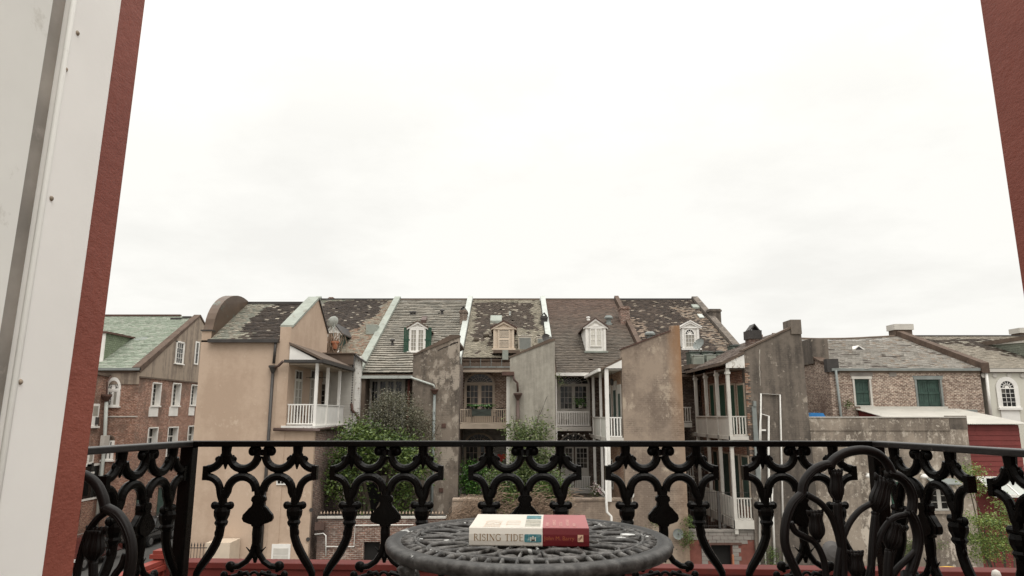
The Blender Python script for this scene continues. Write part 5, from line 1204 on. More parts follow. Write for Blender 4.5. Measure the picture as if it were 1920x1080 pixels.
a, b, c, d__ = h1; sash(T, F, a, b, c, d__, 2, 3, 'offwhite', 'glass', n=-.05, fr=.09)
m = MB(); 
for k in range(3): fpart('board', 'green', T, F, a + .1 + k * .2, a + .29 + k * .2, c + .1, d__ - .1, -.02, .03)
a, b, c, d__ = h2; um = (a + b) / 2; m = MB(); m.fbox(F, a - .05, b + .05, c - .14, c, -.4, .1); m.build('sill', 'yard', T)
sash(T, F, a, um, c, d__, 1, 3, 'offwhite', 'glass', n=-.1, fr=.1); sash(T, F, um, b, c, d__, 1, 3, 'offwhite', 'glass', n=-.1, fr=.1)
m = MB(); a, b, z0, z1 = RC(1738, 897, 1790, 905, YW_); m.add([(a, YW_, z1), (b, YW_, z1), (b, YW_ - .6, z0), (a, YW_ - .6, z0), (a, YW_, z1 - .05), (b, YW_, z1 - .05), (b, YW_ - .6, z0 - .05), (a, YW_ - .6, z0 - .05)], [(0, 1, 2, 3), (7, 6, 5, 4), (0, 4, 5, 1), (1, 5, 6, 2), (2, 6, 7, 3), (3, 7, 4, 0)]); m.build('hood', 'gutter', T)
for lab, px, py in (('white floodlight on the concrete yard wall, left of the windows', 1630, 892), ('white floodlight high on the concrete yard wall, above the green board', 1733, 893)):
    p = PY(px, py, YW_ - .3); t = thing('floodlight', lab, 'light', (p.x, YW_, p.z), 'floodlights on the yard wall')
    m = MB(); m.lathe((p.x, p.y, p.z), [(.2, -.08), (.17, .02), (.08, .1), (.04, .12)], 12); m.build('shade', 'white', t, smooth=True); m = MB(); m.tube([(p.x, p.y, p.z + .1), (p.x, YW_, p.z + .1)], .025); m.build('arm', 'white', t)
p = PY(1532, 778, 38.5); m = MB(); m.fprism(FS(38.5), [(p.x - .55, p.z - .3), (p.x + .6, p.z - .3), (p.x + .35, p.z + .1), (p.x - .3, p.z + .12)], -1, 0); o = m.build('tarpaulin', 'blue'); tag(o, 'bright blue tarpaulin behind the top of the concrete wall', 'tarpaulin')

# ================================================================ courtyard walls
YB = 36.75
T = thing('courtyard_wall', 'low brick courtyard wall with a white conduit and a dark doorway', 'wall', (-7, YB, 0))
a = PY(595, 1000, YB).x; b = PY(835, 1000, YB).x; zt = PY(700, 972, YB).z
o0, o1 = PY(681, 1040, YB).x, PY(712, 1040, YB).x; zo = PY(700, 1016, YB).z
wall(T, FS(YB), a, b, 0, zt, 'brick_yard', [(o0, o1, 0, zo)], .35)
k = 14; q = (b - a + .06) / k
for i in range(k): fpart('coping_stone', 'offwhite', T, FS(YB), a - .03 + q * i + .005, a - .03 + q * (i + 1) - .005, zt + .001, zt + .09 + .008 * (i % 3), -.4, .06)
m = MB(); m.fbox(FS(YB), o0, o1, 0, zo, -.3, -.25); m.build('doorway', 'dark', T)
pipe(T, [PY(590, 1002, YB - .06), PY(606, 1000, YB - .06), PY(611, 1004, YB - .06), PY(611, 1042, YB - .06)], .03, 'white', 'conduit')
pipe(T, [PY(611, 1025, YB - .06), PY(664, 1025, YB - .06), PY(666, 985, YB - .06), PY(775, 984, YB - .06)], .03, 'white', 'conduit')
fpart('junction_box', 'brown_pipe', T, FS(YB), *RC(592, 979, 610, 993, YB), 0, .2)
T = thing('spear_fence', 'row of iron spears with pale tips on top of the brick courtyard wall', 'fence', (-7, YB, zt))
zs = PY(700, 958, YB + .15).z; n_ = int((b - a) / .17)
m = MB(); m.lathe((0, 0, 0), [(.011, 0), (.011, zs - zt - .14)], 5); sp1 = m.mesh('bar', 'dark_metal')
m = MB(); m.lathe((0, 0, 0), [(.012, 0), (.035, .05), (.002, .16)], 4); m.box(-.05, .05, -.012, .012, .03, .055); sp2 = m.mesh('spear_tip', 'tan')
for i in range(n_):
    x = a + .1 + i * .17; inst('bar', sp1, T, (x, YB + .15, zt + .02)); inst('spear_tip', sp2, T, (x, YB + .15, zs - .15))
for z in (zt + .12, zs - .25): fpart('rail', 'dark_metal', T, FS(YB + .15), a, b, z, z + .03, -.02, .02)
# retaining wall between the end walls
T = thing('retaining_wall', 'rusty stained stone retaining wall below the white stair', 'wall', (4, 37, 0))
a, b = PY(1041, 960, YB).x, C0 - .02; a2 = B0; zt = PY(1110, 936, YB).z
m = MB(); m.box(A1 + .02, b, YB + .05, 37.4, 0, zt - .08); m.build('wall', 'towerC', T)
k = 16; q = (b - A1) / k
for i in range(k): fpart('coping_stone', 'towerC', T, FS(YB + .05), A1 + .03 + q * i, A1 + .02 + q * (i + 1), zt - .079, zt + .02 * (i % 2), -.7, .05)
m = MB(); m.box(A1 + .02, b, 37.4, 43.1, 0, zt - .4); m.build('terrace', 'earth', T)
# block wall
T = thing('block_wall', 'low wall of grey blocks over faded red paint with a dark opening', 'wall', (11, YB, 0))
a, b = C1 + .02, D0 + .2; zt = PY(1350, 997, YB).z; o0, o1 = PY(1334, 1040, YB).x, PY(1373, 1040, YB).x; zo = PY(1350, 1022, YB).z
wall(T, FS(YB), a, b, 0, zt, 'red_stucco', [(o0, o1, 0, zo)], .35)
m = MB(); m.fbox(FS(YB), o0, o1, 0, zo, -.3, -.28); m.build('doorway', 'dark', T)
bl, bh = .40, .2
for r_ in range(4):
    z = zt - bh * (r_ + 1); u = a + (0 if r_ % 2 else -.2)
    while u < b:
        u0, u1 = max(a, u), min(b, u + bl); keep = True
        if r_ == 2 and not (a + .7 < u < b - .9): keep = False
        if r_ == 3 and not (a + .4 < u < b - 1.6): keep = False
        if r_ > 0 and u0 < o1 and u1 > o0 and z < zo: keep = False
        if keep and u1 - u0 > .05: fpart('block', 'block', T, FS(YB), u0 + .008, u1 - .008, z + .008, z + bh - .008, 0, .03 + random.uniform(-.006, .006))
        u += bl
for u0 in (o0 - .5, o1 + .03):
    for k in range(9): fpart('block', 'block', T, FS(YB), u0, u0 + .3 + (.12 if k % 2 else 0), .2 * k + .008, .2 * k + .192, 0, .028)
fpart('lintel', 'rust', T, FS(YB), o0 - .6, o1 + .5, zo + .01, zo + .12, .03, .06)
fpart('coping', 'block', T, FS(YB), a, b, zt + .001, zt + .09, -.4, .06)
m = MB(); p0, p1 = PY(1374, 1040, YB - .2), PY(1377, 1060, YB - .2); m.tube([p0, (p0.x, p0.y, .1)], .05); m.build('rust_pipe', 'terracotta', T)
# wire fence on the block wall
T = thing('wire_fence', 'thin black wire fence standing on the grey block wall', 'fence', (11, YB + .2, zt)); zw_ = PY(1350, 921, YB).z
m = MB(); m.lathe((0, 0, 0), [(.007, 0), (.007, zw_ - zt - .1)], 4); sp = m.mesh('wire', 'dark_metal')
n_ = int((b - a) / .13)
for i in range(n_): inst('wire', sp, T, (a + .06 + i * .13, YB + .2, zt + .09))
for z in (zt + .25, zw_ - .1): fpart('rail', 'dark_metal', T, FS(YB + .2), a, b, z, z + .02, -.01, .01)
px_ = PY(1350, 960, YB).x; fpart('post', 'dark_metal', T, FS(YB + .2), px_ - .06, px_ + .06, zt + .09, zw_ - .02, -.05, .05)
# round grey disc on the brown end wall, lamp, ivy
p = PY(1271, 1001, YF - .15); t = thing('satellite_dish', 'small round grey dish low on the brown stucco end wall', 'satellite dish', (p.x, YF, p.z), 'satellite dishes')
m = MB(); m.lathe((0, 0, 0), [(.01, 0), (.2, .02), (.27, .06), (.27, .08), (.2, .05), (.01, .03)], 20, caps=False); m.v = [(p.x + x, p.y - z, p.z + y) for x, y, z in m.v]; m.build('reflector', 'gutter', t); m = MB(); m.tube([(p.x, p.y + .15, p.z), (p.x, p.y - .2, p.z)], .025); m.build('arm', 'dark_metal', t)
p = PY(1186, 928, YF - .1); t = thing('wall_lamp', 'small white lamp and its thin conduit on the brown stucco end wall', 'lamp', (p.x, YF, p.z))
m = MB(); m.ball((p.x, p.y, p.z), .09, .09, .16, 8, 6); m.build('lamp_globe', 'white', t); m = MB(); m.tube([(p.x, YF - .03, p.z), (p.x, YF - .03, 0.5)], .02); m.build('conduit', 'offwhite', t)
p = PY(1562, 1035, 30); m = MB(); m.lathe((0, 0, 0), [(.01, .12), (.25, .1), (.42, .03), (.45, 0), (.45, -.02), (.25, .06), (.01, .08)], 24, caps=False); q_ = Matrix.Rotation(R(70), 4, 'X'); m.v = [tuple(q_ @ Vector(v) + p) for v in m.v]
t = thing('satellite_dish', 'dark satellite dish on a pole in the yard, seen through the chair back', 'satellite dish', (p.x, 30, 0), 'satellite dishes'); m.build('reflector', 'dark_metal', t); m = MB(); m.tube([(p.x, 30.1, 0), (p.x, 30.1, p.z)], .04); m.build('mast', 'dark_metal', t)
p = PY(1785, 1070, 26); t = thing('parasol', 'closed round yellow canopy top in the yard beyond the red planks', 'parasol', (p.x, 26, 0))
m = MB(); m.lathe((p.x, 26, p.z - .35), [(1.3, 0), (1.1, .18), (.7, .34), (.3, .44), (.02, .48)], 20); m.build('canopy', 'yellow', t, smooth=True); m = MB(); m.tube([(p.x, 26, 0), (p.x, 26, p.z)], .04); m.build('pole', 'offwhite', t)
# iron fence and pale panel at street corner
T = thing('iron_fence', 'black iron fence with spear heads at the foot of the beige corner house', 'fence', (-16, 35, 0))
fa = PY(318, 1030, 35); fb = PY(388, 1030, 35); zt = PY(360, 1022, 35).z
m = MB(); m.lathe((0, 0, 0), [(.014, 0), (.014, zt - .1), (.035, zt), (.002, zt + .14)], 5); sp = m.mesh('picket', 'dark_metal')
n_ = int((fb.x - fa.x) / .15)
for i in range(n_): inst('picket', sp, T, (fa.x + i * .15, 35, 0))
for z in (zt - .15, .9, .25): fpart('rail', 'dark_metal', T, FS(35), fa.x, fb.x, z, z + .04, -.02, .02)
a, b, z0, z1 = RC(384, 1018, 430, 1060, 35.2); m = MB(); m.box(a, b, 35.2, 36.5, 0, z1); o = m.build('utility_box', 'cream_trim'); tag(o, 'plain pale utility box against the foot of the beige house', 'box')

# ================================================================ cars
def car(label, x, y, L_, W_, Hh, paint, suv=True, yaw=0):
    """front towards -Y"""
    t = thing('parked_car', label, 'car', (x, y, .02), 'cars parked along the brick building'); z = .02
    hb = Hh * .56; prof = [(0, .35), (0, hb * .78), (.15, hb * .9), (1.15, hb), (1.75, Hh * .93), (2.1, Hh), (L_ - .75, Hh * .98), (L_ - .25, hb * 1.02), (L_ - .02, hb * .9), (L_, .4)]
    def ring(w, k): return [(x + w * (1 if p[1] < hb * 1.01 else .82), y + p[0] * k + (1 - k) * L_ / 2, z + p[1]) for p in prof]
    m = MB(); A = ring(-W_ / 2, 1); B = ring(W_ / 2, 1); n = len(A); m.add(A + B, [tuple(range(n))[::-1], tuple(range(n, 2 * n))] + [(i, (i + 1) % n, n + (i + 1) % n, n + i) for i in range(n)])
    body = m.build('body', paint, t, bevel=.06)
    for s in (-1, 1):
        m = MB(); w0 = W_ / 2 + .002; w1 = W_ / 2 * .82 + .002
        m.add([(x + s * w0 * .995, y + 1.3, z + hb + .04), (x + s * w0 * .995, y + L_ - .4, z + hb + .04), (x + s * (w1 + .015), y + L_ - .85, z + Hh * .94), (x + s * (w1 + .015), y + 1.95, z + Hh * .92)] , [(0, 1, 2, 3)])
        m.v += [(a - s * .03, b, c) for a, b, c in m.v]; m.f += [(7, 6, 5, 4)] + [(i, (i + 1) % 4, 4 + (i + 1) % 4, 4 + i) for i in range(4)]
        m.build('side_window', 'car_glass', t)
        m = MB(); m.tube([(x + s * w1 * .95, y + 1.8, z + Hh * .97), (x + s * w1 * .93, y + 2.3, z + Hh + .05), (x + s * w1 * .93, y + L_ - .8, z + Hh + .04)], .03, 6); m.build('roof_rail', 'rim', t)
        m = MB(); m.ball((x + s * (W_ / 2 + .1), y + 1.45, z + hb + .1), .12, .07, .09, 8, 5); m.build('mirror', paint, t)
        m = MB(); m.box(x + s * W_ / 2 - .28 * (s > 0) , x + s * W_ / 2 + .28 * (s < 0), y - .02, y + .12, z + hb * .7, z + hb * .86); m.build('headlight', 'lamp', t)
        for yy in (.85, L_ - .95):
            m = MB(); m.lathe((0, 0, 0), [(.2, -.11), (.34, -.11), (.36, -.06), (.36, .06), (.34, .11), (.2, .11)], 18); m.v = [(x + s * (W_ / 2 - .08) + c, y + yy + a, z + .36 + b) for a, b, c in m.v]; ty = m.build('wheel', 'tyre', t)
            m = MB(); m.lathe((0, 0, 0), [(.2, 0), (.2, .03)], 14)
            for k in range(5):
                a = k * 1.2566; m.add([(.02 * math.cos(a + 1.57), .02 * math.sin(a + 1.57), .04), (.21 * math.cos(a + .1), .21 * math.sin(a + .1), .04), (.21 * math.cos(a - .1), .21 * math.sin(a - .1), .04), (.02 * math.cos(a - 1.57), .02 * math.sin(a - 1.57), .04)], [(0, 1, 2, 3)])
            m.v = [(x + s * (W_ / 2 - .08) + s * (c + .09), y + yy + a, z + .36 + b) for a, b, c in m.v]; m.build('rim', 'rim', ty)
    m = MB(); m.add([(x - W_ / 2 * .9, y + 1.2, z + hb + .035), (x + W_ / 2 * .9, y + 1.2, z + hb + .035), (x + W_ / 2 * .8, y + 1.74, z + Hh * .92), (x - W_ / 2 * .8, y + 1.74, z + Hh * .92)], [(0, 1, 2, 3)]); m.v += [(a, b + .04, c - .03) for a, b, c in m.v]; m.f += [(7, 6, 5, 4)] + [(i, (i + 1) % 4, 4 + (i + 1) % 4, 4 + i) for i in range(4)]; m.build('windscreen', 'car_glass', t)
    m = MB(); m.box(x - .5, x + .5, y - .03, y + .02, z + .5, z + .75); m.build('grille', 'dark_metal', t)
    return t
car('black estate car parked by the brick wall, its alloy wheels showing', -24.0, 44.9, 4.7, 1.9, 1.75, 'car_black')
car('dark car parked just beyond the black estate car', -24.0, 50.6, 4.5, 1.85, 1.5, 'car_maroon')
car('dark maroon car nearest in the street, mostly behind the chair at the left', -24.1, 38.2, 4.6, 1.85, 1.5, 'car_maroon')

# ================================================================ planting
def crown(name, parent, mat, blobs, n, size, spread=1.0, droop=0):
    m = MB(); tot = sum(b[3] * b[4] * b[5] for b in blobs)
    for cx, cy, cz, rx, ry, rz in blobs:
        k = int(n * rx * ry * rz / tot)
        nc = max(3, k // 26); cen = []
        for _ in range(nc):
            while True:
                u = Vector((random.uniform(-1, 1), random.uniform(-1, 1), random.uniform(-1, 1)))
                if .35 < u.length < 1: break
            u = u * random.uniform(.85, 1.18); cen.append((cx + u.x * rx, cy + u.y * ry, cz + u.z * rz))
        for c in cen:
            for _ in range(26):
                s = size * random.uniform(.6, 1.4); cl = size * 2.4
                p = Vector(c) + Vector((random.gauss(0, cl), random.gauss(0, cl), random.gauss(0, cl * .7)))
                a = Vector((random.gauss(0, 1), random.gauss(0, 1), random.gauss(0, .5) - droop)).normalized(); b = a.cross(Vector((random.gauss(0, 1), random.gauss(0, 1), random.gauss(0, 1)))).normalized()
                m.add([p, p + a * s * .5 + b * s * .28, p + a * s, p + a * s * .5 - b * s * .28], [(0, 1, 2, 3)])
    o = m.build(name, mat, parent, fix=False); return o
def limbs(parent, base, tips, r, mat='bark', name='trunk', wob=.15):
    m = MB(); base = Vector(base)
    for t in tips:
        t = Vector(t); k = 6; pts = []; f = random.uniform(.15, .35)
        for i in range(k + 1):
            s = i / k; p = base.lerp(t, s); p.x += (t.x - base.x) * (s ** 1.8 - s) * .6 + (random.gauss(0, wob) if 0 < i < k else 0); p.y += (random.gauss(0, wob) if 0 < i < k else 0); pts.append(p)
        m.tube(pts, [r * (1 - .8 * i / k) for i in range(k + 1)], 6)
    return m.build(name, mat, parent)
def PBl(px, py, Y, rpx, rpy, ry): p = PY(px, py, Y); s = Y / FOC; return (p.x, p.y, p.z, rpx * s, ry, rpy * s)
b0 = PY(690, 1030, 39.5)
T = thing('tree', 'dense tree with bright green leaves in the courtyard beside the beige house', 'tree', (b0.x, 39.5, 0), 'trees in the courtyards')
bl = [PBl(680, 825, 38.6, 38, 30, 1.3), PBl(740, 840, 38.4, 42, 26, 1.2), PBl(660, 870, 38.8, 32, 42, 1.2), PBl(770, 868, 38.6, 32, 32, 1.1), PBl(640, 905, 39.2, 24, 34, 1), PBl(752, 935, 39, 20, 24, .8), PBl(660, 950, 38.9, 20, 12, .6), PBl(668, 800, 38.6, 14, 12, .6)]
limbs(T, (b0.x, 39.6, 0), [(b[0], b[1], b[2]) for b in bl], .17)
crown('crown', T, 'leaf_bright', bl, 13500, .165)
b0 = PY(742, 1030, 40.2)
T = thing('tree', 'taller tree with sparse dull olive leaves against the grey slate house', 'tree', (b0.x, 40.0, 0), 'trees in the courtyards')
bl = [PBl(740, 765, 39.9, 42, 30, 1.2), PBl(700, 790, 39.6, 28, 30, 1.0), PBl(775, 790, 39.7, 32, 28, 1.0), PBl(735, 810, 39.7, 48, 28, 1.2), PBl(722, 745, 39.9, 18, 12, .6), PBl(795, 812, 39.6, 20, 20, .6)]
tips = [(b[0] + random.gauss(0, .4), b[1], b[2] + .5) for b in bl for _ in range(3)]
limbs(T, (b0.x, 40.1, 2), tips, .10, wob=.2)
crown('crown', T, 'leaf_dull', bl, 13000, .095)
b0 = PY(985, 1030, 38.8)
T = thing('tree', 'slender light green tree in front of the pale grey end wall', 'tree', (b0.x, 38.8, 0), 'trees in the courtyards')
bl = [PBl(985, 855, 38.6, 22, 44, .9), PBl(962, 800, 38.5, 9, 18, .3), PBl(1015, 812, 38.5, 14, 22, .5), PBl(980, 815, 38.5, 12, 22, .5), PBl(1018, 905, 38.5, 34, 32, .9), PBl(1030, 850, 38.5, 12, 16, .4), PBl(1000, 885, 38.6, 28, 30, .9), PBl(1012, 790, 38.5, 5, 12, .2)]
limbs(T, (b0.x, 38.9, 0), [(b[0], b[1], b[2] + .6) for b in bl], .06, wob=.1)
crown('crown', T, 'leaf_mid', bl, 15000, .13)
b0 = PY(945, 960, 38.5)
T = thing('shrub', 'yellowish green shrub above the book, between the brush and the slender tree', 'shrub', (b0.x, 38.3, 3.4))
bl = [PBl(942, 908, 37.4, 24, 28, .6), PBl(930, 945, 37.0, 20, 18, .3), PBl(962, 935, 37.0, 20, 24, .3), PBl(1030, 920, 37.2, 30, 22, .4)]
limbs(T, (b0.x, 38.4, 3.2), [(b[0], b[1], b[2]) for b in bl], .03, wob=.05, name='stem'); crown('crown', T, 'leaf_bright', bl, 8000, .12)
# dry brush
m = MB()
for _ in range(2400):
    px = random.uniform(835, 1060); top = 938 + max(0, (880 - px) * .9) - 10 * math.sin(px * .09) + random.gauss(0, 6)
    p = PY(px, random.uniform(top, top + 75), random.uniform(36.1, 37.2)); L_ = random.uniform(.4, 1.1); a = random.uniform(.2, 1.6); 
    q = p + Vector((L_ * math.cos(a), random.uniform(-.3, .3), L_ * math.sin(a) * .6)); mid = (p + q) / 2 + Vector((0, 0, random.uniform(.05, .25)))
    m.tube([p, mid, q], .010, 3, caps=False)
o = m.build('dry_brush', 'twig', fix=False); tag(o, 'heap of dry tangled vines over the retaining wall', 'brush', kind='stuff')
# fern hanging on the lower balcony
P = PY(888, 885, 43.0); T = thing('hanging_fern', 'hanging fern trailing over the lower balcony rail of the middle house', 'plant', (P.x, 43, P.z))
crown('foliage', T, 'fern', [PBl(890, 880, 42.9, 14, 12, .4), PBl(885, 905, 42.9, 14, 22, .35)], 3500, .12, droop=1.2)
m = MB(); m.lathe((P.x, 43, P.z), [(.12, 0), (.2, .2)], 10); m.build('pot', 'dark_metal', T)
# planter with ferns
a, b, z0, z1 = RC(885, 767, 921, 780, 43.0); T = thing('planter_box', 'blue-green planter box with ferns and white flowers on the balcony rail', 'planter', ((a + b) / 2, 43.0, z0), None)
m = MB(); m.box(a, b, 42.78, 43.12, z0, z1); bx_ = m.build('box', 'ac', T)
m = MB(); m.tube([(a, 42.76, z0 + .03), (b, 42.76, z1 - .03)], .012, 4); m.tube([(a, 42.76, z1 - .03), (b, 42.76, z0 + .03)], .012, 4); m.build('cross_trim', 'dark_metal', bx_)
m = MB()
for cx in (a + .25, b - .25):
    for _ in range(70):
        an = random.uniform(0, 6.283); l_ = random.uniform(.35, .72); pts = [Vector((cx, 42.95, z1)) + Vector((math.cos(an) * l_ * s * .9, math.sin(an) * l_ * s * .6, l_ * (s * 1.25 - s * s * .95))) for s in (0, .35, .7, 1)]
        sd_ = Vector((-math.sin(an), math.cos(an), 0)) * .035
        for i in range(3): m.add([pts[i] - sd_, pts[i] + sd_, pts[i + 1] + sd_ * .8, pts[i + 1] - sd_ * .8], [(0, 1, 2, 3)])
m.build('fern_fronds', 'fern', T, fix=False)
m = MB()
for _ in range(16): m.ball(((a + b) / 2 + random.gauss(0, .1), 42.9 + random.gauss(0, .05), z1 + .1 + random.gauss(0, .05)), .035, .035, .03, 6, 4)
m.build('flowers', 'petal', T)['kind'] = 'stuff'
# flowers on the stair, pot on balcony of house 4
m = MB(); T = thing('flower_garland', 'garland of pink and cream flowers on the white stair rail', 'flowers', (GO, 40, 4))
A = PY(1112, 911, 42); B = PY(1128, 925, 38.5)
for _ in range(90):
    s = random.random(); p = A.lerp(B, s); m.ball((p.x + random.gauss(0, .1), p.y, p.z + random.gauss(0, .12)), .05, .05, .045, 6, 4)
m.build('flowers', 'petal', T)['kind'] = 'stuff'
crown('leaves', T, 'leaf_mid', [(A.lerp(B, .5).x, 40.2, A.lerp(B, .5).z - .1, .3, 1, .25)], 300, .09)
P = PY(1088, 765, 44.2); T = thing('potted_plant', 'small potted plant standing on the white balcony of the brown-roofed house', 'potted plant', (P.x, 44.2, P.z)); m = MB(); m.lathe((P.x, 44.2, P.z), [(.1, 0), (.15, .18)], 10); m.build('pot', 'offwhite', T); crown('foliage', T, 'fern', [(P.x, 44.2, P.z + .35, .25, .2, .18)], 260, .09)
P = PY(1050, 704, 43.6); T = thing('hanging_plant', 'sprig of trailing vine at the left end of the white gutter', 'plant', (P.x, 43.6, P.z)); crown('foliage', T, 'leaf_mid', [PBl(1047, 704, 43.6, 7, 4, .2), PBl(1053, 714, 43.6, 3, 8, .1)], 200, .07, droop=1)
# ivy patches
for lab, px, py, rx, ry, Y, n_ in (('ivy patch right of the small grey dish on the brown end wall', 1286, 1008, 9, 16, YF - .1, 900), ('ivy patch at the right corner of the brown end wall', 1291, 980, 6, 9, YF - .1, 400), ('small ivy tuft on the brown stucco end wall', 1229, 980, 5, 8, YF - .08, 260), ('ivy at the foot of the white pipes on the dark end wall', 1446, 1044, 9, 14, YF - .1, 600), ('small weed tuft on the concrete yard wall below the casement', 1762, 1025, 5, 4, YW_ - .1, 160), ('ivy growing on the concrete wall behind the chair', 1706, 1035, 12, 26, YW_ - .15, 1200)):
    p = PY(px, py, Y); T = thing('ivy', lab, 'plant', (p.x, Y, p.z), 'ivy patches on the walls'); crown('leaves', T, 'leaf_bright', [PBl(px, py, Y, rx, ry, .08)], n_, .07)
# maple sprays on the right
b0 = PY(1850, 1000, 22)
T = thing('maple_tree', 'young maple with layered lime green sprays in front of the red boards', 'tree', (b0.x, 22, 0), 'trees in the courtyards')
bl = [PBl(1860, 1015, 21.6, 40, 12, .8), PBl(1835, 975, 21.6, 26, 8, .5), PBl(1880, 985, 21.6, 30, 9, .6), PBl(1850, 1040, 21.6, 26, 8, .5), PBl(1905, 960, 21.8, 24, 12, .6), PBl(1815, 885, 22, 22, 9, .5), PBl(1825, 915, 22, 14, 10, .4), PBl(1880, 940, 22, 12, 6, .3)]
limbs(T, (b0.x + .4, 22.2, 0), [(b[0], b[1] + .1, b[2]) for b in bl] , .06, wob=.06)
crown('crown', T, 'leaf_maple', bl, 9000, .06)
# clutter by the left dormer (plants and pots on the flat roof)
P = PY(619, 662, 45.0); T = thing('potted_plant', 'straggly dead plant with a terracotta pot in front of the cluttered dormer', 'potted plant', (P.x, 45, P.z))
m = MB()
for _ in range(130):
    p = Vector((P.x + random.gauss(0, .28), 45 + random.gauss(0, .2), P.z)); q = p + Vector((random.gauss(0, .25), random.gauss(0, .1), random.uniform(.5, 1.5))); m.tube([p, (p + q) / 2 + Vector((random.gauss(0, .12), 0, 0)), q], .018, 3, caps=False)
m.build('stems', 'twig', T, fix=False); p = PY(628, 646, 44.8); m = MB(); m.lathe((p.x, p.y, p.z - .3), [(.12, 0), (.22, .4), (.26, .4), (.26, .5)], 12); m.build('pot', 'terracotta', T)
# ================================================================ FOREGROUND
FLOOR = 7.34
def ironmat():
    m, n, l, b = nm('black gloss iron')
    v = pos(n, l); f = ntex(n, l, v, 60, 5, .6); g = ntex(n, l, v, 14, 6, .7)
    col = mixc(n, l, mrange(n, l, g, .62, .72), (.004, .0035, .003), (.014, .011, .009)); b.inputs['Specular IOR Level'].default_value = .09
    f3 = ntex(n, l, v, 160, 3); col = mixc(n, l, mrange(n, l, f3, .74, .78), col, (.16, .15, .14))
    l.new(col, b.inputs['Base Color']); l.new(mrange(n, l, g, .3, .7, .2, .38), b.inputs['Roughness'])
    n1 = bump(n, l, None, g, .5, .004); bump(n, l, b, f, .35, .0012, n1); return m
M['iron'] = ironmat()
M['iron_rail'] = plain('sky-lit handrail iron', (.012, .010, .009), .32, .5, 14, .5, 60, bd=.0012, dirt=(.06, .052, .045), ds=40, da=.6, spec=.4)  # lighter, shinier copy of the iron, for the sky highlight on the side rails
def chairmat():
    m, n, l, b = nm('satin dark chair metal')
    v = pos(n, l); g = ntex(n, l, v, 20, 6, .6)
    l.new(mixc(n, l, g, (.006, .005, .0045), (.014, .011, .010)), b.inputs['Base Color']); b.inputs['Roughness'].default_value = .42; b.inputs['Specular IOR Level'].default_value = .15
    bump(n, l, b, ntex(n, l, v, 120, 3), .25, .0008); return m
M['chair'] = chairmat()
def tablemat():
    m, n, l, b = nm('worn table iron')
    v = pos(n, l); g = ntex(n, l, v, 9, 8, .7); h = ntex(n, l, v, 55, 5, .65); w2 = ntex(n, l, v, 15, 4, .6)
    col = mixc(n, l, mrange(n, l, g, .35, .65), (.007, .006, .005), (.026, .023, .020)); b.inputs['Specular IOR Level'].default_value = .42
    col = mixc(n, l, mrange(n, l, h, .62, .72, 0, .5), col, (.13, .12, .11))
    col = mixc(n, l, mrange(n, l, w2, .655, .672, 0, .8), col, (.42, .42, .40))
    gg = n.new('ShaderNodeNewGeometry'); ed = mrange(n, l, mth(n, l, 'MULTIPLY', mrange(n, l, gg.outputs['Pointiness'], .52, .62), mrange(n, l, h, .4, .6)), 0, 1, 0, .6)
    col = mixc(n, l, ed, col, (.24, .23, .215))
    l.new(col, b.inputs['Base Color']); l.new(mrange(n, l, g, .3, .7, .34, .6), b.inputs['Roughness'])
    bump(n, l, b, h, .6, .002); return m
M['table'] = tablemat()
def redwall():
    m, n, l, b = nm('textured red masonry paint')
    v = pos(n, l); a = ntex(n, l, v, 55, 5, .6); c = ntex(n, l, v, 5, 6, .6)
    mp = pos(n, l, (1, 1, 2.4)); d_ = ntex(n, l, mp, 120, 4, .6)
    col = mixc(n, l, mrange(n, l, c, .3, .7), (.185, .048, .032), (.235, .066, .044))
    col = mixc(n, l, mrange(n, l, a, .7, .8, 0, .5), col, (.12, .03, .028))
    l.new(col, b.inputs['Base Color']); b.inputs['Roughness'].default_value = .6; b.inputs['Specular IOR Level'].default_value = .25
    n1 = bump(n, l, None, a, .6, .003); bump(n, l, b, d_, .6, .0012, n1); return m
M['redwall'] = redwall()
M['jamb'] = plain('white jamb paint', (.80, .78, .745), .45, .04, 6, .25, 90, bd=.0006, dirt=(.45, .41, .36), ds=26, da=.74)
M['jamb_grey'] = plain('greyed off-white door paint', (.72, .71, .67), .6, .06, 5, .25, 60, bd=.0008, dirt=(.54, .52, .47), ds=9, da=.6, spec=.15)
M['groove'] = plain('dirty weather strip', (.27, .245, .215), .6, .25, 14, .4, 60, bd=.001, dirt=(.30, .27, .24), ds=20, da=.55)
M['nail'] = plain('filled nail', (.30, .24, .18), .6, .3, 60, .3, 200, bd=.0005)

def lineX(px0, px1, X):        # a jamb edge seen from (px0, 0) to (px1, 1080) on plane x=X -> function z -> y
    A = PX(px0, 0, X); B = PX(px1, 1080, X); return lambda z: A.y + (B.y - A.y) * (z - A.z) / (B.z - A.z)
ZT, ZB = 9.7, FLOOR
def jamb(parent, name, mat, f0, f1, x0, x1):
    m = MB(); vs = []
    for x in (x0, x1): vs += [(x, f0(ZB), ZB), (x, f1(ZB), ZB), (x, f1(ZT), ZT), (x, f0(ZT), ZT)]
    m.add(vs, [(0, 1, 2, 3), (7, 6, 5, 4), (0, 4, 5, 1), (1, 5, 6, 2), (2, 6, 7, 3), (3, 7, 4, 0)]); return m.build(name, mat, parent)
T = thing('door_frame', 'white door jamb with a grey groove, at the left edge against the red wall', 'door frame', (-.6, .8, FLOOR))
fo = lineX(272, 135, -.55); fr_ = lineX(222, 72, -.55); fg = lineX(133, -35, -.55); fp_ = lineX(97, -76, -.55); fe = lambda z: fp_(z) - .35
W = thing('balcony_wall', 'red textured wall of the balcony doorway, left of the opening', 'wall', (-1.5, .9, FLOOR))
jamb(W, 'wall', 'redwall', lambda z: fr_(z) - .02, fo, -3.2, -.55)
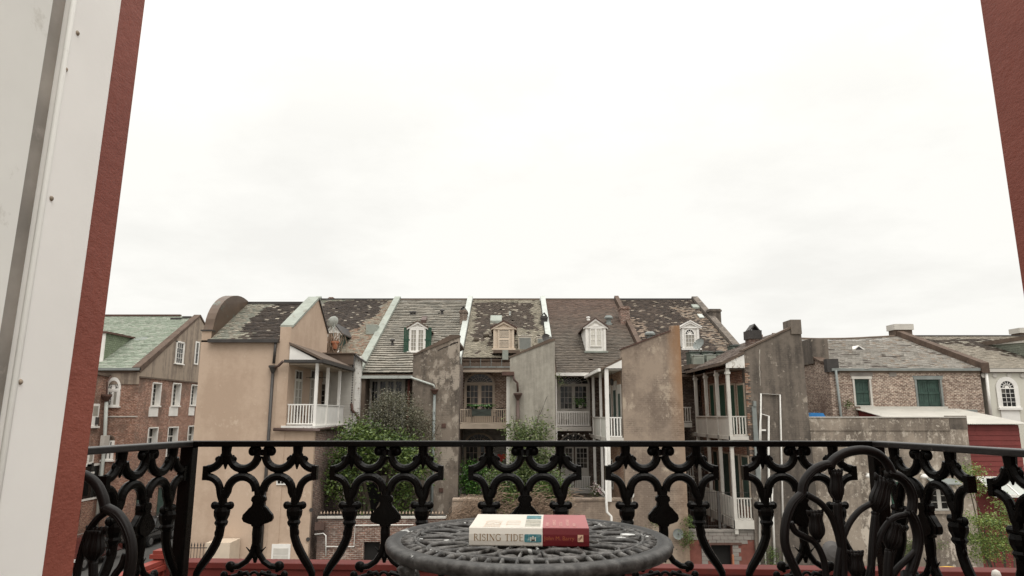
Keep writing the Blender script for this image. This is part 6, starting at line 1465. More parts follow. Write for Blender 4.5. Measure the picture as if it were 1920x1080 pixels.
jamb(T, 'jamb_board', 'jamb', lambda z: fg(z) + .0, fr_, -.62, -.546)
jamb(T, 'groove', 'groove', fp_, lambda z: fg(z) - .0005, -.62, -.556)
jamb(T, 'door_panel', 'jamb_grey', fe, lambda z: fp_(z) - .0005, -.62, -.548)
m = MB(); q0 = lambda z: fg(z); m.tube([(-.5475, fg(ZB) + .0015, ZB), (-.5475, fg(ZT) + .0015, ZT)], .0035, 8); m.build('bead', 'jamb_grey', T, smooth=True)
for px, py in ((145, 62), (96, 372), (38, 716), (123, 130)):
    p = PX(px, py, -.546); m = MB(); m.ball(p, .0025, .0032, .0032, 10, 6); m.build('nail', 'nail', T, smooth=True)
W2 = thing('balcony_wall', 'red textured wall of the balcony doorway, at the right edge of the view', 'wall', (1.5, .9, FLOOR))
A = PX(1838, 0, .7); B = PX(1920, 556, .7); k_ = (A.y - B.y) / (A.z - B.z); fR = lambda z: B.y + k_ * (z - B.z)
m = MB(); vs = []
for x in (.7, 3.2): vs += [(x, .45, ZB), (x, fR(ZB), ZB), (x, fR(ZT), ZT), (x, .45, ZT)]
m.add(vs, [(0, 1, 2, 3), (7, 6, 5, 4), (0, 4, 5, 1), (1, 5, 6, 2), (2, 6, 7, 3), (3, 7, 4, 0)]); m.build('wall', 'redwall', W2)

# ---- cast iron railing
YR_ = 1.95
zr_b = PY(1000, 837.5, YR_).z; zr_t = PY(1000, 826.5, YR_).z
K = .000402
def cu(pts, sx=1, flip=False):
    return [(sx * u * K, 0, -(1700 - v if flip else v) * K) for u, v in pts]
def circ(c, v, r, a0, a1, k=10): return [(c + r * math.cos(R(a0 + (a1 - a0) * i / k)), v + r * math.sin(R(a0 + (a1 - a0) * i / k))) for i in range(k + 1)]
def panel_mesh():
    m = MB(); Th = .8
    def tb(p, r, sx, fl): m.tube(cu(p, sx, fl), [x * K for x in r] if isinstance(r, list) else r * K, 10, 1.0, (0, 1, 0))
    def bl(u, v, ru, rv, sx, fl, d_=.9): m.ball((sx * u * K, 0, -(1700 - v if fl else v) * K), ru * K, max(ru, rv) * K * .6, rv * K, 12, 8)
    for sx in (-1, 1):
        for fl in (False, True):
            tb([(245, -8), (245, 30), (245, 62)], [36, 33, 30], sx, fl)
            bl(245, 66, 42, 40, sx, fl); bl(245 + 48, 78, 24, 16, sx, fl); bl(245 - 48, 78, 24, 16, sx, fl); bl(245 - 66, 84, 9, 14, sx, fl); bl(245 + 66, 84, 9, 14, sx, fl)
            tb([(245, 80), (245, 130), (245, 152)], [26, 12, 4], sx, fl)
            tb(circ(122, 52, 97, 5, 175, 12), 29, sx, fl)
            tb(circ(367, 52, 97, 172, 92, 7), 28, sx, fl)
            tb([(14, 60), (20, 20)], [26, 22], sx, fl); bl(66, 30, 30, 33, sx, fl); bl(40, 14, 34, 20, sx, fl); bl(50, 52, 14, 12, sx, fl)
            tb(circ(122, 297, 97, 180, 360, 14) + [(236, 330)], 29, sx, fl)
            tb(circ(367, 297, 97, 268, 186, 8) + [(262, 325), (252, 350)], 26, sx, fl)
            m.box(*sorted((sx * 352 * K, sx * 388 * K)), -.011, .011, -(1700 - 128 if fl else 222) * K, -(1700 - 222 if fl else 128) * K)
            tb([(233, 285), (245, 330), (245, 395)], [26, 30, 28], sx, fl)
            tb([(14, 290), (8, 320), (0, 345)], [24, 26, 30], sx, fl)
            tb([(188, 390), (302, 390)], 22, sx, fl); bl(192, 390, 27, 27, sx, fl); bl(298, 390, 27, 27, sx, fl)
            tb([(245, 400), (245, 425), (245, 455), (245, 485), (245, 500), (245, 512), (247, 530)], [46, 55, 52, 38, 46, 42, 28], sx, fl)
            tb([(247, 515), (252, 585), (272, 640), (298, 690), (330, 740), (362, 785), (384, 828), (386, 850)], [31, 29, 30, 30, 29, 27, 24, 22], sx, fl)
            bl(262, 570, 24, 34, sx, fl)
            tb([(8, 640), (25, 705), (58, 752), (105, 782), (150, 788)], [22, 21, 20, 20, 20], sx, fl); bl(162, 782, 35, 33, sx, fl); bl(150, 812, 14, 12, sx, fl)
            tb([(28, 850), (50, 825), (100, 838), (150, 850)], [16, 16, 16, 16], sx, fl); bl(200, 838, 26, 26, sx, fl); bl(95, 828, 20, 20, sx, fl); tb([(110, 850), (200, 850)], 12, sx, fl)
            tb([(28, 700), (66, 660)], [8, 3], sx, fl)
    for fl in (False, True):
        prof = [(322, 30), (336, 46), (356, 50), (372, 38), (392, 44), (408, 62), (430, 80), (450, 99), (476, 104), (496, 92), (506, 66), (512, 40), (525, 33)]
        for t, s in ((.010, .9), (.006, 1.0), (.014, .62)):
            o = [(u * s * K, -((1700 - v) if fl else v) * K) for v, u in prof]; i_ = [(-a, b) for a, b in o[::-1]]
            m.fprism(FR((0, 0, 0), (1, 0, 0), (0, -1, 0)), o + i_, -t, t)
        tb([(0, 505), (0, 570), (0, 650)], [30, 33, 28], 1, fl)
        tb([(0, 690), (0, 720), (0, 760)], [10, 20, 10], 1, fl)
    for sx in (1,):
        m.tube([(30 * K * math.cos(R(a)), 0, (-850 + 30 * math.sin(R(a))) * K) for a in range(0, 361, 30)], 10 * K, 6)
    me = m.mesh('cast_panel', 'iron', (0, 0, 0), fix=False, smooth=False)
    for p in me.polygons: p.use_smooth = len(p.vertices) == 4 and p.area < 4e-5
    return me
RAIL = thing('balcony_railing', 'ornate black cast iron railing round the balcony', 'railing', (.05, YR_, FLOOR))
pm = panel_mesh()
for px in (491.5, 727, 984, 1239, 1495):
    p = PY(px, 850, YR_); inst('cast_panel', pm, RAIL, (p.x, YR_, zr_b), (1, 1, 1), (R(random.uniform(-.5, .5)), 0, R(random.uniform(-1.2, 1.2))))
xl, xr = PY(356, 832, YR_).x, PY(1641, 832, YR_).x
def bar(name, A, B, w_, h, parent=RAIL, mt='iron'):
    A = Vector(A); B = Vector(B); d_ = (B - A); yaw = math.atan2(d_.y, d_.x)
    m = MB(); L_ = d_.length; m.box(0, L_, -w_ / 2, w_ / 2, -h / 2, h / 2); me = m.mesh(name, mt)
    o = inst(name, me, parent, A, (1, 1, 1), (0, 0, yaw)); b = o.modifiers.new('bevel', 'BEVEL'); b.width = .003; b.segments = 2; return o
zc = (zr_t + zr_b) / 2; hh = zr_t - zr_b
bar('top_rail', (xl, YR_, zc), (xr, YR_, zc), .042, hh)
ANG = R(8)
def side(sx, x0, n):
    d_ = Vector((sx * math.sin(ANG), -math.cos(ANG), 0)); A = Vector((x0, YR_, zc)); B = A + d_ * 1.12
    bar('top_rail', A - d_ * .0, B, .044, hh, RAIL, 'iron_rail'); zb = zr_b - 1700 * K
    bar('bottom_rail', A - Vector((0, 0, zc - zb)), B - Vector((0, 0, zc - zb)), .035, .016)
    yaw = math.atan2(d_.y, d_.x) + (math.pi if sx < 0 else 0)
    for k in range(n):
        p = A + d_ * (SIDE0 + .366 * k); inst('cast_panel', pm, RAIL, (p.x, p.y, zr_b), (1, 1, 1), (0, 0, yaw))
    m = MB(); m.box(-.015, .015, -.018, .018, FLOOR, zr_b); p = A + d_ * .0
    o = inst('post', m.mesh('post', 'iron'), RAIL, (p.x, p.y, 0), (1, 1, 1), (0, 0, yaw)); b = o.modifiers.new('bevel', 'BEVEL'); b.width = .003; b.segments = 2
SIDE0 = .172
side(-1, xl, 3); side(1, xr, 3)
bar('bottom_rail', (xl, YR_, zr_b - 1700 * K), (xr, YR_, zr_b - 1700 * K), .035, .016)
m = MB(); m.box(-1.2, 1.25, .95, 2.06, FLOOR - .06, FLOOR); struct(m, 'balcony_floor', 'dark_metal')

# ---- tulip-backed chairs
def quadr(pts, k=6):            # catmull-rom through points
    P = [Vector(p) for p in pts]; P = [P[0] * 2 - P[1]] + P + [P[-1] * 2 - P[-2]]; out = []
    for i in range(1, len(P) - 2):
        for j in range(k):
            t = j / k; a, b, c, d_ = P[i - 1:i + 3]
            out.append(.5 * ((2 * b) + (c - a) * t + (2 * a - 5 * b + 4 * c - d_) * t * t + (3 * b - a - 3 * c + d_) * t ** 3))
    out.append(P[-2]); return out
def chair(label, org, yaw, tubes, buds, scale, o0, seat):
    """org: point of the back plane; pixels give its outline where the chair stands"""
    nrm = Vector((math.sin(yaw), -math.cos(yaw), 0))
    def pl(x, y):
        px, py = o0[0] + x / scale, o0[1] + y / scale; r = ray(px, py); e = Vector((0, 0, EYE)); t = (org - e).dot(nrm) / r.dot(nrm); return e + r * t
    T = thing('bistro_chair', label, 'chair', (org.x, org.y, FLOOR), 'tulip-backed bistro chairs')
    mpp = (pl(10, 500) - pl(0, 500)).length / 10
    for name, pts, w_ in tubes:
        w_ *= 1.17; m = MB(); P = quadr([pl(*p) for p in pts]); m.tube(P, w_ * mpp, 12, 1.0, tuple(nrm)); 
        for s in (-.34, .34):      # reeded front
            m.tube([p + nrm * w_ * mpp * .86 + (Vector((nrm.y, -nrm.x, 0)) * 0) + Vector((-nrm.y, nrm.x, 0)) * s * w_ * mpp * .9 for p in P], w_ * mpp * .2, 5, 1.0, tuple(nrm), caps=False) if abs(P[0].z - P[-1].z) > .05 else None
        m.build(name, 'chair', T, smooth=True)
    for (xa, ya), (xb, yb), w_ in buds:
        A = pl(xa, ya); B = pl(xb, yb); m = MB(); ax = (B - A); k = 8
        sd_ = ax.cross(nrm).normalized(); rr = [w_ * mpp * f for f in (.22, .62, .93, 1.02, 1.0, .92, .82, .86, .98)]
        P = [A + ax * i / k for i in range(k + 1)]; m.tube(P, rr, 14, .8, tuple(nrm))
        for j in range(-3, 4):
            th = j * .42; m.tube([p + (sd_ * math.sin(th) + nrm * math.cos(th) * .8) * r_ * 1.0 for p, r_ in zip(P, rr)], w_ * mpp * .085, 5, 1.0, tuple(nrm), caps=False)
        for j in range(-2, 3):
            c = B + sd_ * j * w_ * mpp * .42; m.tube([c - ax * .08, c + ax * .05 + sd_ * j * w_ * mpp * .06, c + ax * .11 + sd_ * j * w_ * mpp * .2], [w_ * mpp * .32, w_ * mpp * .3, w_ * mpp * .1], 8, .7, tuple(nrm))
        m.ball(A, w_ * mpp * .42, w_ * mpp * .42, w_ * mpp * .3, 10, 6); m.build('tulip', 'chair', T, smooth=True)
    # seat and legs (below the picture)
    c = seat; m = MB(); m.lathe((c.x, c.y, FLOOR + .42), [(.02, 0), (.17, 0), (.19, .008), (.195, .02), (.185, .028), (.17, .018), (.02, .018)], 28)
    m.build('seat', 'chair', T, smooth=True)
    for k in range(4):
        a = yaw + R(45 + 90 * k); m = MB(); f = Vector((math.cos(a), math.sin(a), 0)); m.tube(quadr([c + f * .14 + Vector((0, 0, FLOOR + .42 - c.z)), c + f * .19 + Vector((0, 0, FLOOR + .25 - c.z)), c + f * .17 + Vector((0, 0, FLOOR + .1 - c.z)), c + f * .22 + Vector((0, 0, FLOOR + .01 - c.z))]), .012, 8); m.build('leg', 'chair', T, smooth=True)
    for s in (-1, 1):
        b = org + Vector((-nrm.y, nrm.x, 0)) * s * .12; b.z = pl(500, 1100).z if False else FLOOR + .62
        m = MB(); m.tube([b, c + Vector((-nrm.y, nrm.x, 0)) * s * .12 + Vector((0, 0, FLOOR + .43 - c.z))], .012, 8); m.build('back_support', 'chair', T, smooth=True)
    return T
o1 = PY(1600, 950, 1.55)
tubes = [('back_frame', [(395, 1180), (330, 1040), (262, 880), (262, 730), (305, 600), (378, 520)], 23),
         ('back_frame', [(372, 530), (385, 450), (440, 375), (510, 335), (565, 325)], 23),
         ('back_frame', [(553, 345), (595, 290), (680, 245), (790, 230), (880, 255), (945, 315), (980, 385)], 25),
         ('back_frame', [(950, 385), (1030, 410), (1090, 470), (1120, 560), (1112, 655)], 26),
         ('back_frame', [(1092, 640), (1135, 720), (1158, 840), (1130, 980), (1060, 1180)], 27),
         ('scroll', [(405, 530), (500, 590), (570, 680), (612, 790), (640, 900), (700, 1010), (770, 1180)], 17),
         ('scroll', [(295, 720), (330, 780), (400, 820), (455, 850), (500, 920), (530, 1020), (540, 1180)], 17),
         ('scroll', [(840, 590), (760, 640), (690, 730), (640, 860), (615, 1000), (600, 1180)], 16),
         ('scroll', [(1075, 665), (990, 690), (920, 770), (875, 880), (840, 1000), (800, 1180)], 16),
         ('stem', [(612, 585), (620, 700), (640, 830), (650, 1000), (650, 1180)], 22),
         ('stem', [(868, 665), (855, 780), (845, 930), (835, 1180)], 19),
         ('stem', [(965, 910), (955, 1020), (950, 1180)], 24),
         ('scroll', [(1150, 900), (1090, 960), (1010, 1040), (930, 1180)], 17)]
buds = [((612, 575), (600, 378), 43), ((868, 655), (925, 440), 62), ((478, 840), (462, 655), 48), ((960, 905), (1005, 735), 58), ((735, 1090), (730, 925), 52)]
chair('black tulip-backed chair on the right of the table, in front of the railing', o1, R(14), tubes, buds, 3.6, (1400, 780), Vector((o1.x - .12, o1.y - .2, 0)))
o2 = PY(190, 950, 1.3)
tubes = [('back_frame', [(-120, 420), (-40, 350), (60, 325), (150, 340), (225, 400), (270, 490), (290, 585)], 24),
         ('back_frame', [(285, 560), (370, 610), (430, 700), (465, 820), (462, 950), (420, 1150)], 25),
         ('scroll', [(300, 585), (230, 640), (165, 740), (120, 880), (92, 1010), (80, 1150)], 17),
         ('stem', [(203, 935), (203, 1040), (200, 1150)], 20),
         ('scroll', [(430, 880), (400, 960), (350, 1030), (290, 1150)], 17), ('scroll', [(20, 500), (90, 560), (60, 760), (30, 1000)], 15)]
chair('black tulip-backed chair at the left, partly behind the red wall', o2, R(-14), tubes, [((203, 930), (225, 715), 58)], 3.692, (120, 800), Vector((o2.x + .1, o2.y - .2, 0)))

# ---- bistro table
tz = 8.06; tcx = PY(991, 1015, 1.42).x; tcy = 1.425; TR = .281
T = thing('bistro_table', 'round worn black cast metal table with leaf lattice top', 'table', (tcx, tcy, FLOOR))
m = MB(); m.lathe((tcx, tcy, tz), [(.248, -.016), (.2485, -.001), (.252, .002), (.257, -.0015), (.262, .0035), (.272, .0035), (.279, .000), (TR, -.006), (.2795, -.014), (.274, -.020), (.264, -.019), (.259, -.010)], 96, caps=False); m.v and m.build('rim', 'table', T, smooth=True)
m = MB()
def pol(r, a):
    r *= .952; return Vector((tcx + r * math.cos(a), tcy + r * math.sin(a), tz))
def flatleaf(m, r0, r1, a, w_, z=0):
    k = 6; ptsL, ptsR = [], []
    for i in range(k + 1):
        t = i / k; r = r0 + (r1 - r0) * t; w2 = w_ * math.sin(math.pi * min(1, t * .92 + .06)) ** .8 / r
        ptsL.append(pol(r, a - w2)); ptsR.append(pol(r, a + w2))
    n = len(ptsL); vs = []
    for dz in (z, z - .013):
        vs += [p + Vector((0, 0, dz)) for p in ptsL + ptsR[::-1]]
    N_ = 2 * n; m.add(vs, [tuple(range(N_)), tuple(range(N_, 2 * N_))[::-1]] + [(i, (i + 1) % N_, N_ + (i + 1) % N_, N_ + i) for i in range(N_)])
def loop(m, r0, r1, a, w_, rad, z=0., flat=1.5, n_=14):
    P = []
    for i in range(n_ + 1):
        t = 2 * math.pi * i / n_; r = (r0 + r1) / 2 - (r1 - r0) / 2 * math.cos(t); s_ = math.sin(t) * w_ * (.75 + .35 * (r - r0) / (r1 - r0)); P.append(pol(r, a + s_ / r) + Vector((0, 0, z)))
    m.tube(P, rad, 6, flat, (0, 0, 1), caps=False)
n1 = 60
for k in range(n1):                       # outer fan of thin slats
    a = 2 * math.pi * k / n1; A = pol(.228, a); B = pol(.263, a); z_ = Vector((0, 0, random.uniform(-.001, .0006)))
    m.tube([A + z_ - Vector((0, 0, .003)), (A + B) / 2 + z_, B - Vector((0, 0, .003))], [.0026, .0036, .003], 6, 1.9, (0, 0, 1))
m.build('slat_ring', 'table', T, smooth=True)
m = MB()
for k in range(15):                       # lobed outlines, two overlapping courses
    a = 2 * math.pi * k / 15
    loop(m, .150, .232, a, .040, .0034, .0012); loop(m, .082, .165, a + math.pi / 15, .026, .0032, .0006)
    m.tube([pol(.155, a) , pol(.226, a)], [.0022, .0034], 6, 1.6, (0, 0, 1)); m.tube([pol(.05, a + math.pi / 15), pol(.150, a + math.pi / 15)], [.003, .0026], 6, 1.6, (0, 0, 1))
for r_ in (.05, .235): m.tube([pol(r_, R(t * 6)) + Vector((0, 0, .0008)) for t in range(61)], .0034, 6, 1.6, (0, 0, 1))
m.build('lattice', 'table', T, smooth=True)
m = MB()
for k in range(30): flatleaf(m, .170, .224, 2 * math.pi * (k + .5) / 30, .0150, -.0012)
for k in range(15):
    flatleaf(m, .10, .155, 2 * math.pi * (k + .5) / 15 , .0165, -.0012); flatleaf(m, .012, .048, 2 * math.pi * k / 15, .006, -.001)
m.build('leaves', 'table', T)
m = MB(); m.lathe((tcx, tcy, tz - .012), [(.0, 0), (.04, 0), (.04, .01), (.0, .012)], 20); m.lathe((tcx, tcy, FLOOR), [(.022, .1), (.03, .2), (.02, .4), (.028, .6), (.05, tz - FLOOR - .02)], 16); m.build('pedestal', 'table', T, smooth=True)
for k in range(4):
    a = R(33 + 90 * k); f = Vector((math.cos(a), math.sin(a), 0)); c = Vector((tcx, tcy, 0))
    m = MB(); m.tube(quadr([c + f * .265 + Vector((0, 0, tz - .02)), c + f * .22 + Vector((0, 0, tz - .10)), c + f * .09 + Vector((0, 0, tz - .2)), c + f * .03 + Vector((0, 0, tz - .34))]), .011, 8, 1.6, (0, 0, 1)); m.build('bracket', 'table', T, smooth=True)
    m = MB(); m.tube(quadr([c + f * .02 + Vector((0, 0, FLOOR + .25)), c + f * .14 + Vector((0, 0, FLOOR + .16)), c + f * .24 + Vector((0, 0, FLOOR + .01))]), .012, 8); m.build('leg', 'table', T, smooth=True)
# bird droppings and chips on the top
M['splat'] = plain('dried white splash', (.55, .55, .53), .7, .15, 90, .3, 200, bd=.0005)
for px, py, rx, ry in ((1180, 1001, .020, .005), (1163, 1007, .009, .003), (818, 1030, .009, .006), (790, 1010, .0035, .003), (838, 1012, .006, .002), (1122, 985, .008, .002), (975, 1029, .004, .0025), (870, 979, .005, .002), (1212, 1004, .005, .005)):
    p = PZ(px, py, tz + .004); m = MB(); kk = 11; ph = random.random() * 6
    ring = [(p.x + rx * (1 + .35 * math.sin(3 * t + ph) + .2 * math.sin(7 * t)) * math.cos(t), p.y + ry * 2 * (1 + .3 * math.sin(4 * t + ph)) * math.sin(t), tz + .0035) for t in [2 * math.pi * i / kk for i in range(kk)]]
    m.add(ring + [(p.x, p.y, tz + .0042)] + [(a, b, tz + .0) for a, b, c in ring], [(i, (i + 1) % kk, kk) for i in range(kk)] + [((i + 1) % kk, i, kk + 1 + i, kk + 1 + (i + 1) % kk) for i in range(kk)]); m.build('white_splash', 'splat', T, fix=False)

# ---- the book
M['book_white'] = plain('cream book cover', (.62, .58, .51), .32, .03, 20, 0)
M['book_red'] = plain('crimson book cover', (.125, .012, .015), .40, .08, 20, 0, spec=.25)
M['book_red_glare'] = plain('glossy crimson cover with glare', (.30, .06, .06), .38, .08, 20, 0, spec=1.0)  # lighter copy of the spine red; pink sky glare is put into its colour
M['book_gold'] = plain('brown gold print', (.20, .11, .03), .4, .1, 60, 0)
M['book_orange'] = plain('pale orange print', (.62, .42, .28), .4, .05, 60, 0)
M['book_dim'] = plain('dull gold print on red', (.30, .075, .03), .4, .1, 60, 0)
M['book_pink'] = plain('pale pink print', (.62, .36, .32), .4, .05, 60, 0)
M['pages'] = plain('paper edges', (.62, .57, .48), .8, .08, 200, .3, 400, bd=.0004)
M['teal'] = plain('teal picture print', (.05, .17, .19), .35, .4, 90, 0, dirt=(.30, .38, .36), ds=110, da=.58)
M['sepia'] = plain('faded photo print', (.36, .34, .28), .35, .3, 90, 0, dirt=(.16, .15, .12), ds=120, da=.55)
zb = tz + .0045; A = PZ(879.5, 1023, zb); B = PZ(1105, 1025.5, zb); ex = (B - A); BL = ex.length; ex.normalize(); ey = Vector((-ex.y, ex.x, 0)); BD = .152; BH = .0325
byaw = math.atan2(ex.y, ex.x)
BK = bpy.data.objects.new('book', None); COL.objects.link(BK); BK.location = A; BK.rotation_euler = (0, 0, byaw); WP[BK.name] = Vector((0, 0, 0))
tag(BK, 'thick paperback with a cream and red cover lying on the round table', 'book')
xs = BL * .614
def bk(name, mat, m): o = m.build(name, mat, BK); return o
prof = [(-.0015, .0018), (-.0028, BH * .3), (-.003, BH * .65), (-.0012, BH - .0012), (.0, BH)]      # slightly rounded spine (y, z)
def spine(x0, x1, off=0):
    m = MB(); P = [(y - off, z) for y, z in [(0, 0)] + prof] ; Q = [(y + .0015, z) for y, z in [(0, 0)] + prof][::-1]
    m.fprism(FR((0, 0, 0), (0, 1, 0), (1, 0, 0)), P + Q, x0, x1); return m
bk('spine', 'book_white', spine(0, xs)); bk('spine_band', 'book_red', spine(xs, BL))
def cov(x0, x1, z0, z1, curl):
    m = MB(); k = 8; top, bot = [], []
    for i in range(k + 1):
        y = BD * i / k; c = curl * (i / k) ** 2.2; top.append((y, z1 + c)); bot.append((y, z0 + c))
    m.fprism(FR((0, 0, 0), (0, 1, 0), (1, 0, 0)), top + bot[::-1], x0, x1); return m
bk('front_cover', 'book_white', cov(0, xs, BH - .0008, BH, .002)); bk('cover_band', 'book_red_glare', cov(xs, BL, BH - .0008, BH, .002)); bk('back_cover', 'book_white', cov(0, BL, 0, .0008, 0))
m = MB(); m.box(.002, BL - .002, .001, BD - .003, .0009, BH - .0009); bk('page_block', 'pages', m)
# lettering: outlined roman capitals made of strokes
def ARC(cx, cy, rx, ry, a0, a1, k=9): return [(cx + rx * math.cos(R(a0 + (a1 - a0) * i / k)), cy + ry * math.sin(R(a0 + (a1 - a0) * i / k))) for i in range(k + 1)]
W1, W2_ = .13, .05
GL = {'I': (.36, [([(.18, 0), (.18, 1)], W1), ([(.04, .02), (.32, .02)], W2_), ([(.04, .98), (.32, .98)], W2_)]),
      'T': (.78, [([(.39, 0), (.39, 1)], W1), ([(.04, .97), (.74, .97)], .06), ([(.06, .84), (.06, 1)], W2_), ([(.72, .84), (.72, 1)], W2_), ([(.25, .02), (.53, .02)], W2_)]),
      'D': (.84, [([(.16, 0), (.16, 1)], W1), (ARC(.3, .5, .44, .475, 90, -90, 12), .09), ([(.04, .975), (.3, .975)], W2_), ([(.04, .025), (.3, .025)], W2_)]),
      'E': (.68, [([(.16, 0), (.16, 1)], W1), ([(.04, .975), (.6, .975)], W2_), ([(.04, .025), (.64, .025)], W2_), ([(.16, .52), (.5, .52)], W2_), ([(.6, .84), (.6, 1)], W2_), ([(.64, 0), (.64, .18)], W2_), ([(.5, .44), (.5, .6)], W2_)]),
      'R': (.78, [([(.16, 0), (.16, 1)], W1), (ARC(.3, .75, .26, .225, 90, -90, 9), .08), ([(.04, .975), (.3, .975)], W2_), ([(.16, .525), (.3, .525)], W2_), ([(.34, .52), (.72, .03)], .11), ([(.04, .02), (.3, .02)], W2_), ([(.64, .02), (.8, .02)], W2_)]),
      'N': (.90, [([(.16, 0), (.16, 1)], W2_), ([(.14, .98), (.76, .02)], W1), ([(.76, 0), (.76, 1)], W2_), ([(.02, .98), (.2, .98)], W2_), ([(.04, .02), (.28, .02)], W2_), ([(.64, .98), (.88, .98)], W2_)]),
      'S': (.62, [(ARC(.31, .75, .22, .225, 40, 250, 9) + ARC(.31, .27, .23, .245, 70, -140, 9), .085), ([(.5, .8), (.5, .98)], W2_), ([(.07, .04), (.07, .24)], W2_)]),
      'G': (.88, [(ARC(.47, .5, .39, .475, 48, 318, 14), .09), ([(.76, .08), (.76, .44)], .11), ([(.62, .44), (.88, .44)], W2_), ([(.74, .76), (.74, .96)], W2_)]), ' ': (.42, [])}
def word(s, h, origin, du, dv, dn, mat, name='lettering', wmul=1, track=.06, parent=None):
    """flat raised print: origin + u*du + v*dv, dn lifts it off the paper"""
    m = MB(); x = 0
    for ch in s:
        adv, st = GL[ch]
        for P, w_ in st:
            w_ *= wmul
            for a, b in zip(P[:-1], P[1:]):
                a2, b2 = Vector((a[0] + x, a[1])), Vector((b[0] + x, b[1])); t = (b2 - a2).normalized(); nn = Vector((-t.y, t.x)) * w_ / 2; e = t * w_ * .12
                q = [a2 - e + nn, a2 - e - nn, b2 + e - nn, b2 + e + nn]; zoff = random.uniform(.00015, .00025)
                m.add([origin + (du * p.x + dv * p.y) * h + dn * zoff for p in q], [(0, 1, 2, 3)])
        x += adv + track
    o = m.build(name, mat, BK, fix=False); return o, x * h
V = Vector
word('RISING TIDE', .0118, V((.0085, -.0031, .0095)), V((1, 0, 0)), V((0, 0, 1)), V((0, -1, 0)), 'book_gold', track=.075)
word('RISING', .030, V((.056, .004, BH + .0003)), V((0, 1, 0)) * .92, V((-1, 0, 0)), V((0, 0, 1)), 'book_orange', wmul=.55, track=.02)
word('TIDE', .026, V((.092, .022, BH + .0003)), V((0, 1, 0)) * 1.05, V((-1, 0, 0)), V((0, 0, 1)), 'book_orange', wmul=.55, track=.12)
def patch(name, mat, x0, x1, y0, y1, z0, z1): m = MB(); m.box(x0, x1, y0, y1, z0, z1); return bk(name, mat, m)
patch('cover_picture', 'teal', xs - .033, xs - .004, .10, .140, BH - .0002, BH + .0017); patch('cover_picture', 'sepia', xs - .033, xs - .004, .056, .096, BH - .0005, BH + .0007); patch('cover_picture', 'sepia', xs - .033, xs - .004, .012, .052, BH - .0005, BH + .0003)
rr_ = .0022; m = MB(); x0, x1, z0, z1 = BL * .463, BL * .606, .0075, .0215
pts = [(x1 - rr_ + rr_ * math.cos(R(a)), z1 - rr_ + rr_ * math.sin(R(a))) for a in (0, 30, 60, 90)] + [(x0 + rr_ + rr_ * math.cos(R(a)), z1 - rr_ + rr_ * math.sin(R(a))) for a in (90, 120, 150, 180)] + [(x0 + rr_ + rr_ * math.cos(R(a)), z0 + rr_ + rr_ * math.sin(R(a))) for a in (180, 210, 240, 270)] + [(x1 - rr_ + rr_ * math.cos(R(a)), z0 + rr_ + rr_ * math.sin(R(a))) for a in (270, 300, 330, 360)]
m.fprism(FR((0, 0, 0), (1, 0, 0), (0, -1, 0)), pts, .002, .0034); bk('spine_picture', 'teal', m)
for k, (a, b) in enumerate(((.513, .522), (.53, .54), (.548, .558), (.52, .55))): patch('picture_figure', 'pages' if k < 3 else 'dark', BL * a, BL * b, -.0037, -.003, z0 + .002, z0 + (.009 + .002 * (k % 2) if k < 3 else .005))
patch('spine_emblem', 'book_orange', BL * .905, BL * .951, -.0034, -.002, .009, .021)
for k in range(3): patch('emblem_mark', 'book_red', BL * (.912 + .011 * k), BL * (.919 + .011 * k), -.0037, -.003, .011 + .002 * k, .016 + .0015 * k)
def text(s, size, loc, rot, mat, name='lettering'):
    c = bpy.data.curves.new(name, 'FONT'); c.body = s; c.size = size; c.extrude = .00005; c.materials.append(M[mat]); o = bpy.data.objects.new(name, c); me = bpy.data.meshes.new_from_object(o); bpy.data.objects.remove(o); me.materials.clear(); me.materials.append(M[mat]); o = bpy.data.objects.new(name, me); COL.objects.link(o); o.parent = BK; o.location = loc; o.rotation_euler = rot; return o
text('John M. Barry', .0098, (xs + .003, -.0034, .0115), (R(90), 0, 0), 'book_dim')
for k, s in enumerate(('THE GREAT', 'MISSISSIPPI FLOOD', 'OF 1927 AND', 'HOW IT CHANGED', 'AMERICA')):
    text(s, .0085, (xs + .012 + .0125 * k, .012 + .006 * (k % 2), BH + .0012), (0, 0, R(90)), 'book_pink')

# ---- red plank parapet below and beyond the railing
pa = PZ(338, 1052, 7.30); pb = PZ(1910, 1071, 7.30); d_ = (pb - pa); d_.z = 0; yaw = math.atan2(d_.y, d_.x); L_ = d_.length + 1.2
T = bpy.data.objects.new('plank_parapet', None); COL.objects.link(T); T.location = (pa.x, pa.y, 7.262); T.rotation_euler = (0, 0, yaw); WP[T.name] = V((0, 0, 0)); tag(T, 'parapet of dark red painted planks just beyond the railing', 'parapet')
m = MB(); m.box(0, 1, -.02, 0, 0, 1); me = m.mesh('plank', 'deck_red')
for i in range(7):
    for j in range(3): inst('plank', me, T, (L_ * j / 3, 0, -.075 - .115 * i), (L_ / 3 - .004, 1 + .15 * ((i + j) % 2), .111))
m = MB(); m.box(0, L_, -.03, .12, -.0, .035) ; m.build('cap_rail', 'deck_red', T)
T = thing('red_parapet_rail', 'bright red moulded rail with a square post cap, below the left chair', 'railing', (pa.x - .1, pa.y, 7.3))
c0 = PZ(300, 1049, 7.26); c1 = PZ(195, 1088, 7.26); dd = (c1 - c0).normalized(); c1 = c0 + dd * 1.6
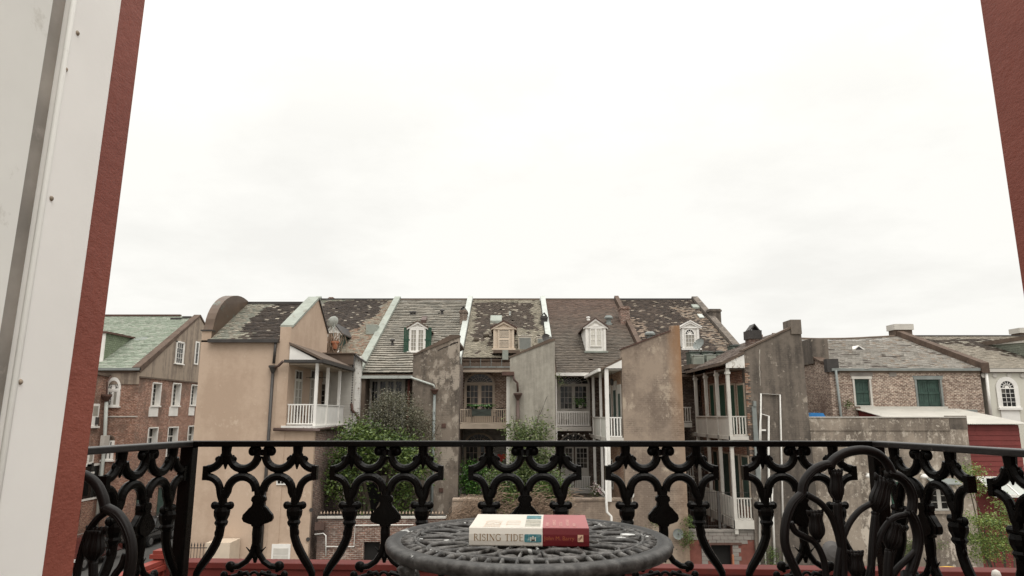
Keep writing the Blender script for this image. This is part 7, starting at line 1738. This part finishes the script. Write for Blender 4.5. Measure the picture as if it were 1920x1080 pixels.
for nme, w_, z0, z1 in (('moulding', .07, -.03, .0), ('moulding', .10, -.07, -.035), ('side_board', .05, -.6, -.075)):
    n_ = Vector((-dd.y, dd.x, 0)) * w_ / 2; m = MB(); vs = [c0 + n_, c0 - n_, c1 - n_, c1 + n_]; m.add([v + V((0, 0, z0)) for v in vs] + [v + V((0, 0, z1)) for v in vs], [(3, 2, 1, 0), (4, 5, 6, 7), (0, 1, 5, 4), (1, 2, 6, 5), (2, 3, 7, 6), (3, 0, 4, 7)]); m.build(nme, 'deck_bright', T)
m = MB(); m.box(c0.x - .04, c0.x + .04, c0.y - .02, c0.y + .06, 6.6, 7.27); m.box(c0.x - .06, c0.x + .06, c0.y - .04, c0.y + .08, 7.271, 7.30); m.box(c0.x - .045, c0.x + .045, c0.y - .025, c0.y + .065, 7.301, 7.325); m.build('post', 'deck_bright', T)
m = MB(); m.box(c0.x + .05, pa.x + .02, c0.y, c0.y + .03, 6.6, 7.24); m.build('end_board', 'deck_red', T)
p = PY(1868, 1078, 3.2); m = MB(); m.lathe((p.x, 3.2, p.z - .3), [(.008, 0), (.008, .26), (.016, .28), (.019, .30), (.015, .315), (.004, .322)], 14); o = m.build('finial', 'offwhite', smooth=True); tag(o, 'small pale rounded finial at the bottom right edge of the view', 'finial')

# ================================================================ small extras
# old scars and drips on the end walls
def scar(T, pts_px, Y, r, mat, name='scar'):
    P = []
    for a, b in zip(pts_px[:-1], pts_px[1:]):
        for k in range(6): P.append(PY(a[0] + (b[0] - a[0]) * k / 6 + random.gauss(0, .5), a[1] + (b[1] - a[1]) * k / 6 + random.gauss(0, .5), Y))
    m = MB(); m.tube(P, [r * random.uniform(.3, 1.2) for _ in P], 5, .5, (0, 1, 0)); return m.build(name, mat, T)
M['scar_pale'] = plain('pale mortar scar', (.50, .46, .40), .9, .15, 6, 0); M['scar_dark'] = plain('dark crack', (.04, .033, .028), .95, .2, 6, 0)
scar(H[1], [(820, 657), (838, 650), (850, 644), (861, 640)], YA, .05, 'scar_dark')
scar(H[4], [(1425, 655), (1424, 690), (1426, 730)], YF, .018, 'scar_pale')
scar(H[2], [(1000, 815), (1010, 780), (1030, 735)], YA, .015, 'scar_dark', 'vine_stem')
for k in range(46):              # toothed brick edge of the dark end wall
    z = 6.2 + k * .105; w_ = .10 + .12 * (k % 2) + random.uniform(0, .05)
    fpart('brick', 'brick_dark' if random.random() < .5 else 'brick_orange', H[4], FS(YF), D0 - .01, D0 + w_, z, z + .075, 0, .02 + random.uniform(0, .015))
# chairs on the galleries
def small_chair(label, x, y, z, rz, mat):
    t = thing('gallery_chair', label, 'chair', (x, y, z), 'chairs on the galleries'); q = Matrix.Rotation(rz, 4, 'Z')
    def go(m, n):
        m.v = [tuple(q @ Vector(v) + Vector((x, y, z))) for v in m.v]; m.build(n, mat, t)
    m = MB(); m.box(-.24, .24, -.22, .22, .42, .46); go(m, 'seat')
    for sx in (-1, 1):
        for sy in (-1, 1): m = MB(); m.box(sx * .22 - .02, sx * .22 + .02, sy * .2 - .02, sy * .2 + .02, 0, .42); go(m, 'leg')
        m = MB(); m.box(sx * .22 - .02, sx * .22 + .02, .18, .22, .46, .95); m.box(sx * .22 - .02, sx * .22 + .02, -.2, .18, .64, .67); go(m, 'arm')
    for k in range(5): m = MB(); m.box(-.18 + k * .08, -.14 + k * .08, .19, .21, .46, .9); go(m, 'back_slat')
    m = MB(); m.box(-.24, .24, .18, .22, .9, .96); go(m, 'back_rail')
zg1 = PY(570, 796, YF).z
small_chair('dark chair at the left end of the small white gallery', -11.5, 37.6, zg1, R(30), 'brown_pipe')
small_chair('dark chair at the right end of the small white gallery', -10.8, 38.4, zg1, R(-60), 'brown_pipe')
z3 = PY(903, 794, 43.2).z
small_chair('dark chair at the left end of the planter balcony', -2.7, 44.2, z3, R(20), 'dark_metal')
small_chair('dark chair at the right end of the planter balcony', -.9, 44.3, z3, R(-30), 'dark_metal')
z4 = PY(1075, 799, 44).z
small_chair('pale chair behind the rail of the brown-roofed house', 3.5, 44.7, z4, R(15), 'offwhite')
